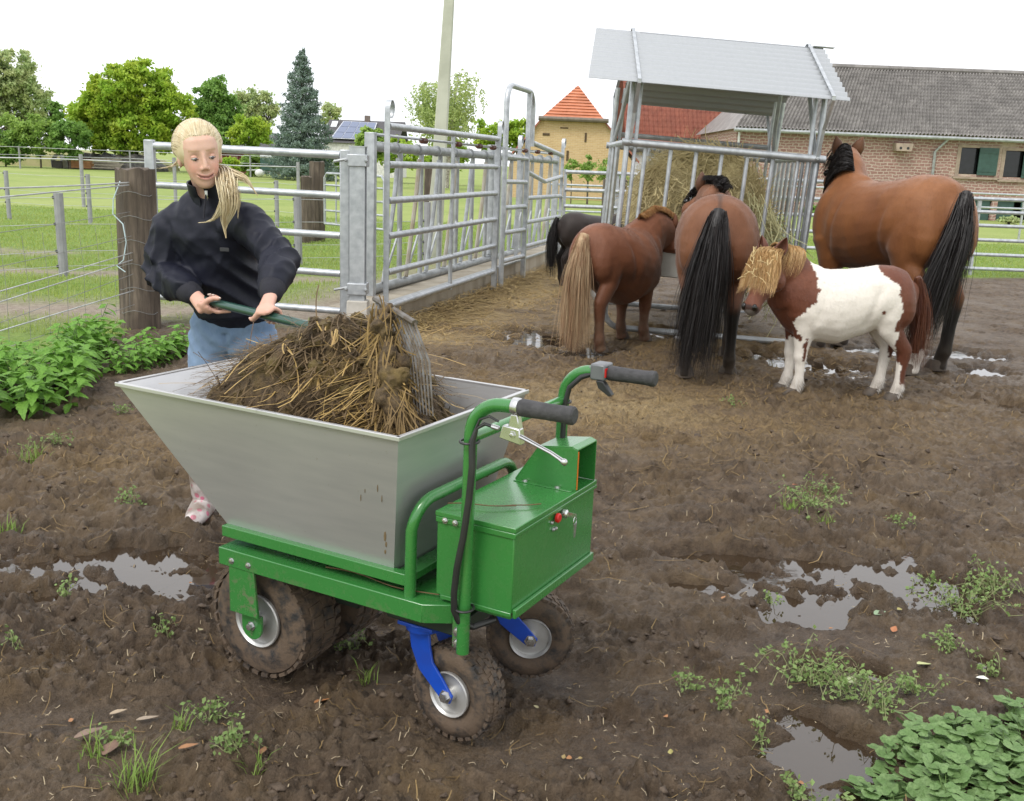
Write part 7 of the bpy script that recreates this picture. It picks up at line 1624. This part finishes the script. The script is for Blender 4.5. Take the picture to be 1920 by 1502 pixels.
def mallow(seed, nl, label, group, sc=1.0):
    r_ = np.random.default_rng(seed); th = thing('mallow', label, 'weed', group=group)
    for i in range(nl):
        a_ = r_.uniform(0, 2*PI); rr_ = r_.uniform(.01, .085) * sc; h = r_.uniform(.012, .06) * sc; e = V(rr_ * math.cos(a_), rr_ * math.sin(a_), h)
        mb = MB(); mb.tube([V(0, 0, -.01), e * V(.4, .4, .6), e], [.0016, .0013, .001], 4); mb.build('stalk', STEM, th, local=True)
        o = bpy.data.objects.new('leaf', ML[r_.integers(3)]); COL.objects.link(o); o.parent = th; place(o, e, V(math.cos(a_), math.sin(a_), 0), V(0, -.2, 1) + V(math.cos(a_), math.sin(a_), 0) * .35 + r_.normal(0, .38, 3))
    return th
mpro = [mallow(200 + i, 22, 'round-leaved mallow in the thick green patch at the bottom right', 'mallows in the bottom right patch') for i in range(3)]
mp_ = [(1680,1420),(1730,1400),(1790,1375),(1850,1365),(1900,1350),(1700,1470),(1760,1450),(1820,1430),(1880,1420),(1915,1400),(1650,1480),(1740,1495),(1800,1485),(1860,1475),(1915,1465),(1690,1510),(1770,1525),(1850,1520),(1930,1515),(1950,1440),(1960,1370),(1820,1395),(1750,1425)]
for i, (x, y) in enumerate(mp_):
    p = gp(x, y); loc = (p[0], p[1], gz(p[0], p[1])); (mpro[i] if i < 3 else None)
    if i < 3: mpro[i].location = loc; mpro[i].rotation_euler = (0, 0, i * 2.1)
    else: copy_tree(mpro[i % 3], None, loc, r_.uniform(0, 6.3), r_.uniform(.8, 1.25))
# small sprawling weeds and grass tufts: one mesh each
WD = leafmat('chickweed_leaf', (.15, .25, .07), (.24, .34, .11), (.20, .22, .09), .25, 15); GB = leafmat('tuft_blade', (.17, .29, .05), (.26, .38, .08), (.24, .27, .10), .35, 9)
def weed(x, y, rad_, nl, kind, label, group, seed, lift=.05):
    c = gp(x, y); r_ = np.random.default_rng(seed); th = thing('grass_tuft' if kind == 'tuft' else 'weed', label, 'grass tuft' if kind == 'tuft' else 'weed', (c[0], c[1], 0), group=group)
    if kind == 'tuft':
        px = r_.normal(0, rad_ * .4, nl); py = r_.normal(0, rad_ * .4, nl); z = height(c[0] + px, c[1] + py); h = lift * r_.uniform(.5, 1.6, nl); a_ = r_.uniform(0, 2*PI, nl); ln = h * r_.uniform(.2, 1.2, nl); s = np.stack([np.sin(a_), -np.cos(a_), 0*a_], 1) * .0018
        p = np.stack([px, py, z - .005], 1); d = np.stack([np.cos(a_) * ln, np.sin(a_) * ln, h], 1); v = np.stack([p - s, p + s, p + d * V(.35, .35, .65) + s * .8, p + d * V(.35, .35, .65) - s * .8, p + d], 1).reshape(-1, 3); i = np.arange(nl)[:, None] * 5
        f = np.concatenate([i + np.array([[0, 1, 2]]), i + np.array([[0, 2, 3]]), i + np.array([[3, 2, 4]])]); o = link('blades', quadmesh('blades', v, f), GB, th, False); o['kind'] = 'stuff'
        return
    mb = MB(); pts = []
    for i in range(max(4, nl // 14)):
        a_ = r_.uniform(0, 2*PI); l = rad_ * r_.uniform(.4, 1.25); q = [V(0, 0, 0)]; st = r_.normal(0, rad_ * .22, 2)
        for f_ in np.linspace(0, 1, 6): X = c[0] + st[0] + math.cos(a_ + .5 * f_) * l * f_; Y = c[1] + st[1] + math.sin(a_ + .5 * f_) * l * f_; pts.append((X, Y, lift * (.3 + r_.random()) * math.sin(f_ * PI * .8))); 
        q = np.array(pts[-6:]); q[:, 2] += height(q[:, 0], q[:, 1]) + .004; mb.tube(list(q), .0011, 4)
    mb.build('stems', simple('pale_stem', (.25, .27, .12), .8), th)['kind'] = 'stuff'
    P = np.array(pts); k = r_.integers(0, len(P), nl); Q = P[k] + np.stack([r_.normal(0, .008, nl), r_.normal(0, .008, nl), r_.uniform(0, .012, nl)], 1); Q[:, 2] += height(Q[:, 0], Q[:, 1]) + .005
    v, f = leaves(Q, .014, r_, .75, nrm=V(0, 0, 1.2)); addnp('leaves', v, f, WD, th)['kind'] = 'stuff'
gw = 'small weeds growing in the mud'; gt = 'grass tufts growing in the mud'
W_ = [(1515,945,.16,300,'sprawling chickweed in the mud above the puddles',None),(1560,920,.10,120,'small weed just right of the sprawling chickweed',None),(1800,1120,.17,420,'bushy weed standing by the right puddle edge',None),(1870,1100,.15,380,'green weed at the right picture edge above the mallows',None),(1740,1075,.08,150,'small weed between the right puddle and the bushy weed',None),(1520,1265,.17,380,'long sprawling weed lying across the wheel track',None),(1600,1300,.12,220,'small weed right of the long sprawling weed',None),(1650,1330,.12,200,'lower right end weed of the sprawling row',None),(1450,1110,.06,90,'tiny weed standing in the largest right puddle',None),(1780,1215,.08,120,'small weed midway between the two right puddles',None),(1860,1250,.06,80,'tiny weed right of the pale leaf on its twig',None),(1290,1275,.06,80,'small weed left of the long sprawling weed',None),(1360,1290,.06,90,'pair weed beside the wheel track, right of its twin',None),(1355,1330,.05,60,'tiny weed below the pair by the wheel track',None),(1720,1290,.09,130,'small weed above the white scrap near the mallows',None),
      (430,1420,.06,150,'small leafy weed at the bottom left beside dead leaves',None),(395,1340,.06,110,'small dry weed above the leafy bottom left weed',None),(215,1400,.05,80,'tiny weed left of the grass tuft at bottom left',None),(310,1190,.04,50,'tiny weed left of the front drive wheel',None),(120,1110,.05,60,'small weed below the left puddles',None),(30,1220,.03,30,'tiny weed at the left edge under the puddles',None),(660,1195,.06,90,'weed growing in the shade under the barrow',None),(1500,1490,.05,90,'small weed at the bottom left of the mallow patch',None),(1420,1380,.04,50,'tiny weed above the lower muddy puddle',None),(1560,1500,.05,80,'weed at the bottom edge beside the mallow patch',None),(240,950,.07,90,'small weed below the tub tip left of the boot',None),(90,845,.10,140,'weed right of the large pale leaf at left edge',None),(230,770,.08,110,'weed at the foot of the nettle patch near the tub tip',None),(1690,980,.06,70,'small weed above the bushy weed at the puddle',None),(1380,760,.07,60,'small weed in the mud near the skewbald pony',None)]
for i, (x, y, rd, nl, lab, grp) in enumerate(W_): weed(x, y, rd, nl, 'weed', lab or 'small green weed sprouting from the churned mud', grp, 300 + i, .04 if rd < .1 else .06)
T_ = [(255,1470,.06,70,'bright green grass tuft at the bottom left corner',None,.07),(340,1355,.04,30,'tiny grass tuft above the dead leaves at bottom left',None,.04),(480,1440,.03,20,'tiny grass tuft right of the leafy bottom left weed',None,.04),(685,1260,.03,25,'thin grass tuft under the barrow between its wheels',None,.04),(60,870,.08,60,'grass tuft beside the large pale leaf at left edge',None,.06),(175,1425,.04,30,'grass tuft left of the folded brown dead leaf',None,.05),(1545,975,.05,40,'small grass tuft at the lower end of the chickweed',None,.05),(1480,955,.06,60,'grass growing through the sprawling chickweed',None,.05),(20,995,.05,40,'pale grass tuft at the left edge above the puddle',None,.05)]
for i, (x, y, rd, nl, lab, grp, lf) in enumerate(T_): weed(x, y, rd, nl, 'tuft', lab or 'small grass tuft sprouting from the churned mud', grp, 400 + i, lf)
# fallen leaves
def fallen(x, y, L, W, col, label, rz, group=None, rnd=False, curl=.3):
    p = gp(x, y); m_ = simple('fallen_leaf', col, .65, 0, tuple(.75 * q for q in col), 30, .3, 60, .003); me = leafmesh('fallen_leaf', L, W, 4, .04, curl, -.15, m_); o = bpy.data.objects.new('fallen_leaf', me); COL.objects.link(o)
    o.location = (p[0], p[1], gz(p[0], p[1]) + .012); o.rotation_euler = (r_.normal() * .15 - .12, r_.normal() * .15, rz); tag(o, label, 'leaf', group)
for x, y, L, W, col, lab, rz in ((140,1400,.075,.03,(.22,.15,.11),'broad grey-brown dead leaf at the bottom left',.4),(195,1430,.07,.028,(.20,.12,.085),'folded brown dead leaf right of the broad one',1.1),(255,1345,.06,.018,(.34,.27,.20),'pale curled dead leaf above the grass tuft',.3),(205,1335,.05,.014,(.36,.28,.19),'narrow pale dead leaf left of the curled one',.1),(335,1418,.05,.016,(.33,.16,.07),'orange-brown dead leaf beside the leafy weed',.2),(590,1325,.05,.022,(.40,.18,.07),'orange dead leaf below the front wheel',.6),(490,1425,.035,.014,(.30,.15,.07),'upright rusty dead leaf near the bottom',1.5),(0,868,.11,.05,(.26,.36,.24),'large pale green leaf at the left picture edge',.5),
        (1640,1150,.055,.024,(.24,.33,.20),'grey-green leaf lying by the right puddle',.3),(1585,1140,.05,.024,(.42,.50,.20),'yellow-green lobed leaf lying in the shallow puddle',-.5),(1585,1265,.06,.022,(.50,.55,.32),'pale yellow-green leaf on the sprawling weed',-1.0),(1830,1272,.04,.02,(.75,.75,.66),'white scrap lying in the mud near the mallows',-.9),(1720,1250,.05,.022,(.42,.44,.20),'pale leaf on a twig right of the track',.2),(1675,1175,.03,.014,(.40,.16,.07),'small orange leaf beside the right puddle',.9),(1485,918,.03,.014,(.42,.15,.07),'small orange brick-coloured leaf in the mud',.2)):
    fallen(x, y, L, W, col, lab, rz)
for i in range(34):
    x, y = r_.uniform(20, 1900), r_.uniform(900, 1480)
    fallen(x, y, r_.uniform(.012, .026), r_.uniform(.005, .011), [(.30,.22,.09),(.36,.17,.07),(.40,.36,.20),(.34,.30,.10)][r_.integers(4)], 'tiny withered leaf scrap lying on the churned mud', r_.uniform(0, 6), 'leaf scraps strewn over the mud')
# straw lying about
def lying(n, sampler, seed, L, w, name, mat):
    r_ = np.random.default_rng(seed); x, y = sampler(r_, n); n = len(x); a_ = r_.uniform(0, 2*PI, n); l = r_.uniform(*L, n); b = r_.normal(0, .25, n); seg = 4; P = []
    for j in range(seg + 1):
        f_ = j / seg - .5; X = x + np.cos(a_ + b * f_ * 2) * l * f_; Y = y + np.sin(a_ + b * f_ * 2) * l * f_; P.append(np.stack([X, Y, height(X, Y)], 1))
    P = np.stack(P, 1); top = P[:, :, 2].max(1); Zl = np.maximum(P[:, :, 2], (top[:, None] - .02)) + r_.uniform(.001, .012, n)[:, None]; P[:, :, 2] = Zl + ((r_.random(n) * np.clip(.10 - .22 * np.abs((x - FA[0]) * FN[0] + (y - FA[1]) * FN[1]), 0, 1))[:, None] if w > .0035 else 0); s = np.stack([-np.sin(a_), np.cos(a_), 0*a_], 1)[:, None] * (w * r_.uniform(.6, 1.4, n))[:, None, None]
    up = V(0, 0, .0008); v = np.stack([P - s, P + s], 2).reshape(-1, 3); i = (np.arange(n)[:, None] * (seg + 1) * 2 + np.arange(seg)[None] * 2).reshape(-1, 1); f = np.concatenate([i, i + 1, i + 3, i + 2], 1)
    return link(name, quadmesh(name, v, f), mat, None, False)
def s1(r_, n):
    s_ = r_.uniform(-.3, 8.2, n); o_ = np.abs(r_.normal(.1, .65, n)) + .06; p = FA[None] + FD[None] * s_[:, None] + FN[None] * o_[:, None]; return p[:, 0], p[:, 1]
def s2(r_, n): return r_.normal(1.5, 1.15, n), r_.normal(9.0, 1.3, n)
def s3(r_, n): return r_.normal(.7, 1.3, n), r_.normal(6.3, 1.0, n)
def s4(r_, n): y = 1.7 * (8 / 1.7) ** r_.random(n); return r_.uniform(-1, 1, n) * (.53 * y + .3), y
def s5(r_, n): return r_.normal(-1.9, .5, n), r_.normal(5.0, .9, n)
def s6(r_, n):
    s_ = r_.uniform(.3, 8.2, n); o_ = np.abs(r_.normal(0, .30, n)) + .04; p = FA[None] + FD[None] * s_[:, None] + FN[None] * o_[:, None]; return p[:, 0], p[:, 1]
STR2 = simple('trodden_straw', (.26, .175, .07), .8, 0, (.15, .095, .035), 6)
for nm, n, sf, sd_, L, w, mt, lab in (('straw_litter', 3600, s1, 1, (.08, .28), .0024, MAT['straw'], 'loose golden straw drifted along the concrete kerb'), ('straw_litter', 2600, s6, 6, (.15, .42), .0040, simple('thick_straw', (.46, .33, .13), .7, 0, (.30, .20, .075), 4), 'bank of longer straw heaped against the concrete kerb'), ('straw_litter', 2400, s2, 2, (.08, .3), .0022, STR2, 'trodden straw around the hay feeder'), ('straw_litter', 1500, s3, 3, (.05, .2), .0017, STR2, 'scattered brown straw behind the barrow handles'), ('straw_litter', 420, s4, 4, (.04, .14), .0011, STR2, 'sparse straw stalks strewn over the open mud'), ('straw_litter', 200, s5, 5, (.05, .16), .0015, STR2, 'straw stalks on the mud left of the tub')):
    tag(lying(n, sf, sd_, L, w, nm, mt), lab, 'straw', kind='stuff')
for sd_, mt, lab in ((31, STR2, 'tiny brown straw crumbs trodden into the mud'), (32, simple('pale_flecks', (.42, .34, .22), .8), 'tiny pale flecks of chaff on the mud')):
    tag(lying(1700, s4, sd_, (.006, .028), .0011, 'chaff', mt), lab, 'chaff', kind='stuff')
# clods of mud
r_ = np.random.default_rng(77); n = 3400; y = 1.6 * (8.5 / 1.6) ** r_.random(n); x = r_.uniform(-1, 1, n) * (.53 * y + .3)
mu = zones(x, y)[0]; keep = (mu > .9) & (smooth_mask(x, y) < .3) & (pud_depth(x, y) < .5) & (fbm(x * 1.7, y * 1.7, 41, 3) > .44); x, y = x[keep], y[keep]; z = height(x, y)
bmv = []; tmp = MB(); tmp.ball((0, 0, 0), 1.0, 8, 6); bv = np.concatenate(tmp.v); bf = [q for q in tmp.f]
q4 = np.array([q for q in bf if len(q) == 4]); q3 = np.array([q for q in bf if len(q) == 3]); tris = np.concatenate([q4[:, [0, 1, 2]], q4[:, [0, 2, 3]], q3]); sz = .004 + .012 * r_.random(len(x)) ** 2.5; N = len(bv)
sc_ = sz[:, None, None] * r_.uniform(.7, 1.3, (len(x), 1, 3)) * V(1.2, 1.2, .7); vv = bv[None] * sc_ * (1 + .28 * r_.standard_normal((len(x), N, 1))) + np.stack([x, y, z - sz * .1], 1)[:, None]
ff_ = (np.arange(len(x))[:, None, None] * N + tris[None]).reshape(-1, 3)
me = quadmesh('mud_clods', vv.reshape(-1, 3), ff_); t = NT('clod_mud'); n2 = t.noise(25, 5, .65); t.set(Base_Color=t.mix(t.ramp(n2, [(.35, 0), (.7, 1)]), (.052, .035, .0235), (.13, .095, .066)), Roughness=.62, Specular_IOR_Level=.34); t.bump(t.noise(140, 4, .7), .6, .008)
tag(link('mud_clods', me, t.m, None, True, ang=180), 'small clods of wet mud scattered over the churned ground', 'clods', kind='stuff')
# stalks dropped on the barrow
for (a, b, sag, lab) in (((-.22,-.02,.412),(.13,.0,.408),.012,'bent brown stalk lying along the green platform'),((.135,.03,.652),(.285,.115,.650),.006,'dry stalk lying across the battery box lid'),((.26,.10,.650),(.33,.17,.649),.003,'short dry stalk near the battery box lock')):
    mb = MB(); pts = [bw(*(V(*a) * (1 - f_) + V(*b) * f_ + V(0, sag * math.sin(f_ * 7), .004))) for f_ in np.linspace(0, 1, 9)]; mb.tube(pts, .0016, 5)
    tag(mb.build('stalk', simple('brown_dry_stalk', (.16, .085, .04), .8)), lab, 'stalk')
